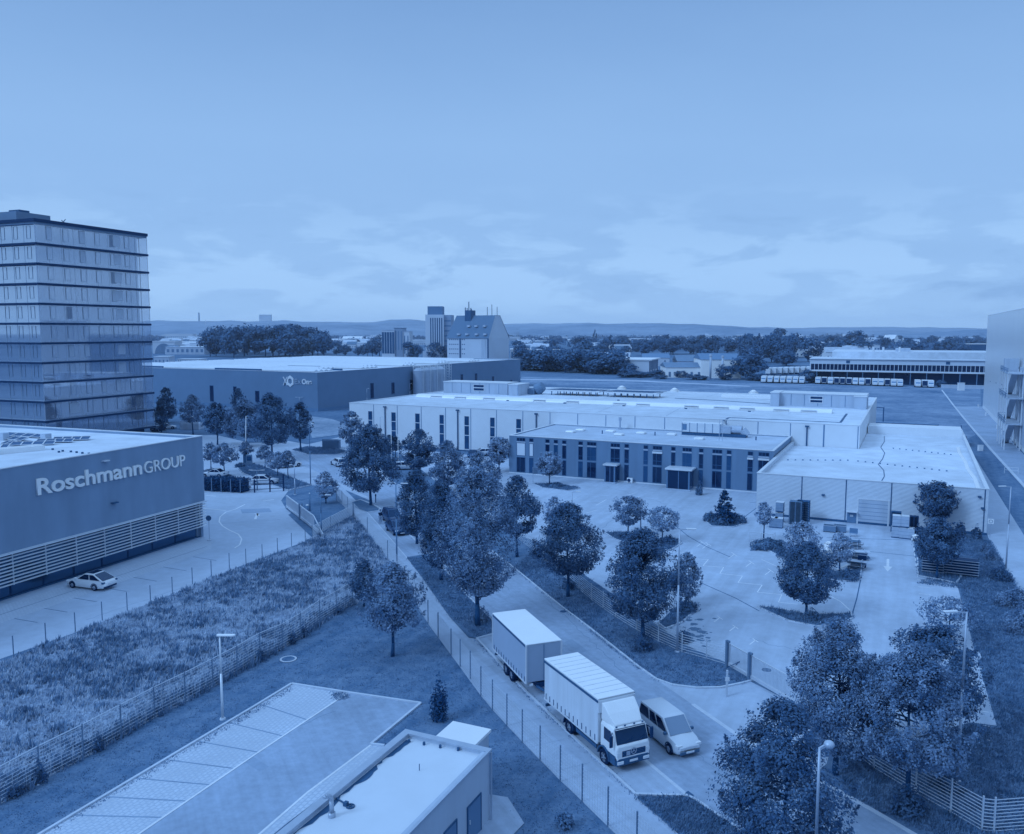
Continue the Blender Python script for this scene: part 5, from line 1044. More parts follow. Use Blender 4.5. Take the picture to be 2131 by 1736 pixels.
# ---- the person by the parked cars ------------------------------------------------------------------
def person(P, ang, label):
    rt = empty('person', P + (0,), ang, label, 'person')
    V = [(0, 0, .95), (0, 0, 1.15), (0, 0, 1.38), (.02, 0, 1.50), (.03, 0, 1.62), (.04, 0, 1.74),
         (0, .10, .90), (.03, .11, .50), (.0, .12, .08), (.14, .13, .04), (0, -.10, .90), (-.06, -.11, .50), (-.14, -.12, .09), (0.0, -.13, .04),
         (0, .19, 1.40), (.05, .25, 1.13), (.22, .20, .98), (.30, .17, .97), (0, -.19, 1.40), (.08, -.24, 1.13), (.30, -.18, 1.05), (.38, -.15, 1.06)]
    E_ = [(0, 1), (1, 2), (2, 3), (3, 4), (4, 5), (0, 6), (6, 7), (7, 8), (8, 9), (0, 10), (10, 11), (11, 12), (12, 13), (2, 14), (14, 15), (15, 16), (16, 17), (2, 18), (18, 19), (19, 20), (20, 21)]
    r = [.15, .14, .16, .055, .09, .085, .095, .065, .05, .045, .095, .065, .05, .045, .07, .05, .035, .04, .07, .05, .035, .04]
    me = bpy.data.meshes.new('body'); me.from_pydata(V, E_, []); o = bpy.data.objects.new('body', me); COL.objects.link(o); o.parent = rt
    o.modifiers.new('skin', 'SKIN')
    lay = me.skin_vertices[0].data if me.skin_vertices else None
    if lay is None:
        bpy.context.view_layer.objects.active = o
    for i, q in enumerate(r): me.skin_vertices[0].data[i].radius = (q, q)
    me.skin_vertices[0].data[0].use_root = True
    s = o.modifiers.new('sub', 'SUBSURF'); s.levels = 2; s.render_levels = 2; me.materials.append(MT['skin'])
    def shell(nm, vs, es, rr, m_):
        me2 = bpy.data.meshes.new(nm); me2.from_pydata(vs, es, []); o2 = bpy.data.objects.new(nm, me2); COL.objects.link(o2); o2.parent = rt; o2.modifiers.new('skin', 'SKIN')
        for i, q in enumerate(rr): me2.skin_vertices[0].data[i].radius = (q, q)
        me2.skin_vertices[0].data[0].use_root = True; s2 = o2.modifiers.new('sub', 'SUBSURF'); s2.levels = 2; s2.render_levels = 2; me2.materials.append(m_)
    shell('jacket', [V[0], V[1], V[2], V[14], V[15], V[16], V[18], V[19], V[20]], [(0, 1), (1, 2), (2, 3), (3, 4), (4, 5), (2, 6), (6, 7), (7, 8)], [.18, .17, .19, .095, .072, .055, .095, .072, .055], MT['cloth'])
    shell('trousers', [V[0], V[6], V[7], V[8], V[10], V[11], V[12]], [(0, 1), (1, 2), (2, 3), (0, 4), (4, 5), (5, 6)], [.165, .11, .085, .07, .11, .085, .07], MT['jeans'])
    hm = MB(); rings = []
    for k in range(6):
        t = math.pi * .5 * k / 5; rings.append([(.02 + .118 * math.cos(t) * math.cos(a), .112 * math.cos(t) * math.sin(a), 1.70 + .14 * math.sin(t)) for a in np.linspace(0, 2 * math.pi, 12, endpoint=False)])
    hm.loft(rings); hm.build('hair', MT['cardark'], rt, True)
    fc = MB(); 
    for sy in (-1, 1): fc.tube((.115, sy * .035, 1.70), (.135, sy * .035, 1.70), .013, n=6)
    fc.build('eyes', MT['dark'], rt); fc = MB(); fc.tube((.11, 0, 1.69), (.15, 0, 1.655), .012, .02, n=6); fc.build('nose', MT['skin'], rt)
    for sy, v in ((1, V[17]), (-1, V[21])):
        hb = MB()
        for k in range(4): hb.tube((v[0], v[1] + (k - 1.5) * .02, v[2]), (v[0] + .075 - .01 * abs(k - 1.5), v[1] + (k - 1.5) * .022, v[2] - .035), .01, .007, n=6)
        hb.tube((v[0] - .02, v[1] - sy * .03, v[2]), (v[0] + .04, v[1] - sy * .065, v[2] - .005), .011, .008, n=6); hb.build('fingers', MT['skin'], rt)
try:
    person(g(791.5, 1090), -.6, 'person in a dark jacket standing beside the parked dark cars')
except Exception as ex_:
    print('person failed', ex_)
# ================================================================== FENCES, LAMPS, STREET THINGS
def mesh_fence(name, label, pts, hgt, step, m, post_m=None, wires=True, vstep=0.0, dz=0.2, raw=False, post_r=.035, double=False, rails=None, wt=.018, posts=None):
    """posts at the given spots (or every `step` m), welded wire panels between them"""
    P = [Vector(p if raw else g(*p)) for p in pts]; o0 = P[0]; rt = empty(name, (o0.x, o0.y, 0), 0, label, 'fence')
    Q = [p - o0 for p in P]; S = [Q[0]]
    if step:
        for a, b in zip(Q, Q[1:]):
            n = max(1, round((b - a).length / step))
            S += [a.lerp(b, (k + 1) / n) for k in range(n)]
    else: S = Q
    for p in S:
        m_ = MB(); m_.box(p.x - post_r, p.x + post_r, p.y - post_r, p.y + post_r, 0, hgt + .05); m_.build('post', post_m or m, rt)
    for a, b in zip(S, S[1:]):
        if not wires and not rails: break
        m_ = MB(); zz_ = rails if rails else list(np.arange(.08, hgt + .01, dz))
        for z in zz_: m_.beam((a.x, a.y, z), (b.x, b.y, z), wt, wt)
        if double: m_.beam((a.x, a.y, hgt), (b.x, b.y, hgt), .05, .05)
        if vstep:
            n = int((b - a).length / vstep)
            for k in range(1, n): q = a.lerp(b, k / n); m_.beam((q.x, q.y, .05), (q.x, q.y, hgt), wt * .7)
        m_.build('wire_panel', m, rt)
    return rt
FW = mat('fence_wire', 128, .05, 3.0, .6); FL = mat('fence_light', 134, .05, 3.0, .5, 0, .5, .2); FD = mat('fence_post_grey', 70, .05, 3.0, .6)
mesh_fence('mesh_fence', 'long double-wire mesh fence between the tall grass meadow and the lawn', [(-40, 1698), (0, 1676), (82.7, 1627.6), (174, 1579), (253, 1534.6), (322, 1495), (386, 1462), (443, 1431), (494, 1402), (541.4, 1372.7), (588, 1352), (626, 1328), (665.5, 1298.6), (700, 1278), (734, 1257)], 2.0, 0, FW, FD, True, .6, .2, double=True, wt=.02)
mesh_fence('mesh_fence', 'wire mesh fence with tall grey posts along the inner edge of the pavement', [(736, 1077), (765, 1112), (807, 1164), (850, 1232), (866, 1262), (891, 1298.6), (912, 1327), (939, 1364), (958, 1388), (979, 1414), (1001, 1449), (1025, 1479), (1055, 1511), (1087, 1546), (1124, 1583), (1166, 1627), (1211.5, 1669), (1265, 1720), (1325, 1776), (1400, 1850)], 2.0, 0, FW, FD, True, .22, .2, wt=.014, post_r=.04)
mesh_fence('post_fence', 'row of thin bare fence posts along the works yard edge', [(-60, 1396)] + [(28.6, 1367.5), (95.8, 1339), (157, 1315.8), (213, 1291.7), (265, 1271), (313.5, 1255.5), (359, 1236.6), (400.6, 1216), (440, 1200), (477.5, 1184), (512, 1174), (546, 1164), (577.7, 1150.5), (607, 1139), (635.5, 1127.6), (650, 1121)], 1.58, 0, FD, FD, False, post_r=.03)
mesh_fence('rail_fence', 'pale wire fence along the verge in front of the hall yard', [(1060, 1107), (1085, 1127), (1111, 1147), (1133, 1166), (1155, 1184), (1178.6, 1205), (1205, 1227), (1230.6, 1249), (1255, 1267), (1281, 1285), (1325, 1312), (1370, 1335.6), (1419, 1358), (1470, 1372), (1512, 1384)], 1.5, 0, FL, FL, True, 0, .19, wt=.03)
mesh_fence('rail_fence', 'pale wire fence beside the big trees at the lower right', [(1740, 1537), (1818, 1600), (1905, 1652), (1978, 1692), (2043, 1730), (2068, 1733), (2200, 1722)], 1.75, 0, FL, FL, True, 0, .175, wt=.03)
mesh_fence('slat_fence', 'low horizontal slat fence at the end of the works yard planting', [(650, 1120), (688, 1098), (738, 1071)], 1.4, 0, FW, FD, False, rails=[.15, .32, .49, .66, .83, 1.0, 1.17, 1.34], wt=.07)
mesh_fence('mesh_fence', 'tall fence panels between the planting and the pavement by the gate', [(700, 1030 + 12), (712, 1050), (724, 1064), (735, 1078)], 1.9, 0, FW, FD, True, .16, .2, wt=.02)
# gate beside the hall yard
A, B, C_ = Vector(g(1512, 1389)), Vector(g(1560, 1416)), Vector(g(1660, 1476)); d = (C_ - A).normalized(); rt = empty('sliding_gate', (A.x, A.y, 0), math.atan2(d.y, d.x), 'grey barred sliding gate at the hall yard entrance', 'gate')
gl_ = (C_ - A).length; gm = (B - A).length
for x in (0, gm): 
    m = MB(); m.box(x - .09, x + .09, -.09, .09, 0, 2.0); m.box(x + .0, x + .28, -.06, .06, 1.9, 2.05); m.build('gate_post', MT['dgrey'], rt)
m = MB(); m.beam((.1, .14, 1.75), (gl_, .14, 1.75), .08); m.beam((.1, .14, .28), (gl_, .14, .28), .18, .22); m.beam((.1, .14, .2), (.1, .14, 1.75), .08); m.beam((gl_, .14, .2), (gl_, .14, 1.75), .08); m.beam((gm, .14, .3), (gm, .14, 1.75), .08); m.build('gate_frame', FL, rt)
m = MB()
for x in np.arange(.22, gl_, .13): m.box(x - .012, x + .012, .128, .152, .35, 1.72)
m.build('gate_bars', FW, rt); m = MB(); m.beam((.2, -.25, .05), (1.3, .1, .9), .05); m.beam((.2, .5, .05), (1.3, .1, .9), .05); m.build('brace', MT['dgr'], rt)
# sliding gate of the works yard
A, B = Vector(g(597, 1058)), Vector(g(672, 1118)); d = (B - A).normalized(); rt = empty('sliding_gate', (A.x, A.y, 0), math.atan2(d.y, d.x), 'pale long sliding gate at the works yard entrance', 'gate'); L_ = (B - A).length
m = MB(); m.beam((0, 0, 1.75), (L_ * .78, 0, 1.75), .12); m.beam((0, 0, .3), (L_, 0, .3), .22, .28); m.beam((0, 0, .2), (0, 0, 1.8), .12); m.beam((L_ * .78, 0, 1.75), (L_, 0, .35), .10); m.beam((L_ * .78, 0, .3), (L_ * .78, 0, 1.75), .1); m.build('gate_frame', FL, rt)
m = MB()
for x in np.arange(.2, L_ * .78, .18): m.box(x - .02, x + .02, -.02, .02, .4, 1.7)
m.build('gate_bars', FW, rt)
m = MB(); m.box(L_ * .42, L_ * .42 + .2, -.25, -.1, 0, 2.1); m.box(L_ * .42, L_ * .42 + .2, .1, .25, 0, 2.1); m.build('gate_post', MT['dgrey'], rt)
# dark hedge and barrier on the works forecourt
def fol(name, m, parent, pts_fn, n, size, loc=None, up=.3):
    C = np.array([pts_fn() for _ in range(n)]); return leaf_cloud(name, C[:, :3], size, m, parent, up)
def leaf_cloud(name, C, size, m, parent=None, up=0.3, nrm=None, aspect=.55):
    """one mesh of many small leaf-shaped quads centred at C"""
    n = len(C); nr = NP.normal(size=(n, 3)); nr[:, 2] += up
    if nrm is not None: nr = nr * .55 + nrm
    nr /= np.linalg.norm(nr, axis=1)[:, None] + 1e-9; t = NP.normal(size=(n, 3)); u = np.cross(nr, t); u /= np.linalg.norm(u, axis=1)[:, None] + 1e-9; v = np.cross(nr, u)
    s = (size * (0.65 + .7 * NP.random(n)))[:, None]; a = u * s * .5; b = v * s * .5 * aspect
    co = np.stack([C - a, C - a * .1 - b, C + a, C - a * .1 + b], 1).reshape(-1, 3).astype(np.float32)
    me = bpy.data.meshes.new(name); me.vertices.add(4 * n); me.loops.add(4 * n); me.polygons.add(n)
    me.vertices.foreach_set('co', co.ravel()); me.loops.foreach_set('vertex_index', np.arange(4 * n, dtype=np.int32))
    me.polygons.foreach_set('loop_start', np.arange(0, 4 * n, 4, dtype=np.int32)); me.polygons.foreach_set('loop_total', np.full(n, 4, np.int32))
    me.materials.append(m); me.update(calc_edges=True); me.validate()
    o = bpy.data.objects.new(name, me); COL.objects.link(o)
    if parent: o.parent = parent
    return o
A, B = Vector(g(424, 1022)), Vector(g(503, 1026)); d = (B - A); rt = empty('hedge', (A.x, A.y, 0), math.atan2(d.y, d.x), 'dark clipped hedge with posts behind the office building corner', 'hedge'); L_ = d.length
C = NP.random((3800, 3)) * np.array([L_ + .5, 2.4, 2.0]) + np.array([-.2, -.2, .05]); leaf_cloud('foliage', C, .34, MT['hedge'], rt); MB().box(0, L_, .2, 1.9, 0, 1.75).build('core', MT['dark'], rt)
for k in range(5): x = L_ * k / 4; MB().box(x - .05, x + .05, -.38, -.28, 0, 2.1).build('post', MT['dgrey'], rt)
A, B = Vector(g(503, 1027)), Vector(g(592, 1022)); d = (B - A); rt = empty('barrier_gate', (A.x, A.y, 0), math.atan2(d.y, d.x), 'dark barred barrier gate beside the clipped hedge', 'gate'); L_ = d.length
for x in (L_ * .30, L_ * .66, L_ * .98): MB().box(x - .1, x + .1, -.1, .1, 0, 2.0 if x < L_ * .9 else 2.6).build('post', MT['dark'], rt)
m = MB(); 
for z in (.5, 1.2, 1.8): m.beam((0, -.14, z), (L_, -.14, z), .07)
m.build('rail', MT['dark'], rt)

# ---- lamps -----------------------------------------------------------------------------------------
def lamp(base, top, label, arm=1, kind='arm', ground=None, head=None, m=None):
    P = g(*base); H = height_at(P, top); rt = empty('street_lamp', P + (0,), 0, label, 'street lamp', 'street lamps')
    m_ = MB(); m_.tube((0, 0, 0), (0, 0, H * .55), .085, .07, 10); m_.tube((0, 0, H * .55), (0, 0, H), .062, .05, 10); pm = m or MT['steel']; m_.build('pole', pm, rt, True)
    if kind == 'arm':
        m_ = MB(); m_.beam((0, 0, H - .03), (arm * .55, -.05, H + .02), .06); m_.build('arm', pm, rt)
        m_ = MB(); m_.loft([[(arm * .5, -.1, H - .02), (arm * .5, .1, H - .02), (arm * .5, .1, H + .1), (arm * .5, -.1, H + .1)], [(arm * 1.25, -.17, H + .02), (arm * 1.25, .1, H + .02), (arm * 1.25, .1, H + .08), (arm * 1.25, -.17, H + .08)]]); bevel(m_.build('lamp_head', MT['alu'], rt), .03)
    elif kind == 'disc':
        m_ = MB(); m_.loft([[(x, y * .8, z) for x, y in ((-.14, -.16), (.85, -.16), (.98, 0), (.85, .16), (-.14, .16), (-.2, 0))] for z in (H - .02, H + .08)]); bevel(m_.build('lamp_head', MT['carwhite'], rt), .03)
    elif kind == 'globe':
        m_ = MB(); m_.beam((0, 0, H - .05), (.28, 0, H + .13), .09); m_.build('arm', pm, rt)
        m_ = MB(); rings = []
        for k in range(9): 
            t = math.pi * k / 8; rings.append([(.36 + .21 * math.sin(t) * math.cos(a) + .0, .2 * math.sin(t) * math.sin(a), H + .12 + .17 * math.cos(t)) for a in np.linspace(0, 2 * math.pi, 14, endpoint=False)])
        m_.loft(rings); m_.build('lamp_head', MT['steel'], rt, True)
    elif kind == 'double':
        for s_ in (-1, 1):
            m_ = MB(); m_.beam((0, 0, H), (s_ * .7, 0, H + .03), .06); m_.beam((s_ * .6, 0, H + .03), (s_ * 1.2, 0, H + .05), .18, .07); m_.build('lamp_head', MT['alu'], rt)
    m_ = MB(); m_.tube((0, 0, 0), (0, 0, .09), .2, .17, 12); m_.build('foot', MT['kerb'], rt)
    return rt
LG = None
lamp((463.5, 1497), 1323, 'short street lamp with flat pale head at the kerb of the foreground parking', 1, 'disc', m=MT['alu'])
lamp((826, 1170), 1007, 'tall street lamp on the pavement near the parked dark cars', 1, 'arm', m=MT['slate'])
lamp((646.5, 1008), 882, 'tall lamp at the forecourt island tip near the sliding gate', .6, 'arm', m=MT['slate'])
lamp((442, 899), 844, 'pale street lamp between the trees by the glass tower', 1)
lamp((535.5, 1021), 979, 'low lamp standing in front of the barrier gate', .5, 'double', m=MT['dgrey'])
lamp((614, 1030), 968, 'thin lamp beside the upper end of the pale sliding gate', -.6)
lamp((669, 1113), 1031, 'square-armed lamp post in the planting beside the slat fence', 1.0, m=MT['slate'])
lamp((1409, 1357), 1102, 'tall pale lamp in front of the largest yard tree', 1.0)
lamp((1992, 1627), 1274, 'tall pale lamp at the lower right behind the big tree', -1.0)
lamp((1690, 1960), 1556, 'lamp with round globe head in the bottom right foreground', 1, 'globe')
lamp((2093.4, 1185.5), 1013, 'street lamp on the path at the right edge', -1.0)
lamp((1190, 1132), 1024, 'lamp in the yard behind the verge trees', .8)
lamp((1333, 1113), 1036, 'plain lamp post on the small grass triangle island', -.3)
lamp((1028, 977), 950, 'small lamp beside the round tree at the office corner', .9)
lamp((792, 942), 868, 'lamp close to the left end of the white hall front', .7)
lamp((623.5, 855), 827, 'small lamp in front of the dark hall corner', .1, 'double')
lamp((764, 850), 809, 'lamp rising behind the left end of the white hall roof', .6)
lamp((853, 835), 798.5, 'lamp beside the silver silos', .6)
for i, (b, t, lab) in enumerate((((815, 972), 889, 'white flagpole left of its pair by the verge trees'), ((829, 975), 905, 'white flagpole right of its pair by the verge trees'))):
    P = g(*b); rt = empty('flagpole', P + (0,), 0, lab, 'flagpole', 'pair of flagpoles'); H = height_at(P, t); m = MB(); m.tube((0, 0, 0), (0, 0, H), .06, .04, 8); m.build('pole', MT['carwhite'], rt, True); m = MB(); m.tube((0, 0, H), (0, 0, H + .12), .08, .03, 8); m.tube((0, 0, 0), (0, 0, .3), .12, .1, 8); m.build('cap', MT['alu'], rt)
P = g(511, 965); rt = empty('mast', P + (0,), 0, 'leaning pale mast beside the forecourt island tree', 'mast'); H = height_at(P, 866); m = MB(); m.tube((0, 0, 0), (.35, 0, H), .11, .05, 10); m.build('pole', MT['carwhite'], rt, True); m = MB(); m.box(-.35, .35, -.2, .2, 0, 2.2); m.build('cabinet', MT['dgr'], rt)
P = g(519, 968); rt = empty('sign_board', P + (0,), .1, 'dark upright notice board at the tip of the forecourt island', 'sign'); m = MB(); m.box(-.55, .55, -.08, .08, .1, 1.9); bevel(m.build('board', MT['dgrey'], rt), .03); MB().box(-.4, .4, -.1, -.081, .8, 1.6).build('panel', MT['glass'], rt)
P = g(436, 1125.6); rt = empty('road_sign', P + (0,), 0, 'round traffic sign on a thin pole at the office corner', 'sign'); H = height_at(P, 1073); m = MB(); m.tube((0, 0, 0), (0, 0, H), .035); m.build('pole', MT['steel'], rt); m = MB(); m.tube((0, -.06, H - .3), (0, -.03, H - .3), .32, n=20); m.build('disc', MT['dgr'], rt); m = MB(); m.tube((0, 0, 0), (0, 0, .12), .25, n=10); m.build('foot', MT['kerb'], rt)
P = g(1512, 1450); rt = empty('marker_post', P + (0,), 0, 'short pale post in the grass in front of the yard gate', 'post'); m = MB(); m.box(-.06, .06, -.06, .06, 0, height_at(P, 1395)); m.build('pole', FL, rt); MB().box(-.14, .14, -.1, -.061, 1.1, 1.35).build('plate', MT['alu'], rt)
# round sign on the annex corner post, manhole, cabinet, bollards
P = g(2060, 1120); rt = empty('hydrant_sign', P + (0,), -.44, 'small square sign with a ring at the warehouse corner', 'sign'); m = MB(); m.tube((0, 0, 0), (0, 0, 2.3), .03); m.build('pole', MT['steel'], rt); m = MB(); m.box(-.3, .3, -.05, -.02, 1.7, 2.3); b_ = m.build('board', MT['carwhite'], rt); m = MB()
for i in range(14): t0, t1 = 2 * math.pi * i / 14, 2 * math.pi * (i + 1) / 14; m.beam((.18 * math.cos(t0), -.06, 2.0 + .18 * math.sin(t0)), (.18 * math.cos(t1), -.06, 2.0 + .18 * math.sin(t1)), .04)
m.build('ring', MT['dgrey'], b_)
for i, (p, lab) in enumerate((((640, 1075), 'thick grey bollard in the planting behind the sliding gate'), ((645, 1064), 'slim grey post behind the thick bollard by the gate'))):
    P = g(*p); rt = empty('bollard', P + (0,), 0, lab, 'bollard'); m = MB(); r = .2 if i == 0 else .09; h_ = 1.5 if i == 0 else 2.4; m.tube((0, 0, 0), (0, 0, h_), r, n=14); m.build('post', MT['slate'], rt, True); m = MB(); m.tube((0, 0, h_), (0, 0, h_ + .08), r * 1.1, r * .6, 14); m.build('cap', MT['alu'], rt)
P = g(782, 1046); rt = empty('marker_post', P + (0,), 0, 'small dark stake at the tree bed beside the road', 'post'); m = MB(); m.box(-.06, .06, -.06, .06, 0, 1.2); m.box(-.1, .1, -.08, .08, .9, 1.15); m.build('stake', MT['dgr'], rt)
P = g(1240, 1005 + 0); rt = empty('info_post', g(1244 - 1, 1005) + (0,), 0, 'thin sign post in front of the office block near the round tree', 'sign'); rt.location = g(1148 - 0 if False else 1109, 1006) + (0,); m = MB(); m.tube((0, 0, 0), (0, 0, 2.6), .04); m.build('pole', MT['steel'], rt); MB().box(-.05, .75, -.03, .03, 1.5, 2.5).build('board', MT['dgrey'], rt)

# ---- goods in the yard ------------------------------------------------------------------------------
AN = math.atan2(-0.432, 0.902)
def pallet_stack(P, n, label, w=1.2, d=.8, m=None, name='pallet_stack', group=None):
    rt = empty(name, P + (0,), AN, label, 'pallet stack', group)
    for k in range(n):
        z = k * .145; p = MB()
        for y in (0, d / 2 - .05, d - .1):
            for x in (0, w / 2 - .07, w - .14): p.box(x, x + .14, y, y + .1, z, z + .08)
        p.box(0, w, 0, d, z + .085, z + .12); p.build('pallet', m or (MT['woodd'] if k % 2 else MT['wood']), rt)
    return rt
pallet_stack(g(1641, 1091), 20, 'tall dark pallet stack at the warehouse wall, left one of the pair', 1.5, 1.2, MT['wood']); pallet_stack(g(1656.5, 1090), 20, 'tall dark pallet stack at the warehouse wall, right one of the pair', 1.5, 1.2)
def crate(p, w, d, h, z, label, rot=0.0, m=None, group='wrapped crates beside the roller gate', name='crate'):
    P = g(*p); rt = empty(name, P + (z,), AN + rot, label, 'crate', group); b = MB(); b.box(0, w, 0, d, .12, h); bevel(b.build('box', m or MT['crate'], rt), .03)
    b = MB()
    for y in (0, d / 2 - .05, d - .1): b.box(0, w, y, y + .1, 0, .12)
    b.build('pallet', MT['woodd'], rt); b = MB(); b.box(-.004, w + .004, -.004, d + .004, h * .35, h * .37); b.box(-.004, w + .004, -.004, d + .004, h * .68, h * .70); b.build('strap', MT['slate'], rt)
    b = MB(); b.box(-.015, w + .015, -.015, d + .015, h, h + .03); b.build('cover', MT['alu'], rt)
for k, (x, y) in enumerate(((1854.5, 1119), (1870.5, 1121), (1885.5, 1122.5))):
    crate((x, y), .86, 1.0, 1.25, 0, ['pale wrapped crate on the ground nearest the roller gate, lower left of the pile', 'pale wrapped crate on the ground, lower middle of the pile by the roller gate', 'pale wrapped crate on the ground, lower right of the pile by the roller gate'][k])
for k, (x, y) in enumerate(((1855.5, 1119), (1873, 1120.5))): crate((x, y), .9, .95, 1.3, 1.3, ['wrapped crate stacked upper left on the pile by the roller gate', 'tilted wrapped crate stacked upper right on the pile by the roller gate'][k], .05 * k)
P = g(1853, 1107); pallet_stack(P, 17, 'dark pallet stack hidden behind the wrapped crates by the gate', 1.1, .9, MT['woodd']); pallet_stack(g(1891, 1112), 15, 'dark pallet stack to the right behind the wrapped crates', 1.0, .9, MT['dark'])
for k, (p, z, lab) in enumerate((((1600, 1098), 0, 'brownish goods box behind the sapling, low left one'), ((1611, 1099), 0, 'goods box behind the sapling, low right one'), ((1613, 1087), 0, 'taller goods box against the warehouse wall near the sapling'), ((1613, 1087), 1.35, 'goods box on top of the taller one near the sapling'))): crate(p, .95, .95, 1.2, z, lab, 0, mat('brown_goods', 88, .1) if k == 0 else bpy.data.materials['brown_goods'], 'goods boxes at the left of the warehouse')
def bin_(p, label, w=1.4, d=.9, h=.8):
    P = g(*p); rt = empty('metal_bin', P + (0,), AN, label, 'bin', 'metal bins in front of the warehouse'); b = MB(); b.box(0, w, 0, .05, .1, h); b.box(0, w, d - .05, d, .1, h); b.box(0, .05, .05, d - .05, .1, h); b.box(w - .05, w, .05, d - .05, .1, h); b.box(.05, w - .05, .05, d - .05, .1, .15); b.build('tub', MT['dgrey'], rt); b = MB(); b.box(0, .15, 0, d, 0, .1); b.box(w - .15, w, 0, d, 0, .1); b.build('skid', MT['dark'], rt)
    b = MB(); b.box(-.02, w + .02, -.02, .0, h - .05, h + .02); b.box(-.02, w + .02, d, d + .02, h - .05, h + .02); b.build('rim', MT['steel'], rt)
bin_((1713, 1107), 'dark open metal bin, left of the pair by the warehouse door'); bin_((1734, 1107), 'dark open metal bin, right of the pair by the warehouse door')
P = g(1767, 1117); rt = empty('bench', P + (0,), AN, 'small metal step bench at the warehouse door', 'bench'); b = MB(); b.box(0, .9, 0, .5, .42, .47); b.box(0, .9, .45, .5, .47, .95); b.build('seat', MT['slate'], rt)
for x in (.05, .8): MB().box(x, x + .05, .02, .48, 0, .42).build('leg', MT['steel'], rt)
# heap of timber and frames on the island by the drive
rs_ = random.Random(3)
labs = ['stack of flat timber boards at the near end of the goods island', 'stack of timber boards behind the sapling on the goods island', 'low heap of boards at the far end of the goods island', 'pile of slats beside the dark box on the goods island']
for k, (x, y) in enumerate(((1762, 1185), (1735, 1168), (1757, 1142), (1773, 1166))):
    rt = empty('timber_stack', g(x, y) + (0.09,), AN + rs_.uniform(-.15, .25), labs[k], 'timber stack'); 
    for j in range(6): b = MB(); z = j * .15; b.box(rs_.uniform(-.1, .1), 1.7 + rs_.uniform(-.2, .2), rs_.uniform(0, .1), 1.0, z, z + .05); b.box(.2, .3, 0, 1.0, z + .05, z + .148); b.box(1.3, 1.4, 0, 1.0, z + .05, z + .148); b.build('board', [MT['crate'], MT['wood'], MT['cream']][(j + k) % 3], rt)
P = g(1784, 1183); rt = empty('dark_box', P + (.09,), AN, 'black upright box at the kerb of the goods island', 'box'); b = MB(); b.box(0, .8, 0, .9, .05, 1.3); b.build('shell', MT['dark'], rt); b = MB(); b.box(-.03, .83, -.03, 0, 1.3, 1.36); b.box(-.03, .83, .9, .93, 1.3, 1.36); b.box(0, .8, -.02, -.0, .0, .06); b.build('edge', MT['steel'], rt)
for k, (x, y) in enumerate(((1722, 1165), (1724, 1150))):
    P = g(x, y); rt = empty('white_barrel', P + (.09,), 0, ['white domed barrel on the goods island, nearer one', 'white domed barrel on the goods island, farther one'][k], 'barrel', 'white barrels on the goods island'); b = MB(); b.tube((0, 0, 0), (0, 0, .9), .45, .5, 14); b.tube((0, 0, .9), (0, 0, 1.15), .5, .15, 14); b.build('drum', MT['carwhite'], rt, True); b = MB(); b.tube((0, 0, .28), (0, 0, .33), .5, n=14); b.build('hoop', MT['slate'], rt)
P = g(1755, 1188); rt = empty('plank', P + (.12,), AN + .9, 'single pale plank leaning on the goods island', 'plank'); MB().beam((-.9, 0, .12), (.9, 0, .5), .25, .06).build('board', MT['alu'], rt); MB().beam((-.6, 0, .1), (-.6, 0, .2), .2, .05).build('batten', MT['wood'], rt)
# slatted crates under the tree on the right island
for k, (x, y, w_, lab) in enumerate(((1917, 1192, 2.0, 'slatted wooden crate under the dark tree, left one'), (1951, 1194, 3.6, 'long slatted wooden crate under the dark tree, right one'))):
    rt = empty('slatted_crate', g(x, y) + (.09,), AN, lab, 'crate'); b = MB()
    for xx in (0, w_ - .08): b.box(xx, xx + .08, 0, .08, 0, 1.6); b.box(xx, xx + .08, 1.2, 1.28, 0, 1.6)
    b.build('corner_post', MT['wood'], rt); MB().box(.1, w_ - .1, .1, 1.18, .05, 1.5).build('contents', MT['dark'], rt)
    for j in range(6): z = .12 + j * .26; b = MB(); b.box(0, w_, -.03, 0, z, z + .07); b.box(0, w_, 1.28, 1.31, z, z + .07); b.build('slat', MT['crate'], rt)
P = g(1906, 1125); rt = empty('white_sack', P + (0,), AN, 'round white sack beside the wrapped crates', 'sack'); b = MB(); b.tube((0, 0, 0), (0, 0, .55), .5, .45, 12); b.tube((0, 0, .55), (0, 0, .75), .45, .1, 12); bevel(b.build('bag', MT['carwhite'], rt), .05); MB().tube((0, 0, .74), (0, 0, .85), .05).build('neck', MT['slate'], rt)
# grey wedge container hidden between the trees at the yard corner
P = g(1812, 1436); rt = empty('skip_container', P + (0,), .45, 'dark flat-topped skip container between the big trees', 'container'); b = MB(); b.loft([[(-.2, -.9, .15), (3.2, -.9, .15), (3.2, .9, .15), (-.2, .9, .15)], [(-.6, -1.0, 1.3), (3.6, -1.0, 1.3), (3.6, 1.0, 1.3), (-.6, 1.0, 1.3)]]); b.build('tub', MT['dgr'], rt)
b = MB(); b.box(-.65, 3.65, -1.06, -1.0, 1.2, 1.35); b.box(-.65, 3.65, 1.0, 1.06, 1.2, 1.35); b.build('rim', MT['dgrey'], rt)
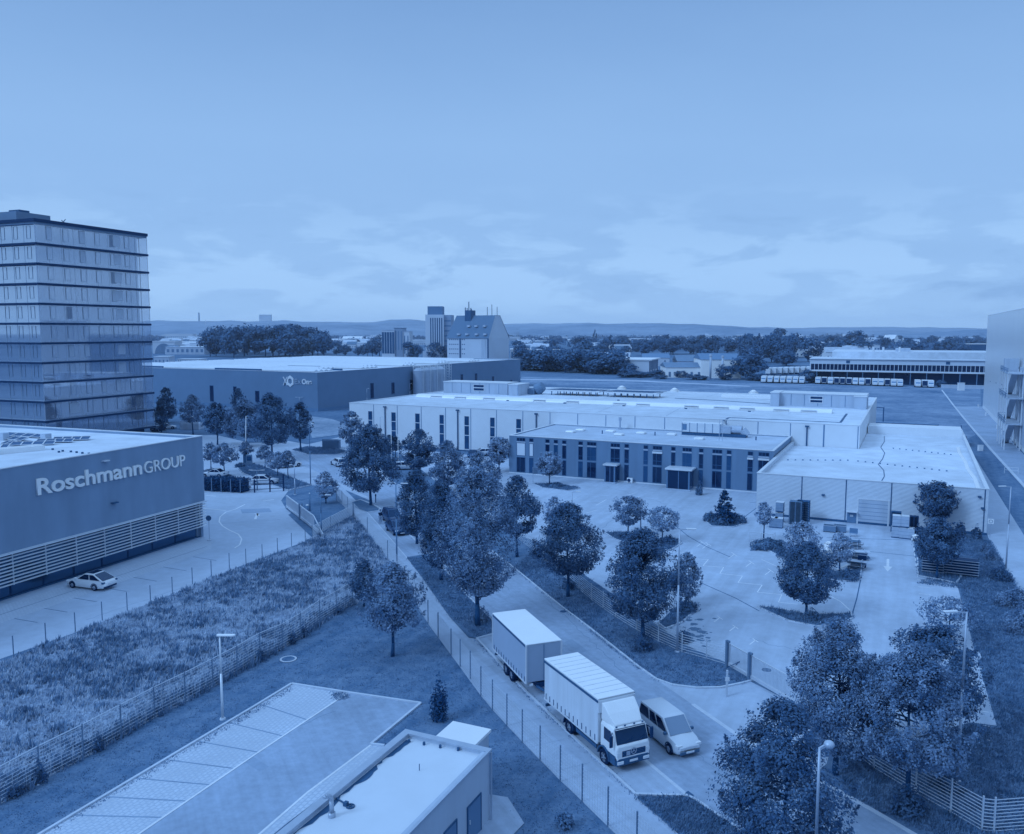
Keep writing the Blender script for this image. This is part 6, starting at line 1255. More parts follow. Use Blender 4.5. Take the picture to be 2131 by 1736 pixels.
# containers and bits at the right of the warehouse, electricity boxes
P = g(2012, 930); rt = empty('dark_container', P + (0,), 1.1, 'dark open container with poles behind the warehouse corner', 'container'); b = MB(); b.box(0, 5.5, 0, 2.2, .1, 1.6); b.build('tub', MT['dark'], rt)
for x in (.6, 1.9, 3.0): MB().beam((x, 1, 1.6), (x + .2, 1.2, 4.2), .14).build('pole', MT['dgr'], rt)
P = g(2037, 939); rt = empty('utility_box', P + (0,), 0, 'small white utility box on the grass strip by the access road', 'box'); b = MB(); b.box(0, .9, 0, .6, 0, 1.1); bevel(b.build('cabinet', MT['carwhite'], rt), .04); MB().box(-.05, .95, -.05, .65, 1.1, 1.18).build('lid', MT['alu'], rt)
P = g(1995, 813); rt = empty('utility_box', P + (0,), 0, 'white utility box at the far end of the field', 'box'); b = MB(); b.box(0, 2.4, 0, 1.2, 0, 3.0); b.build('cabinet', MT['carwhite'], rt); MB().box(-.1, 2.5, -.1, 1.3, 3.0, 3.15).build('lid', MT['alu'], rt)
A = Vector(g(1813, 890)); rt = empty('material_rack', (A.x, A.y, 0), AN, 'long dark low storage rack behind the warehouse', 'rack'); b = MB(); b.box(0, 15, 0, 1.6, .1, 1.3); b.build('load', MT['dark'], rt); MB().box(-.1, 15.1, -.1, 1.7, 1.3, 1.42).build('cover', MT['slate'], rt)
for x in (0, 5, 10, 14.8): MB().box(x, x + .15, -.08, -.01, 0, 1.6).build('post', MT['dgrey'], rt)
P = g(2122, 1085); rt = empty('railing', g(2122, 1063) + (0,), -.6, 'small pale railing frame beside the access road kerb', 'railing'); b = MB(); b.beam((0, 0, 0), (0, 0, 1.1), .06); b.beam((2.0, 0, 0), (2.0, 0, 1.1), .06); b.beam((0, 0, 1.1), (2.0, 0, 1.1), .06); b.beam((0, 0, .6), (2, 0, .6), .05); b.build('rail', MT['alu'], rt); rt.location = g(2090, 985) + (0,)
rt = empty('enclosure', g(400, 893) + (0,), -.1, 'pale fenced bin enclosure by the glass tower', 'enclosure'); b = MB()
for x in np.arange(-2.2, 2.3, .28): b.box(x - .1, x + .1, -1.5, -1.42, 0, 2.2)
b.build('slats', MT['cream'], rt); MB().box(-2.4, 2.4, -1.42, 1.4, 0, 1.5).build('wall', MT['cream'], rt)
rt = empty('bin_store', g(690, 933) + (0,), .0, 'grey slatted bin store near the first verge tree', 'enclosure'); b = MB()
for x in np.arange(-1.6, 1.7, .26): b.box(x - .09, x + .09, -1.0, -.92, 0, 2.0)
b.build('slats', MT['slate'], rt); MB().box(-1.7, 1.7, -.92, 1.0, 0, 1.7).build('wall', MT['dgrey'], rt)
rt = empty('railing', g(1560, 1125) + (0,), -.5, 'pale tubular railing at the corner of the planted island', 'railing'); b = MB()
for (x0, y0, x1, y1) in ((0, 0, 2.6, 0), (2.6, 0, 2.6, 1.2)):
    for z in (.45, 1.0): b.beam((x0, y0, z), (x1, y1, z), .05)
for (x, y) in ((0, 0), (1.3, 0), (2.6, 0), (2.6, 1.2)): b.beam((x, y, 0), (x, y, 1.0), .05)
b.build('rail', FL, rt); MB().box(.6, 2.2, -.9, -.2, 0, .12).build('base_plate', MT['kerb'], rt)
# ================================================================== TREES AND PLANTS
def pix_m(P): return F / math.hypot(P[0], P[1], CAMH)
def make_tree(kind, P, H, Wd, base, label, dens=1.0, m=None, group='trees of the business park', seed=0, name='tree', cat='tree', thin=1.0):
    """tapered trunk with limbs; the crown is many leaf-sized faces gathered in clumps at the limb ends"""
    rg = np.random.default_rng(seed + 11); pr_ = random.Random(seed + 5)
    rt = empty(name, P + (0,), pr_.uniform(0, 6.28), label, cat, group); hb = H * (base + .07 if kind in ('oval', 'egg', 'broad') else base); Hc = H - hb; Rw = Wd / 2 * (1.14 if kind == 'round' else 1.06)
    def prof(t):
        t = min(1, max(0, t))
        if kind == 'oval': return math.sin(math.pi * t ** .72) ** .65 * (1.04 - .12 * t) if 0 < t < 1 else 0
        if kind == 'egg': return math.sin(math.pi * t ** .88) ** .52 if 0 < t < 1 else 0
        if kind == 'cone': return max(.0, 1 - t) ** .85 * (min(1, t / .07) if t < .07 else 1)
        if kind == 'round': return max(0, 1 - (2 * t - 1) ** 2) ** .5
        if kind == 'broad': return max(0, 1 - ((t - .26) / .76) ** 2) ** .8 if t > .26 else (1 - ((.26 - t) / .31) ** 2) ** .5
        return 1
    ph1, ph2 = pr_.uniform(0, 6.28), pr_.uniform(0, 6.28)
    # limbs
    lean = Vector((pr_.uniform(-.03, .03), pr_.uniform(-.03, .03), 1)); tb = MB(); r0 = max(.07, .014 * H + .03)
    pts = [Vector((0, 0, 0))]; 
    for k in range(1, 7): pts.append(Vector((lean.x * H * k / 6 + pr_.uniform(-.04, .04), lean.y * H * k / 6 + pr_.uniform(-.04, .04), (hb + Hc * .82) * k / 6)))
    for k in range(6): tb.tube(pts[k], pts[k + 1], r0 * (1.25 if k == 0 else 1) * (1 - k / 6.6), r0 * (1 - (k + 1) / 6.6), 8)
    px = pix_m(P) * 1024 / 2131
    ncl = int((95 if kind != 'round' else 80) * (0.75 if px < 7 else 1) * thin); C = []; NR = []
    cl = []
    for k in range(ncl):
        t = pr_.random(); a = pr_.uniform(0, 6.283); rr = prof(t) * Rw * (1 + (.17 if kind != 'egg' else .04) * math.sin(2 * a + ph1) + (.11 if kind != 'egg' else .03) * math.sin(3 * a + ph2 + 5 * t)) * (pr_.uniform(.45, 1.0) ** .5) * pr_.uniform(.78, 1.08) * .86
        cl.append(Vector((rr * math.cos(a), rr * math.sin(a), hb + t * Hc * .97)))
    # limbs run to a share of the clumps
    for k in range(0, ncl, 3 if px > 9 else 6):
        c_ = cl[k]; z0 = max(hb * .75, min(c_.z - .25 * Rw, hb + Hc * .75)); i = min(5, int(z0 / (hb + Hc * .82) * 6)); p0 = pts[i].lerp(pts[i + 1], max(0, min(1, z0 / (hb + Hc * .82) * 6 - i)))
        mid_ = p0.lerp(c_, .55) + Vector((0, 0, -.06 * Rw)); tb.tube(p0, mid_, r0 * .34, r0 * .2, 5); tb.tube(mid_, c_, r0 * .2, r0 * .06, 5)
    tb.build('trunk', MT['bark'], rt, True)
    leaf = .135 if px > 15 else .17 if px > 10 else (.20 if px > 8 else .27)
    if px < 5: leaf = .36
    rr0 = 0
    area = math.pi * Wd * Hc; n_l = int(min(34000, max(1500, area * 5.2 / (leaf * leaf * .62) * .62 * dens))); per = max(8, n_l // ncl)
    cr = (.155 if kind != 'cone' else .12) * (Rw * 2 + Hc) / 2 * (.9 if thin >= 1 else .7)
    for c_ in cl:
        q = rg.normal(size=(per, 3)); q /= np.linalg.norm(q, axis=1)[:, None]; rad_ = rg.random(per) ** .45; sz = cr * pr_.uniform(.6, 1.25) * (.55 + .55 * prof(min(.97, max(.03, (c_.z - hb) / Hc))))
        if kind == 'cone': q[:, 2] *= .35
        else: q[:, 2] *= .8
        C.append(np.array(c_) + q * rad_[:, None] * sz)
        o_ = np.array([c_.x, c_.y, (c_.z - hb - Hc * .35) * .6]); o_ = o_ / (np.linalg.norm(o_) + 1e-6)
        NR.append(q * .55 + o_ * .75 + np.array([0, 0, .45]))
    # stray shoots give the crown an uneven edge
    for k in range(int(ncl * .5)):
        t = pr_.uniform(.1, .98); a = pr_.uniform(0, 6.283); rr = prof(t) * Rw * .95; s = np.array([rr * math.cos(a), rr * math.sin(a), hb + t * Hc]); dr = np.array([math.cos(a) * .5, math.sin(a) * .5, .7 + t * .5]); L_ = pr_.uniform(.06, .16) * Wd
        nn_ = max(5, int(per * .22)); u = rg.random(nn_); C.append(s + dr * (u * L_)[:, None] + rg.normal(size=(nn_, 3)) * .06 * (1.3 - u)[:, None] * Wd * .35); NR.append(np.tile(dr, (nn_, 1)))
    C = np.concatenate(C); NR = np.concatenate(NR); rr_ = np.hypot(C[:, 0], C[:, 1]); tt_ = np.clip((C[:, 2] - hb) / Hc, 0, 1); lim = np.array([prof(q) for q in np.linspace(0, 1, 41)])[(tt_ * 40).astype(int)] * Rw
    keep = (C[:, 2] > hb * .8) & (rr_ < lim * 1.16 + .2 * (1 + .6 * rg.random(len(C)))); C, NR = C[keep], NR[keep]
    leaf_cloud('crown', C, leaf, m or MT['leafm'], rt, .2, NR, .62)
    return rt
G1 = 'trees along the road verges'; G2 = 'trees in the hall yard'; G3 = 'trees on the works forecourt'
# kind, base x, base y, top y, crown width (px), share of bare stem, label, leaf, density, group
TR = [
 ('broad', 772, 1052, 884, 104, .14, 'dark broad tree in the small kerbed bed beside the road, bare stem in view', 'leafd', 1.1, G1),
 ('oval', 733, 942, 856, 50, .13, 'ragged tree right behind the dark broad road tree', 'leafm', 1, G1),
 ('oval', 872, 990, 893, 72, .10, 'dense tree in front of the third hall window', 'leafd', 1.1, G1),
 ('oval', 931, 1023, 917, 76, .06, 'spreading tree right of the flagpoles, before the hall front', 'leafm', 1.1, G1),
 ('oval', 997, 1050, 941, 86, .06, 'leaning pale green tree below the round tree of the office corner', 'leafm', 1, G1),
 ('oval', 868, 1132, 977, 78, .05, 'dark narrow tree hanging over the parked dark cars', 'leafd', 1.1, G1),
 ('oval', 918, 1208, 1000, 90, .06, 'tall tree left of the largest verge tree', 'leafd', 1.1, G1),
 ('oval', 994, 1303, 977, 156, .14, 'largest verge tree, rising above the trailer', 'leafm', 1.15, G1),
 ('oval', 1076, 1159, 990, 90, .22, 'slim verge tree with a clear stem left of the broad fence tree', 'leafd', 1.1, G1),
 ('oval', 1154, 1106, 1034, 46, .22, 'small tree peeping out behind the fence trees in the yard', 'leafl', .9, G2),
 ('oval', 1182, 1242, 1047, 132, .18, 'pointed tree beside the wire fence, between road and yard', 'leafd', 1.1, G1),
 ('oval', 1338, 1328, 1099, 148, .12, 'big tree at the fence with a tall pale lamp before it', 'leafd', 1.15, G1),
 ('oval', 1428, 1262, 1150, 58, .10, 'upright tree right behind the tall pale lamp', 'leafm', 1.1, G2),
 ('round', 1144, 1008, 940, 44, .27, 'clipped round tree in front of the dark office windows', 'leafl', 1.9, G2),
 ('round', 1039, 983, 910, 45, .25, 'clipped round tree at the left corner of the dark office block', 'leafl', 1.9, G2),
 ('round', 1307, 1117, 1033, 66, .30, 'round-headed tree on the small triangular island', 'leafm', 1.0, G2),
 ('round', 1378, 1128, 1055, 56, .30, 'pale round-headed tree on the pointed island', 'leafl', .9, G2),
 ('oval', 1589, 1126, 1045, 34, .36, 'thin sapling in front of the brownish goods boxes', 'leafl', .5, G2),
 ('egg', 1677.6, 1284, 1132, 106, .14, 'dense egg-shaped tree on the long yard island', 'leafd', 1.5, G2),
 ('egg', 1667, 1186, 1086, 66, .12, 'pale tree behind the dense egg-shaped island tree', 'leafl', 1.0, G2),
 ('oval', 1747, 1190, 1106, 44, .20, 'pale sapling among the timber stacks', 'leafl', .7, G2),
 ('egg', 1945, 1110, 1001, 72, .22, 'dark tree standing against the warehouse front', 'leafd', 1.2, G2),
 ('egg', 1949, 1205, 1078, 78, .20, 'dark tree above the slatted wooden crates', 'leafd', 1.2, G2),
 ('round', 1974, 1332, 1246, 96, .30, 'loose open tree beside the right parking bays', 'leafm', .45, G2),
 ('oval', 1738, 1612, 1290, 172, .08, 'large tree overlapping the sliding gate at the lower right', 'leafm', 1.05, G1),
 ('oval', 1622, 1850, 1458, 216, .08, 'closest big tree at the bottom right, beside the globe lamp', 'leafd', 1.05, G1),
 ('oval', 1890, 1676, 1343, 192, .20, 'big mid-toned tree with visible trunk behind the lower right fence', 'leafm', 1.15, G1),
 ('egg', 1938, 1535, 1302, 156, .10, 'dark dense tree behind the big mid-toned one', 'leafd', 1.25, G1),
 ('oval', 817, 1366, 1172, 128, .22, 'young tree on the lawn inside the pavement fence', 'leafm', 1.05, G1),
 ('oval', 758, 1262, 1163, 56, .06, 'bushy tree at the end of the meadow fence', 'leafd', .9, G1),
 ('oval', 402, 905, 822, 48, .24, 'left tree of the row before the dark hall, nearest the tower', 'leafm', 1, G3),
 ('oval', 452.7, 926, 836, 56, .18, 'very dark tree second in the row before the dark hall', 'leafd', 1.1, G3),
 ('broad', 512, 930, 830, 76, .12, 'wide tree in the middle of the row before the dark hall', 'leafm', 1.1, G3),
 ('broad', 566, 955, 820, 86, .20, 'tallest wide tree of the row before the dark hall', 'leafd', 1.1, G3),
 ('oval', 626, 940, 836, 48, .18, 'slim dark tree at the right end of the row, by the hall corner', 'leafd', 1.1, G3),
 ('broad', 439, 985, 922, 32, .38, 'small umbrella tree, left of the pair by the office corner', 'leafm', .9, G3),
 ('broad', 467.6, 990, 922, 52, .34, 'small umbrella tree, right of the pair by the office corner', 'leafm', .9, G3),
 ('broad', 551.6, 975, 927, 30, .35, 'thin small tree between mast and pale forecourt tree', 'leafm', .7, G3),
 ('broad', 578, 992, 941, 46, .30, 'spreading small tree on the forecourt island', 'leafl', .9, G3),
 ('broad', 599.5, 997, 938, 30, .40, 'small tree right of the spreading one on the island', 'leafm', .9, G3),
 ('oval', 678, 1048, 982, 48, .12, 'pale young tree behind the sliding gate', 'leafl', .8, G3),
 ('broad', 513, 966, 919, 28, .40, 'small tree at the foot of the leaning mast', 'leafm', .8, G3),
 ('oval', 810, 954, 905, 38, .25, 'small dark tree by the lamp at the left hall end', 'leafd', 1, G3),
 ('broad', 348, 880, 806, 34, .06, 'dark shrubby tree hugging the tower corner', 'leafd', 1, G3),
 ('oval', 336, 900, 830, 26, .04, 'low dark tree at the tower base', 'leafd', 1, G3),
 ('oval', 497, 872, 808, 30, .15, 'thin tree directly against the dark hall wall', 'leafd', .9, G3),
 ('oval', 797, 958, 912, 22, .25, 'thin dark sapling beside the flagpoles', 'leafd', .9, G3),
 ('oval', 823, 952, 908, 24, .25, 'narrow sapling just behind the flagpoles', 'leafd', .9, G3),
]
for i, (k, bx, by, ty, wp, bs, lab, mm, dn, grp) in enumerate(TR):
    P = g(bx, by); H = height_at(P, ty); make_tree(k, P, H, wp / pix_m(P), bs, lab, dn, MT[mm], grp, i * 13 + 1)
# spruce in the round island
P = g(1507, 1090); make_tree('cone', P, height_at(P, 1020), 52 / pix_m(P), .05, 'dark spruce in the kerbed island before the office block', 1.2, MT['leafc'], 'conifers of the yard', 991, 'spruce_tree')
def shrub(P, w, d, h, label, m, n, size=.2, rot=0, z=.05, name='shrub'):
    rt = empty(name, P + (z,), rot, label, 'shrub', 'shrubs and bushes'); q = NP.normal(size=(n, 3)); q /= np.linalg.norm(q, axis=1)[:, None]; q[:, 2] = np.abs(q[:, 2]); r = (NP.random(n) ** .4)[:, None]
    lump = 1 + .25 * np.sin(q[:, :1] * 5 + 1) * np.cos(q[:, 1:2] * 6); C = q * r * lump * np.array([w / 2, d / 2, h]); leaf_cloud('foliage', C, size, m, rt, .3, q); s = MB()
    for k in range(5): a = k * 1.256; s.tube((0, 0, 0), (w * .2 * math.cos(a), d * .2 * math.sin(a), h * .6), .03, .01, 5)
    s.build('stem', MT['bark'], rt); return rt
SH = [((1478, 1085), 26, 1.6, 1.1, 'low shrub left of the spruce', 'shrub'), ((1498, 1092), 30, 1.6, 1.0, 'low shrub in front of the spruce', 'shrub'), ((1530, 1088), 34, 1.8, 1.1, 'low shrub right of the spruce', 'shrub'),
 ((1336, 1352), 42, 1.6, 1.3, 'spiky dark bush at the foot of the big fence tree', 'leafd'), ((1424, 1337), 26, 1.2, 1.0, 'round dark bush by the tall pale lamp', 'leafd'), ((998, 1292), 40, 1.2, 1.2, 'loose bush around the foot of the largest verge tree', 'leafm'),
 ((914, 1498), 34, 1.2, 2.6, 'dark upright conifer bush on the lawn by the parking yard', 'leafc'), ((1184, 1225), 36, 1.1, .9, 'low bush at the stem of the pointed fence tree', 'leafd'), ((1430, 1272), 40, 2.0, 1.0, 'low bush on the pointed island by the tall lamp', 'leafd'),
 ((1393, 1132), 24, 1.6, .9, 'low bush beside the pale round-headed tree', 'leafd'), ((1300, 1120), 30, 1.2, .5, 'ground bush under the triangular island tree', 'leafd'), ((1690, 1290), 34, 1.2, .9, 'pale bush at the stem of the egg-shaped tree', 'shrub'),
 ((1600, 1140), 50, 2.5, .9, 'wide low bush beside the sapling on the goods island', 'shrub'), ((1640, 1158), 44, 2.0, 1.0, 'low bush below the pale tree on the goods island', 'leafd'), ((1765, 1205), 40, 1.6, .9, 'low mound bush at the near end of the goods island', 'leafd'),
 ((1998, 1118), 20, 1.2, 1.7, 'dark bush left of its pair at the warehouse end', 'leafd'), ((2031, 1122), 18, 1.1, 1.5, 'dark bush right of its pair at the warehouse end', 'leafd'), ((2050, 1150), 16, 1.0, 1.2, 'small bush at the path edge beyond the warehouse corner', 'leafm'), ((2062, 1165), 24, 1.3, 1.3, 'rounded bush on the grass near the path lamp', 'leafm'), ((2082, 1208), 34, 1.6, 1.3, 'wider bush on the grass below the path lamp', 'leafd'),
 ((2112, 1262), 44, 2.4, 1.8, 'big bush at the right edge, upper one', 'leafm'), ((2124, 1312), 46, 2.4, 2.0, 'big bush at the right edge, lower one', 'leafm'), ((1890, 1692), 60, 1.3, 1.3, 'dark bush at the foot of the tree by the lower right fence', 'leafd'), ((1972, 1640), 46, 1.6, .8, 'low dark weeds by the pale lamp foot', 'leafd'),
 ((1455, 1030 - 0), 18, .9, 1.9, 'small potted shrub beside the larger office porch', 'shrub'), ((1155, 1012), 40, 1.6, .5, 'low planting under the clipped round tree', 'leafd'), ((1175, 1722), 40, 1.0, .9, 'feathery pale weed clump near the paved slab', 'shrub'), ((1845, 1560), 60, 2.2, 1.3, 'pale grassy mound behind the lower right fence', 'leafl'),
 ((440, 986), 40, 1.6, .8, 'low bush under the left umbrella tree', 'leafm'), ((500, 972), 24, 1.2, .7, 'low bush at the forecourt island tip', 'leafd'), ((817, 965), 34, 1.6, 1.0, 'dark low bush in front of the flagpoles', 'leafd')]
for i, (p, wp, dd, hh_, lab, mm) in enumerate(SH):
    P = g(*p); w = wp / pix_m(P); n = int(min(2600, max(300, w * dd * hh_ * 420))); shrub(P, w, dd * (w / 2 + .4), hh_, lab, MT[mm], n, .17 if P[1] < 90 else .26, i * .7)
for i, (p, hh_, lab) in enumerate((((607, 1341), 1.9, 'dark climbing weed on the meadow fence, tallest one'), ((632, 1325), 1.7, 'dark weed column on the meadow fence, farther one'), ((541, 1374), 1.4, 'broad dark weed at the meadow fence behind the lamp'), ((82, 1629), 2.0, 'dark weed column on the meadow fence near the left edge'), ((31, 1658), 1.2, 'small dark weed on the meadow fence at the left edge'), ((205, 1562), 1.5, 'dark weed on the meadow fence near its nearest double post'), ((700, 1277), 1.0, 'low weed at the far end of the meadow fence'))):
    shrub(g(*p), 1.0, .6, hh_ * .62, lab, MT['leafd'], 300, .16, i)
# ---- grass: blades as real geometry
def blades(name, polyD, n, h0, h1, m, label, clump=0.0, z=0.0, wdt=.05, lean=.5, test=None, per=5, seed=1):
    rg = np.random.default_rng(seed); P = np.array([g(*p) for p in polyD]); mn, mx = P.min(0), P.max(0); pts = []
    x, y = P[:, 0], P[:, 1]
    while sum(len(q) for q in pts) < n:
        q = rg.random((n * 2, 2)) * (mx - mn) + mn; ins = np.zeros(len(q), bool); j = len(P) - 1
        for i in range(len(P)):
            cnd = ((y[i] > q[:, 1]) != (y[j] > q[:, 1])) & (q[:, 0] < (x[j] - x[i]) * (q[:, 1] - y[i]) / (y[j] - y[i] + 1e-12) + x[i]); ins ^= cnd; j = i
        q = q[ins]
        if clump:
            nc = int(clump); cc = rg.random((nc, 2)) * (mx - mn) + mn; rad2 = rg.uniform(.5, 2.2, nc); k = rg.integers(0, nc, len(q)); q2 = cc[k] + rg.normal(size=(len(q), 2)) * (rad2[k] * .55)[:, None] * np.array([1.3, .9]); ins = np.zeros(len(q2), bool); j = len(P) - 1
            for i in range(len(P)):
                cnd = ((y[i] > q2[:, 1]) != (y[j] > q2[:, 1])) & (q2[:, 0] < (x[j] - x[i]) * (q2[:, 1] - y[i]) / (y[j] - y[i] + 1e-12) + x[i]); ins ^= cnd; j = i
            q = q2[ins]
        pts.append(q)
    q = np.concatenate(pts)[:n]; N_ = n * per; b = np.repeat(q, per, 0) + rg.normal(size=(N_, 2)) * .13; h = (h0 + (h1 - h0) * rg.random(n)).repeat(per) * (.6 + .5 * rg.random(N_)); a = rg.random(N_) * 6.283
    w = wdt * (.7 + .6 * rg.random(N_)); dx, dy = np.cos(a), np.sin(a); ln = h * lean * rg.random(N_)
    wind = np.array([.12, -.05]); co = np.zeros((N_, 3, 3), np.float32)
    co[:, 0] = np.stack([b[:, 0] - dy * w, b[:, 1] + dx * w, np.full(N_, z)], 1); co[:, 1] = np.stack([b[:, 0] + dy * w, b[:, 1] - dx * w, np.full(N_, z)], 1)
    co[:, 2] = np.stack([b[:, 0] + dx * ln + wind[0] * h, b[:, 1] + dy * ln + wind[1] * h, z + h], 1)
    me = bpy.data.meshes.new(name); me.vertices.add(3 * N_); me.loops.add(3 * N_); me.polygons.add(N_); me.vertices.foreach_set('co', co.ravel()); me.loops.foreach_set('vertex_index', np.arange(3 * N_, dtype=np.int32))
    me.polygons.foreach_set('loop_start', np.arange(0, 3 * N_, 3, dtype=np.int32)); me.polygons.foreach_set('loop_total', np.full(N_, 3, np.int32)); me.materials.append(m); me.update(calc_edges=True); me.validate()
    o = bpy.data.objects.new(name, me); COL.objects.link(o); return tag(o, label, 'grass', kind='stuff')
MEAD = [(-60, 1402), (28, 1370), (157, 1319), (265, 1274), (359, 1240), (440, 1203), (512, 1177), (577, 1153), (635, 1130), (655, 1120), (738, 1073), (765, 1112), (806, 1165), (845, 1228), (738, 1256), (700, 1277), (626, 1327), (541, 1372), (443, 1430), (322, 1494), (174, 1578), (0, 1675), (-60, 1708)]
sheet('meadow_soil', MEAD, 0.010, MT['meadow'])
blades('meadow_grass', MEAD, 24000, .08, .36, MT['blade'], 'tall dry meadow grass between works yard and lawn', 0, .0, .05, .9, per=4, seed=3)
blades('meadow_weeds', MEAD, 4200, .2, .6, MT['weed'], 'darker weeds scattered in patches through the meadow', 170, .0, .07, .8, per=6, seed=4)
blades('fence_weeds', [(0, 1650), (174, 1556), (322, 1476), (443, 1413), (588, 1336), (700, 1262), (734, 1242), (738, 1258), (700, 1280), (588, 1354), (443, 1433), (322, 1497), (174, 1581), (0, 1680)], 600, .25, .9, MT['weed'], 'weeds growing along the meadow fence', 40, .0, .06, .5, per=6, seed=5)
blades('verge_grass', [(848, 1162), (905, 1163), (972, 1240), (1030, 1297), (1048, 1313), (992, 1328), (937, 1285), (882, 1206)], 2600, .06, .2, MT['vblade'], 'short grass on the tree verge beside the pavement', 0, .055, .03, .8, per=4, seed=6)
blades('verge_grass', [(1126, 1230), (1226.6, 1308.5), (1328.8, 1389.8), (1366, 1416), (1450, 1432), (1540, 1423), (1560, 1416), (1512, 1392), (1419, 1347), (1290, 1249), (1215, 1198), (1125, 1134), (1067, 1182)], 5200, .06, .22, MT['vblade'], 'short grass on the fenced verge right of the road', 0, .03, .03, .8, per=4, seed=7)
blades('verge_grass', [(1324, 1661), (1431, 1660), (1450, 1670), (1549.5, 1738), (1500, 1760), (1407, 1731.7)], 1500, .06, .2, MT['vblade'], 'short grass on the verge at the bottom of the picture', 0, .055, .03, .8, per=4, seed=8)
blades('lawn_grass', [(734, 1262), (850, 1235), (895, 1305), (1001, 1452), (1124, 1586), (1280, 1740), (1090, 1745), (1060, 1660), (1020, 1640), (1020, 1520), (935, 1500), (840, 1520), (800, 1550), (775, 1549), (876, 1465), (606, 1423), (461, 1511), (86, 1736), (-40, 1745), (0, 1680), (322, 1499), (588, 1356)], 6000, .03, .09, MT['vblade'], 'mown lawn grass around the foreground parking yard', 0, .0, .03, .9, per=4, seed=9)
blades('lawn_grass', [(1750, 1650), (1838, 1692), (1960, 1745), (2140, 1745), (2140, 1330), (2010, 1120), (2060, 1125), (2131, 1250), (2140, 1480), (2080, 1515), (2020, 1506), (1830, 1560), (1760, 1560)], 9000, .06, .25, MT['vblade'], 'rough grass right of the yard and around the lower right fence', 0, .0, .035, .9, per=4, seed=10)
for k, ln in enumerate(([(86, 1740), (461.6, 1515), (531, 1474), (606.9, 1428), (612, 1432), (535, 1482), (465, 1524), (95, 1742)], [(690, 1441), (722, 1446), (728, 1450), (700, 1458)], [(992, 1331), (1100, 1444), (1184, 1525), (1324, 1656), (1320, 1656), (1181, 1528), (1095, 1445), (989, 1332)], [(1230, 1308), (1330, 1386), (1336, 1390), (1331, 1394), (1226, 1312)])):
    blades('kerb_weeds', ln, 260 if k != 1 else 120, .03, .12, MT['weed'], 'small weeds sprouting along the kerbs', 0, .02, .03, .9, per=4, seed=90 + k)
for i, (pts, h) in enumerate(ISL):
    Q = np.array([g(*p) for p in pts]); ar = abs(np.sum(Q[:, 0] * np.roll(Q[:, 1], -1) - Q[:, 1] * np.roll(Q[:, 0], -1))) / 2
    blades('bed_grass', pts, int(min(2500, ar * 26)), .08, .32, MT['vblade'], 'tufty grass growing on the kerbed planted islands', 0, h, .035, .8, per=4, seed=20 + i)
blades('lawn_grass', [(1910, 1215), (2000, 1225), (2030, 1350), (2076, 1512), (2131, 1500), (2131, 1262), (2058, 1125), (1996, 1120), (1995, 1165)], 9000, .06, .26, MT['vblade'], 'rough grass strip between the yard and the side path', 0, .0, .035, .9, per=4, seed=60)
# ================================================================== THE TOWN BEHIND
def bgframe(x0, x1, yb, rot=0.0):
    a, b = g(x0, yb), g(x1, yb); L = math.hypot(b[0] - a[0], b[1] - a[1]); return a, L
def bg_building(name, label, x0, x1, ytop, yb, depth, wallm, roofm, rot=0.0, roof='flat', ridge=.35, cat='building', group=None, wins=None, hip=0):
    a = g(x0, yb); L = (x1 - x0) / F * math.hypot(a[1], CAMH); H = max(1.5, height_at(a, ytop)); rt = empty(name, a + (0,), rot, label, cat, group)
    if roof == 'flat':
        m = MB(); m.box(0, L, 0, depth, 0, H - .3); m.build('wall', wallm, rt); m = MB(); m.box(-.3, L + .3, -.3, depth + .3, H - .3, H); m.build('roof', roofm, rt)
    elif roof == 'gable':                                          # ridge along x
        hw = H * (1 - ridge); m = MB(); m.add([(0, 0, 0), (L, 0, 0), (L, depth, 0), (0, depth, 0), (0, 0, hw), (L, 0, hw), (L, depth, hw), (0, depth, hw), (0, depth / 2, H - .15), (L, depth / 2, H - .15)], [(0, 1, 5, 4), (2, 3, 7, 6), (0, 4, 8, 7, 3), (1, 2, 6, 9, 5)]); m.build('wall', wallm, rt)
        m = MB(); o = .4; m.add([(-o, -o, hw - .1), (L + o, -o, hw - .1), (L + o - hip, depth / 2, H), (-o + hip, depth / 2, H), (L + o, depth + o, hw - .1), (-o, depth + o, hw - .1)], [(0, 1, 2, 3), (3, 2, 4, 5), (0, 3, 5), (1, 4, 2)]); m.build('roof', roofm, rt)
    elif roof == 'front':                                          # gable faces the viewer
        hw = H * (1 - ridge); m = MB(); m.add([(0, 0, 0), (L, 0, 0), (L, depth, 0), (0, depth, 0), (0, 0, hw), (L, 0, hw), (L, depth, hw), (0, depth, hw), (L / 2, 0, H - .15), (L / 2, depth, H - .15)], [(0, 1, 5, 8, 4), (2, 3, 7, 9, 6), (0, 4, 7, 3), (1, 2, 6, 5)]); m.build('wall', wallm, rt)
        m = MB(); o = .4; m.add([(-o, -o, hw - .1), (L / 2, -o, H), (L / 2, depth + o, H), (-o, depth + o, hw - .1), (L + o, -o, hw - .1), (L + o, depth + o, hw - .1)], [(0, 1, 2, 3), (1, 4, 5, 2)]); m.build('roof', roofm, rt)
    if wins:
        n, z0, z1, ww, gm = wins
        for k in range(n):
            x = L * (k + .5) / n; f = MB(); f.box(x - L / n * ww / 2, x + L / n * ww / 2, -.12, -.01, H * z0, H * z1); f.build('window', gm, rt)
    return rt, L, H
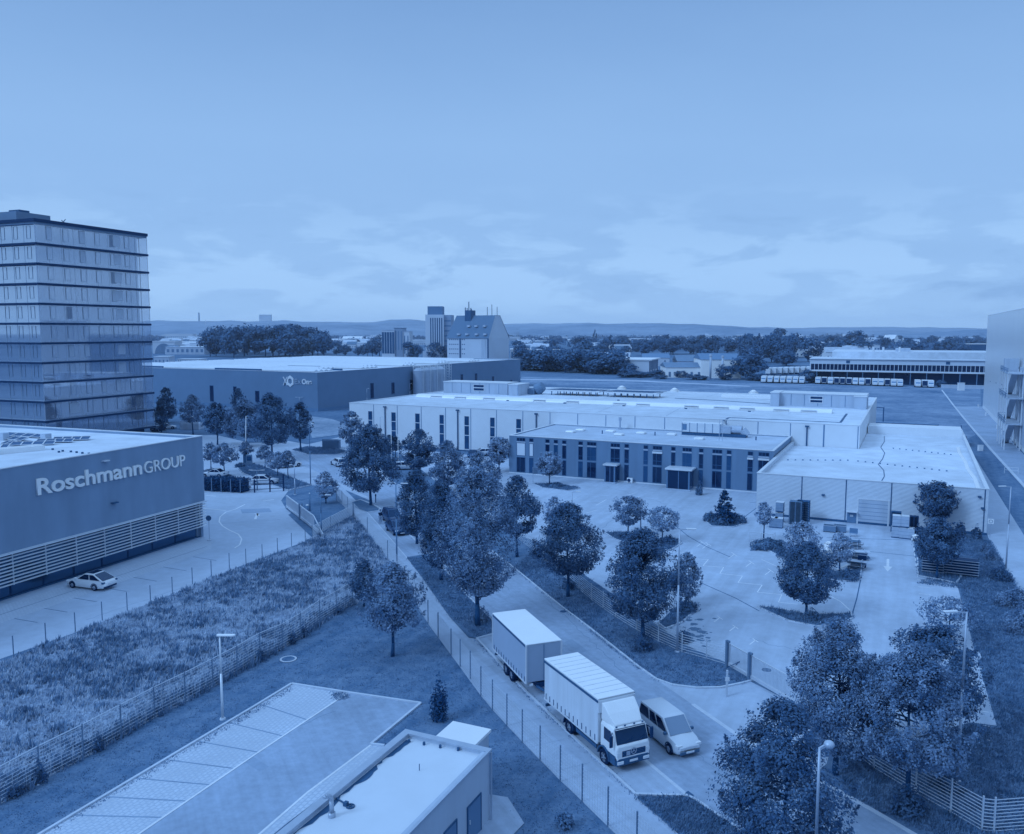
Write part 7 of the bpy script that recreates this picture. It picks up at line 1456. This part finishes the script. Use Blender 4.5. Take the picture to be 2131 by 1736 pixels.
# grain store with steep roof
a = g(1024, 752); 
GD = math.hypot(a[1], CAMH); W1 = (1022 - 931) / F * GD / math.cos(.5) * .96; 
gs_ = empty('grain_store', g(931, 752) + (0,), -.5, 'tall grain store with a steep dark roof and plain pale walls', 'grain store'); P0 = g(931, 752); Hh = height_at(P0, 703.5); Hr = height_at(P0, 656.5); GDp = 44 / F * GD / math.sin(.5) * .92
m = MB(); m.box(0, W1, 0, GDp, 0, Hh); m.add([(W1, 0, Hh), (W1, GDp, Hh), (W1 - 1.5, GDp * .62, Hr), (W1 - 1.5, GDp * .38, Hr)], [(0, 1, 2, 3)]); m.add([(0, 0, Hh), (0, GDp, Hh), (1.5, GDp * .62, Hr), (1.5, GDp * .38, Hr)], [(0, 1, 2, 3)]); m.build('wall', MT['sill'], gs_)
m = MB(); m.add([(-.5, -.6, Hh - .3), (W1 + .3, -.6, Hh - .3), (W1 - 1.2, GDp * .38, Hr), (1.2, GDp * .38, Hr), (W1 - 1.2, GDp * .62, Hr), (1.2, GDp * .62, Hr), (W1 + .3, GDp + .6, Hh - .3), (-.5, GDp + .6, Hh - .3)], [(0, 1, 2, 3), (3, 2, 4, 5), (5, 4, 6, 7)]); rf_ = m.build('roof', MT['groof'], gs_)
for (fx, fz) in ((.44, .48), (.62, .48), (.82, .48), (.27, .12), (.47, .12), (.70, .12), (.90, .12)):
    y = -.6 + (GDp * .38 + .6) * fz; z = Hh + (Hr - Hh) * fz; x = W1 * fx; m = MB(); m.box(x - 1.1, x + 1.3, y - 1.2, y + .8, z + .1, z + 1.5); m.build('dormer', MT['cream'], rf_)
for fx in (.32, .985): m = MB(); m.box(W1 * fx - .6, W1 * fx + .6, -.5, -.01, 0, Hh - .3); m.build('stair_shaft', MT['dgr'], gs_)
m = MB(); m.box(W1 * .985 - 6, W1 * .985 - 2, -.3, -.02, 0, Hh - 1); m.build('pilaster', MT['cream'], gs_)
for r_ in range(4):
    for k in range(5): x = W1 * (.06 + .05 * k + .0); z = Hh * (.95 - .2 * r_); MB().box(x - .5, x + .5, -.1, -.01, z - .7, z).build('window', MT['dgr'], gs_)
for r_ in range(4):
    for k in range(2): x = W1 * (.37 + .05 * k); z = Hh * (.95 - .2 * r_); MB().box(x - .5, x + .5, -.1, -.01, z - .7, z).build('window', MT['dgr'], gs_)
xt = W1 * .36; zt0 = Hh + (Hr - Hh) * .55; Ht = height_at(P0, 646); m = MB(); m.box(xt - 2.8, xt + 2.8, GDp * .28, GDp * .50, zt0, Ht); tt_ = m.build('head_house', MT['dgr'], gs_)
m = MB()
for dx, ty in ((-2.7, 640), (-1.0, 641), (.6, 628), (2.4, 641), (3.0, 643)): m.beam((xt + dx, GDp * .3, Ht - 2), (xt + dx, GDp * .3, height_at(P0, ty)), .5)
m.build('antenna', MT['dgr'], tt_)
for fx, ty in ((.72, 639), (.83, 634), (.955, 639)): m = MB(); m.beam((W1 * fx, GDp * .5, Hr), (W1 * fx, GDp * .5, height_at(P0, ty)), .35); m.build('antenna', MT['dgr'], gs_)
# concrete silo tower
P0 = g(886, 750); rt = empty('silo_tower', P0 + (0,), -.06, 'concrete grain tower with vertical fins and a box on top', 'silo tower'); D_ = math.hypot(P0[1], CAMH); s_ = D_ / F; H1 = height_at(P0, 655); H2 = height_at(P0, 637.5)
m = MB(); m.box(0, 38 * s_, 0, 20, 0, H1); m.build('wall', MT['sill'], rt); m = MB(); m.box(38 * s_, 53 * s_, 2, 20, 0, H1 - .2); m.build('side_block', MT['conc'], rt); m = MB(); m.box(4 * s_, 34 * s_, 2, 16, H1, H2); m.build('top_box', MT['slate'], rt)
for k in range(6): x = (10 + 4.6 * k) * s_; m = MB(); m.box(x, x + 2.3 * s_, -.1, -.01, H1 * .32, H1 * .93); m.build('slot', MT['dgr'], rt)
m = MB(); m.box(-2, 30 * s_, -3, -.02, 0, H1 * .2); m.build('base_block', MT['cream'], rt)
for k in range(6): z = H1 * (.3 + .11 * k); m = MB(); m.box(39 * s_, 52.5 * s_, 1.9, 1.995, z, z + 1.2); m.build('window', MT['slate'], rt)
# blocks of flats left of it
rt, L, H = bg_building('apartment_block', 'pale block of flats with dark window strips left of the grain tower', 795, 822, 687, 748, 14, MT['sill'], MT['roof2'], -.1, 'flat')
for k in range(5): x = L * (.1 + .2 * k); MB().box(x - .9, x + .9, -.12, -.01, H * .2, H * .93).build('window', MT['dgr'], rt)
bg_building('apartment_block', 'darker block of flats beside the grain tower', 821, 839, 682.5, 748, 14, MT['conc'], MT['dgr'], -.1, 'flat', wins=(3, .3, .9, .3, MT['slate']))
bg_building('apartment_block', 'narrow pale flats between the dark block and the grain tower', 839, 853, 690, 748, 12, MT['sill'], MT['roof2'], -.1, 'flat', wins=(2, .2, .85, .3, MT['slate']))
# hospital on the skyline, chimney, mast
rt, L, H = bg_building('hospital', 'wide stepped hospital block on the far skyline', 525, 582, 671.5, 694, 60, MT['conc'], MT['roof2'], 0, 'flat', wins=(9, .55, .75, .7, MT['dgrey']))
m = MB(); m.box(L * .26, L * .68, 5, 50, H + .01, H + 24 * .55 * 6); o = m.build('upper_block', MT['conc'], rt)
P0 = g(415.5, 697); rt = empty('chimney', P0 + (0,), 0, 'slim dark factory chimney on the left skyline', 'chimney'); H = height_at(P0, 652); m = MB(); m.tube((0, 0, 0), (0, 0, H), 6.5, 4.5, 12); m.build('shaft', MT['dgrey'], rt, True); m = MB(); m.tube((0, 0, H), (0, 0, H + 3), 5, 5, 12); m.build('cap', MT['dgr'], rt)
P0 = g(429, 700); rt = empty('mast', P0 + (0,), 0, 'thin pale mast right of the factory chimney', 'mast'); H = height_at(P0, 666); m = MB(); m.tube((0, 0, 0), (0, 0, H), 2.2, 1.2, 8); m.build('pole', MT['cream'], rt, True); m = MB(); m.tube((0, 0, H * .8), (0, 0, H * .86), 4, 4, 8); m.build('head', MT['cream'], rt)
# left town
P0 = g(318, 736); rt = empty('arched_shed', P0 + (0,), 0, 'pale shed with a dark arched opening left of the grove', 'shed'); s_ = math.hypot(P0[1], CAMH) / F; L = 46 * s_; H = height_at(P0, 711)
m = MB(); m.box(0, L, 0, 20, 0, H); m.build('wall', MT['sill'], rt); m = MB(); m.loft([[(L * .5 + L * .40 * math.cos(t), y, H * .84 * math.sin(t) + .05) for t in np.linspace(0, math.pi, 13)] for y in (-.15, -.02)]); m.build('arch_opening', MT['dgrey'], rt); m = MB(); m.box(-.5, L + .5, -.6, 20.5, H, H + .5); m.build('roof', MT['white'], rt)
for args in (('factory_building', 'long white factory building with a toothed roofline', 343, 401, 695, 708, 30, MT['sill'], MT['white'], 0, 'flat', .3, 'building', None, (14, .35, .6, .5, MT['slate'])),
 ('warehouse', 'white box warehouse at the left edge of the grove', 395, 414, 714, 736, 18, MT['sill'], MT['roof2'], .1, 'flat', .3, 'building', None, (3, .1, .6, .4, MT['cream'])),
 ('warehouse', 'pale low box building just behind the tower', 321, 351, 742, 760, 16, MT['cream'], MT['roof'], .15, 'flat', .3, 'building', None, (4, .3, .6, .3, MT['slate'])),
 ('warehouse', 'long low pale shed left of the dark hall roof', 369, 418, 747, 757, 12, MT['sill'], MT['roof'], -.05, 'flat', .3, 'building', None, (10, .3, .7, .4, MT['slate'])),
 ('warehouse', 'flat white hall roof between tower and grove', 345, 425, 722, 738, 40, MT['cream'], MT['roof'], 0, 'flat', .3, 'building', None, (8, .3, .7, .5, MT['slate'])),
 ('warehouse', 'white shed right of the grove', 690, 735, 705, 716, 30, MT['sill'], MT['roof'], 0, 'flat', .3, 'building', None, (8, .2, .7, .4, MT['slate'])),
 ('warehouse', 'pale shed with columns right of the grove', 668, 690, 712, 728, 14, MT['cream'], MT['roof2'], 0, 'flat', .3, 'building', None, (5, .05, .8, .5, MT['dgr'])),
 ('warehouse', 'domed pale hall behind the trees right of the grove', 712, 752, 700, 713, 30, MT['sill'], MT['white'], 0, 'gable', .4, 'building', None, None),
 # right of the dark hall
 ('works_building', 'white low works with flat roof right of the grain store', 1062, 1106, 727, 748, 30, MT['sill'], MT['white'], .0, 'flat', .3, 'building', None, (6, .15, .75, .5, MT['slate'])),
 ('works_building', 'white two-storey works block with a dark door', 1115, 1166, 728, 748, 26, MT['sill'], MT['white'], .0, 'flat', .3, 'building', None, (7, .1, .6, .35, MT['slate'])),
 ('house', 'small white gabled house above the hedge trees', 1253, 1275, 741, 764, 14, MT['bright'], MT['roof2'], .2, 'front', .35, 'building', None, None),
 ('works_building', 'grey gabled shed behind the pillared building', 1337, 1392, 737, 762, 40, MT['sill'], MT['slate'], -.15, 'gable', .3, 'building', None, (3, .35, .5, .12, MT['dgr'])),
 ('works_building', 'white low workshop with dark windows and a gate', 1386, 1461, 756, 786, 26, MT['bright'], MT['dgrey'], -.06, 'gable', .28, 'building', None, (5, .06, .40, .3, MT['dgrey'])),
 ('works_building', 'taller white workshop with pipes and a big gate', 1459, 1540, 737, 787, 34, MT['bright'], MT['slate'], -.10, 'gable', .22, 'building', None, None),
 ('works_building', 'dark roofed shed behind the tall workshop', 1410, 1520, 741, 762, 40, MT['cream'], MT['dgrey'], -.1, 'gable', .5, 'building', None, None),
 ('pale_building', 'pale long building behind the tall trees at the right', 1770, 1828, 718, 736, 24, MT['sill'], MT['roof2'], -.1, 'flat', .3, 'building', None, (10, .3, .65, .6, MT['slate'])),
 ('pale_building', 'long pale building behind the van depot', 2019, 2200, 716, 736, 30, MT['dgr'], MT['white'], -.05, 'flat', .3, 'building', None, (14, .1, .6, .7, MT['dgr'])),
 ('pale_building', 'white flat building under the dark hill', 1700, 1730, 727, 733, 20, MT['white'], MT['white'], 0, 'flat', .3, 'building', None, (4, .2, .7, .5, MT['slate'])),
 ('church', 'small bright church with pointed roof among the right trees', 1860, 1873, 697, 716, 30, MT['white'], MT['white'], .3, 'front', .55, 'church', None, None)):
    bg_building(*args)
# pillared building with a side of dark bays
a, b_ = g(1283, 778), g(1349, 781); P0 = a; L = 66 / F * math.hypot(a[1], CAMH) * 1.02; rt = empty('works_building', P0 + (0,), -.32, 'grey-white works hall with dark pillared side bays', 'building'); H = height_at(P0, 747.5)
m = MB(); m.box(0, L, 0, 34, 0, H - .6); m.build('wall', MT['sill'], rt); m = MB(); m.box(-.6, L + 1.4, -.6, 34.6, H - .6, H); m.build('roof', MT['white'], rt)
for k in range(7): y = 1 + k * 4.7; MB().box(L + .005, L + .06, y, y + 3.2, H * .25 if k % 2 else 0.2, H - 1).build('bay', MT['dgr'], rt)
# pipes of the tall workshop
P0 = g(1477, 788); rt = empty('exhaust_pipe', P0 + (0,), 0, 'pale exhaust pipe on the tall workshop front, left one', 'pipe', 'exhaust pipes of the workshop'); H = height_at(P0, 741); m = MB(); m.tube((0, -1, 0), (0, -1, H), .55, n=10); m.build('tube', MT['cream'], rt, True); m = MB(); m.tube((0, -1, H), (0, -1, H + 1), .8, .6, 10); m.build('cap', MT['steel'], rt)
P0 = g(1502, 788); rt = empty('exhaust_pipe', P0 + (0,), 0, 'pale exhaust pipe on the tall workshop front, right one', 'pipe', 'exhaust pipes of the workshop'); H = height_at(P0, 744); m = MB(); m.tube((0, -1, 0), (0, -1, H), .55, n=10); m.build('tube', MT['cream'], rt, True); m = MB(); m.tube((0, -1, H), (0, -1, H + 1), .8, .6, 10); m.build('cap', MT['steel'], rt)
# van depot
A, B = g(1684, 797), g(2085, 806); fr = Frame(A, (B[0] - A[0], B[1] - A[1])); L = math.hypot(B[0] - A[0], B[1] - A[1]); HD_ = height_at(A, 747); rt = fr.root('logistics_depot', 'long delivery depot with a dark window band above its loading docks', 'depot')
m = MB(); m.box(0, L, 0, 30, HD_ * .80, HD_); m.box(0, .4, 0, 30, 0, HD_ * .80); m.box(L - .4, L, 0, 30, 0, HD_ * .8); m.build('wall', MT['sill'], rt); m = MB(); m.box(-.2, L + .2, -.8, 30.2, HD_, HD_ + .25); m.build('roof', MT['roof'], rt)
m = MB(); m.box(9, L, 14, 60, HD_ + .25, HD_ + 3.2); m.build('upper_hall', MT['roof'], rt)
zb0, zb1 = HD_ * .56, HD_ * .80; nb = 46
for k in range(nb): x = .4 + (L - .8) * k / nb; w_ = (L - .8) / nb; MB().box(x + .12, x + w_ - .12, .15, .3, zb0, zb1).build('window', MT['glassd'], rt)
m = MB(); m.box(.4, L - .4, .3, 30, zb0, zb1); m.build('inner_wall', MT['dgr'], rt)
for k in range(nb + 1): x = .4 + (L - .8) * k / nb; MB().box(x - .1, x + .1, -.03, .14, zb0, zb1).build('mullion', MT['sill'], rt)
m = MB(); m.box(0, L, -1.6, 0, zb0 - .7, zb0); m.build('dock_canopy', MT['alu'], rt); m = MB(); m.box(.4, L - .4, 3, 30, 0, zb0 - .7); m.build('dock_wall', MT['dark'], rt)
for k in range(12): x = L * (k + .5) / 12; MB().box(x - .15, x + .15, -1.4, -1.1, 0, zb0 - .7).build('dock_post', MT['slate'], rt)
for f_ in (.20, .72): MB().box(L * f_, L * f_ + 1.6, -.1, -.0, HD_ * .84, HD_ * .95).build('vent', MT['dgr'], rt)
for f_ in (.345, .40, .49): MB().tube((L * f_, 20, HD_ + 3.2), (L * f_, 20, HD_ + 5.4), .5).build('roof_stack', MT['alu'], rt)
m = MB(); m.box(L * .47, L * .55, 24, 30, HD_ + 3.2, HD_ + 4.8); m.build('roof_plant', MT['cream'], rt)
# delivery vans in two rows
def proto_van(dark):
    rt = empty('delivery_van', (0, 0, 0), 0, 'x', 'van', 'vans parked at the depot'); m = MB(); m.box(-1.05, 1.05, -2.0, 3.2, .45, 2.75); bevel(m.build('cargo_body', MT['white'], rt), .08)
    if dark: MB().box(-.9, .9, -2.05, -2.005, .7, 2.55).build('open_back', MT['dark'], rt)
    else:
        m = MB(); m.loft([[(-1.0, -2.0, .45), (1.0, -2.0, .45), (1.0, -2.0, 2.2), (-1.0, -2.0, 2.2)], [(-.95, -3.2, .45), (.95, -3.2, .45), (.95, -3.2, 1.25), (-.95, -3.2, 1.25)]]); bevel(m.build('cab', MT['white'], rt), .06); MB().add([(-.85, -2.98, 1.43), (.85, -2.98, 1.43), (.85, -2.25, 2.02), (-.85, -2.25, 2.02)], [(0, 1, 2, 3)]).build('windscreen', MT['slate'], rt)
    for x in (-1, 1):
        for y in (-1.9, 2.2): m = MB(); m.tube((x * .98 - .1, y, .38), (x * .98 + .1, y, .38), .38, n=10); m.build('wheel', MT['rubber'], rt)
    return rt
pw, pd = proto_van(False), proto_van(True); used = set()
def put_van(px, py, dark, lab):
    src = pd if dark else pw; o = src if dark not in used else copy_tree(src); used.add(dark); P = g(px, py); o.location = (P[0], P[1], 0); o.scale = (1.1, 1.1, 1.12); o.rotation_euler = (0, 0, fr.a + R.uniform(-.02, .02)); o['label'] = lab
def z8b(x, y): return (1599.8 + x * .2493, 607.1 + y * .2493)
for k, x in enumerate((412, 463, 515, 565, 615, 670, 722, 775, 827, 885, 935, 988, 1042, 1093, 1242, 1300, 1350)):
    q = z8b(x, 768 + (x - 412) * .034); dk = x in (463, 565, 615, 670, 827, 988, 1300); put_van(q[0], q[1], dk, 'delivery van with dark open back in the front row of the depot' if dk else 'white delivery van in the front row facing the field')
for k, x in enumerate((420, 475, 537, 597, 655, 717, 777, 833, 895, 960, 1025, 1085, 1270, 1340, 1400)):
    q = z8b(x, 738 + (x - 412) * .030); put_van(q[0], q[1], False, 'white delivery van in the back row along the loading docks')
for k in range(7):
    q = (1590 + k * 13.2, 796 + k * .35); put_van(q[0], q[1], False, 'white delivery van in the separate row left of the depot tree')
for k in range(8):
    P = g(1598 + k * 12.0, 781 - .4 * k); rt = empty('box_trailer', P + (0,), fr.a, 'white box trailer in the long row left of the depot', 'trailer', 'box trailers beside the depot'); m = MB(); m.box(-1.25, 1.25, -1, 9, .9, 3.9); bevel(m.build('box', MT['white'], rt), .06); MB().box(-1, 1, -.6, 8.6, .3, .88).build('chassis', MT['dgr'], rt)
# red tape: low hedge wall in front of the depot at the right
sheet('depot_apron', [(1980, 800), (2044, 803), (2044, 808), (1985, 806)], .02, MT['yard2'])
rt = empty('boundary_wall', g(1958, 808) + (0,), fr.a, 'low pale boundary wall right of the parked vans', 'wall'); MB().box(0, 24, 0, .3, 0, 1.4).build('wall', MT['cream'], rt); MB().box(-.1, 24.1, -.1, .4, 1.4, 1.55).build('coping', MT['alu'], rt)
P0 = g(1687, 770); rt = empty('light_mast', P0 + (0,), 0, 'floodlight mast at the left end of the depot', 'mast'); H = height_at(P0, 743); m = MB(); m.tube((0, 0, 0), (0, 0, H), .2, .14); m.build('pole', MT['cream'], rt); m = MB(); m.box(-1, 1, -.3, .3, H, H + .8); m.build('floodlight', MT['white'], rt)

# ---- far houses: a few pixels each -------------------------------------------------------------------
def house_mesh(i):
    L, D_, hw, hr = [(14, 9, 5, 9), (22, 11, 6, 10), (36, 14, 8, 8.6), (60, 22, 9, 10), (12, 10, 8, 13)][i]; m = MB()
    m.add([(0, 0, 0), (L, 0, 0), (L, D_, 0), (0, D_, 0), (0, 0, hw), (L, 0, hw), (L, D_, hw), (0, D_, hw), (0, D_ / 2, hr), (L, D_ / 2, hr)], [(0, 1, 5, 4), (2, 3, 7, 6), (0, 4, 8, 7, 3), (1, 2, 6, 9, 5)], 0)
    m.add([(-.5, -.5, hw), (L + .5, -.5, hw), (L + .5, D_ / 2, hr + .2), (-.5, D_ / 2, hr + .2), (L + .5, D_ + .5, hw), (-.5, D_ + .5, hw)], [(0, 1, 2, 3), (3, 2, 4, 5)], 1)
    for k in range(int(L / 3.5)): m.box(1.5 + k * 3.5, 2.8 + k * 3.5, -.06, -.01, 1.2, 2.6, 2)
    o = m.build('far_house', [MT['white'] if i % 2 else MT['sill'], [MT['tile'], MT['roof2'], MT['roof']][i % 3], MT['dgr']]); return o
HP = [house_mesh(i) for i in range(5)]; first = [True] * 5
HL_ = ['small pale house among the trees of the far town', 'longer pale house among the trees of the far town', 'pale flat block among the trees of the far town', 'wide pale works hall among the trees of the far town', 'tall narrow house among the trees of the far town']
rh = random.Random(21)
def put_house(px, py, i):
    P = g(px, py); o = HP[i] if first[i] else HP[i].copy()
    if not first[i]: COL.objects.link(o)
    first[i] = False; o.location = (P[0], P[1], 0); o.rotation_euler = (0, 0, rh.uniform(-.5, .5)); tag(o, HL_[i], 'house', 'houses of the far town')
for k in range(215):
    x = rh.uniform(330, 2040); y = 692.5 + rh.random() ** 1.5 * 28
    if 860 < x < 1075 and y > 712: continue
    put_house(x, y, rh.choice((0, 0, 1, 1, 2, 3, 4)) if y < 708 else rh.choice((0, 1, 2)))
for k in range(34): put_house(rh.uniform(330, 470), rh.uniform(700, 738), rh.choice((0, 1, 2)))
for k in range(16): put_house(rh.uniform(680, 800), rh.uniform(702, 726), rh.choice((0, 1, 2)))
for k in range(9): put_house(rh.uniform(1190, 1290), rh.uniform(728, 768), rh.choice((0, 1)))
for k in range(10): put_house(rh.uniform(1560, 1760), rh.uniform(722, 748), rh.choice((0, 1, 2)))
for k in range(16): put_house(rh.uniform(1070, 1180), rh.uniform(722, 746), rh.choice((0, 1)))
# ---- far trees: individual copies of a few crowns -----------------------------------------------------
def far_tree_proto(kind, seed):
    rt = empty('far_tree', (0, 0, 0), 0, 'x', 'tree', 'trees between the fields and the town'); rg = np.random.default_rng(seed); n = 1100; C = []; NR = []
    for k in range(26):
        t = rg.random(); a = rg.random() * 6.283
        if kind == 'cone': r = .5 * (1 - t) ** .8; z = .06 + .92 * t; s = .07
        elif kind == 'poplar': r = .5 * math.sin(math.pi * min(1, .12 + t * .88)) ** .6 * .95; z = .08 + .9 * t; s = .10
        else: r = .46 * max(0, 1 - (2 * t - 1) ** 2) ** .5 * math.sqrt(rg.random() * .6 + .4); z = .22 + .7 * t; s = .15
        q = rg.normal(size=(n // 26, 3)); q /= np.linalg.norm(q, axis=1)[:, None]; c0 = np.array([r * math.cos(a), r * math.sin(a), z]); C.append(c0 + q * (rg.random(len(q)) ** .4)[:, None] * np.array([s * 1.3, s * 1.3, s])); NR.append(q * .6 + np.array([math.cos(a) * .5, math.sin(a) * .5, .7]))
    leaf_cloud('crown', np.concatenate(C), .10, MT['leaff'], rt, .2, np.concatenate(NR), .7); m = MB(); m.tube((0, 0, 0), (0, 0, .5), .022, .012, 6); m.build('trunk', MT['bark'], rt); return rt
FP = {k: [far_tree_proto(k, s) for s in range(n)] for k, n in (('round', 5), ('poplar', 2), ('cone', 2))}; f1 = {id(o): True for v in FP.values() for o in v}
FLB = {'round': 'rounded broadleaf tree in the wooded belt before the town', 'poplar': 'tall slim poplar in the wooded belt before the town', 'cone': 'dark pointed conifer in the wooded belt before the town'}
rt_ = random.Random(5); count = 0
def far_tree(px, py, h, w=None, kind='round', label=None):
    global count
    o = rt_.choice(FP[kind])
    if f1[id(o)]: f1[id(o)] = False
    else: o = copy_tree(o)
    P = g(px, py); w = w or h * {'round': .95, 'poplar': .32, 'cone': .5}[kind] * rt_.uniform(.85, 1.15); o.location = (P[0], P[1], -.2); o.scale = (w, w, h); o.rotation_euler = (0, 0, rt_.uniform(0, 6.28)); o['label'] = label or FLB[kind]; count += 1
gl1 = 'tall broadleaf tree in the dark grove behind the factory hall'
for k in range(28): x = 432 + 250 * (k + .5) / 28 + rt_.uniform(-5, 5); far_tree(x, rt_.uniform(734, 745), height_at(g(x, 741), rt_.uniform(676, 700) if k % 2 else rt_.uniform(673, 688)) , None, 'round', gl1)
for (x, y, t) in ((790, 742, 697), (775, 744, 705), (835, 745, 703), (850, 748, 712), (868, 748, 716), (905, 750, 712), (920, 750, 720), (700, 740, 712), (720, 741, 716), (745, 742, 720), (765, 743, 714)): far_tree(x, y, height_at(g(x, y), t), None, 'round', 'bushy tree between the grove and the grain store')
# hedge belt along the near edge of the field at right
for k in range(38): x = 1085 + 200 * rt_.random(); y = 770 + (x - 1085) * .038 + rt_.uniform(-4, 3); far_tree(x, y, rt_.uniform(7, 14), rt_.uniform(10, 20), 'round', 'dark bushy tree in the hedge belt behind the field')
for k in range(24): x = rt_.uniform(1290, 1640); y = 786 + (x - 1360) * .03 + rt_.uniform(-2, 2); far_tree(x, y, rt_.uniform(2.2, 4.0), rt_.uniform(5, 9), 'round', 'low bush at the far edge of the field')
for (x, y, t, w) in ((1306, 781, 754, 42), (1560, 789, 733, 74), (1510, 791, 758, 40), (1683, 797, 768, 34), (1885, 800, 770, 34), (1957, 806, 790, 20), (1470, 768, 728, 40)): P = g(x, y); far_tree(x, y, height_at(P, t), w / pix_m(P), 'round', 'large rounded tree standing by the workshops and the depot')
for k in range(26): x = rt_.uniform(1150, 1290); y = rt_.uniform(742, 770); h_ = rt_.uniform(6, 12); far_tree(x, y, h_, h_ * 1.3, 'round')
for k in range(30): x = rt_.uniform(1280, 1570); y = rt_.uniform(720, 741); h_ = rt_.uniform(9, 16); far_tree(x, y, h_, h_ * rt_.uniform(1.0, 1.6), 'round')
# belt of taller trees behind the workshops
for k in range(70): x = rt_.uniform(1070, 1700); y = rt_.uniform(712, 760) if k % 3 else rt_.uniform(748, 772); kd = 'round' if rt_.random() < .9 else 'cone'; h_ = rt_.uniform(9, 19); y = y if not (1262 < x < 1560 and y > 738) else rt_.uniform(714, 738); h_ = h_ if y < 748 else h_ * .7; far_tree(x, y, h_, h_ * rt_.uniform(.9, 1.5) if kd == 'round' else None, kd)
for k in range(22): x = rt_.uniform(1545, 1700); y = rt_.uniform(728, 758); far_tree(x, y, rt_.uniform(14, 22), None, 'round' if k % 4 else 'poplar')
for k in range(40): x = rt_.uniform(1700, 2060); y = rt_.uniform(706, 744); h_ = rt_.uniform(10, 18); far_tree(x, y, h_, h_ * rt_.uniform(.9, 1.6))
for (x, y, t, kd) in ((1632, 735, 700, 'cone'), (1676, 738, 708, 'cone'), (1720, 742, 712, 'cone'), (1270, 738, 697, 'cone'), (1490, 737, 703, 'poplar'), (1185, 738, 709, 'poplar'), (1238, 700 + 14, 686, 'cone'), (1553, 741, 701, 'round'), (1620, 728, 684, 'round'), (1780, 728, 688, 'round'), (1840, 728, 700, 'round'), (1600, 742, 705, 'round')): far_tree(x, y, height_at(g(x, y), t), None, kd)
# the farther woods read as one mass: clumps of leaf faces over the plain
C = []; 
rg = np.random.default_rng(77)
for k in range(5000):
    x = rg.uniform(-150, 2300); y = 691.5 + rg.random() ** 1.4 * 42
    if y > 708 and (330 < x < 430 or 840 < x < 1080): continue
    if y > 722 and x < 1075: continue
    if y > 726 and 1262 < x < 1560: continue
    P = g(x, y); dd = math.hypot(*P); h = rg.uniform(5, 12); w = rg.uniform(8, 18) * (1 + dd / 4000); q = rg.normal(size=(26, 3)); q /= np.linalg.norm(q, axis=1)[:, None]; q[:, 2] = np.abs(q[:, 2]); C.append(np.array([P[0], P[1], 0]) + q * np.array([w / 2, w / 2, h]) * (rg.random(26) ** .3)[:, None])
C = np.concatenate(C); ds = np.hypot(C[:, 0], C[:, 1])
for lo, hi, s in ((0, 1500, 3.2), (1500, 3500, 5.0), (3500, 99999, 9.0)):
    sel = C[(ds >= lo) & (ds < hi)]
    if len(sel): tag(leaf_cloud('distant_woods', sel, s, MT['leaff'], None, .6, None, .75), 'wooded plain of the far town', 'woods', kind='stuff')
# ================================================================== AIR
hz = MB(); hz.box(-7000, 7000, -6900, 7000, -1.0, 122.0); ho_ = hz.build('haze', [], None); hm = bpy.data.materials.new('air'); ht = nodes_of(hm); ht.nodes.remove(ht.nodes['Principled BSDF'])
pv = ht.nodes.new('ShaderNodeVolumePrincipled'); pv.inputs['Color'].default_value = (1, 1, 1, 1); pv.inputs['Density'].default_value = 0.00007; pv.inputs['Anisotropy'].default_value = 0.2
ht.links.new(pv.outputs[0], ht.nodes['Material Output'].inputs['Volume']); ho_.data.materials.append(hm); tag(ho_, 'thin blue air over the plain', 'haze', kind='stuff')
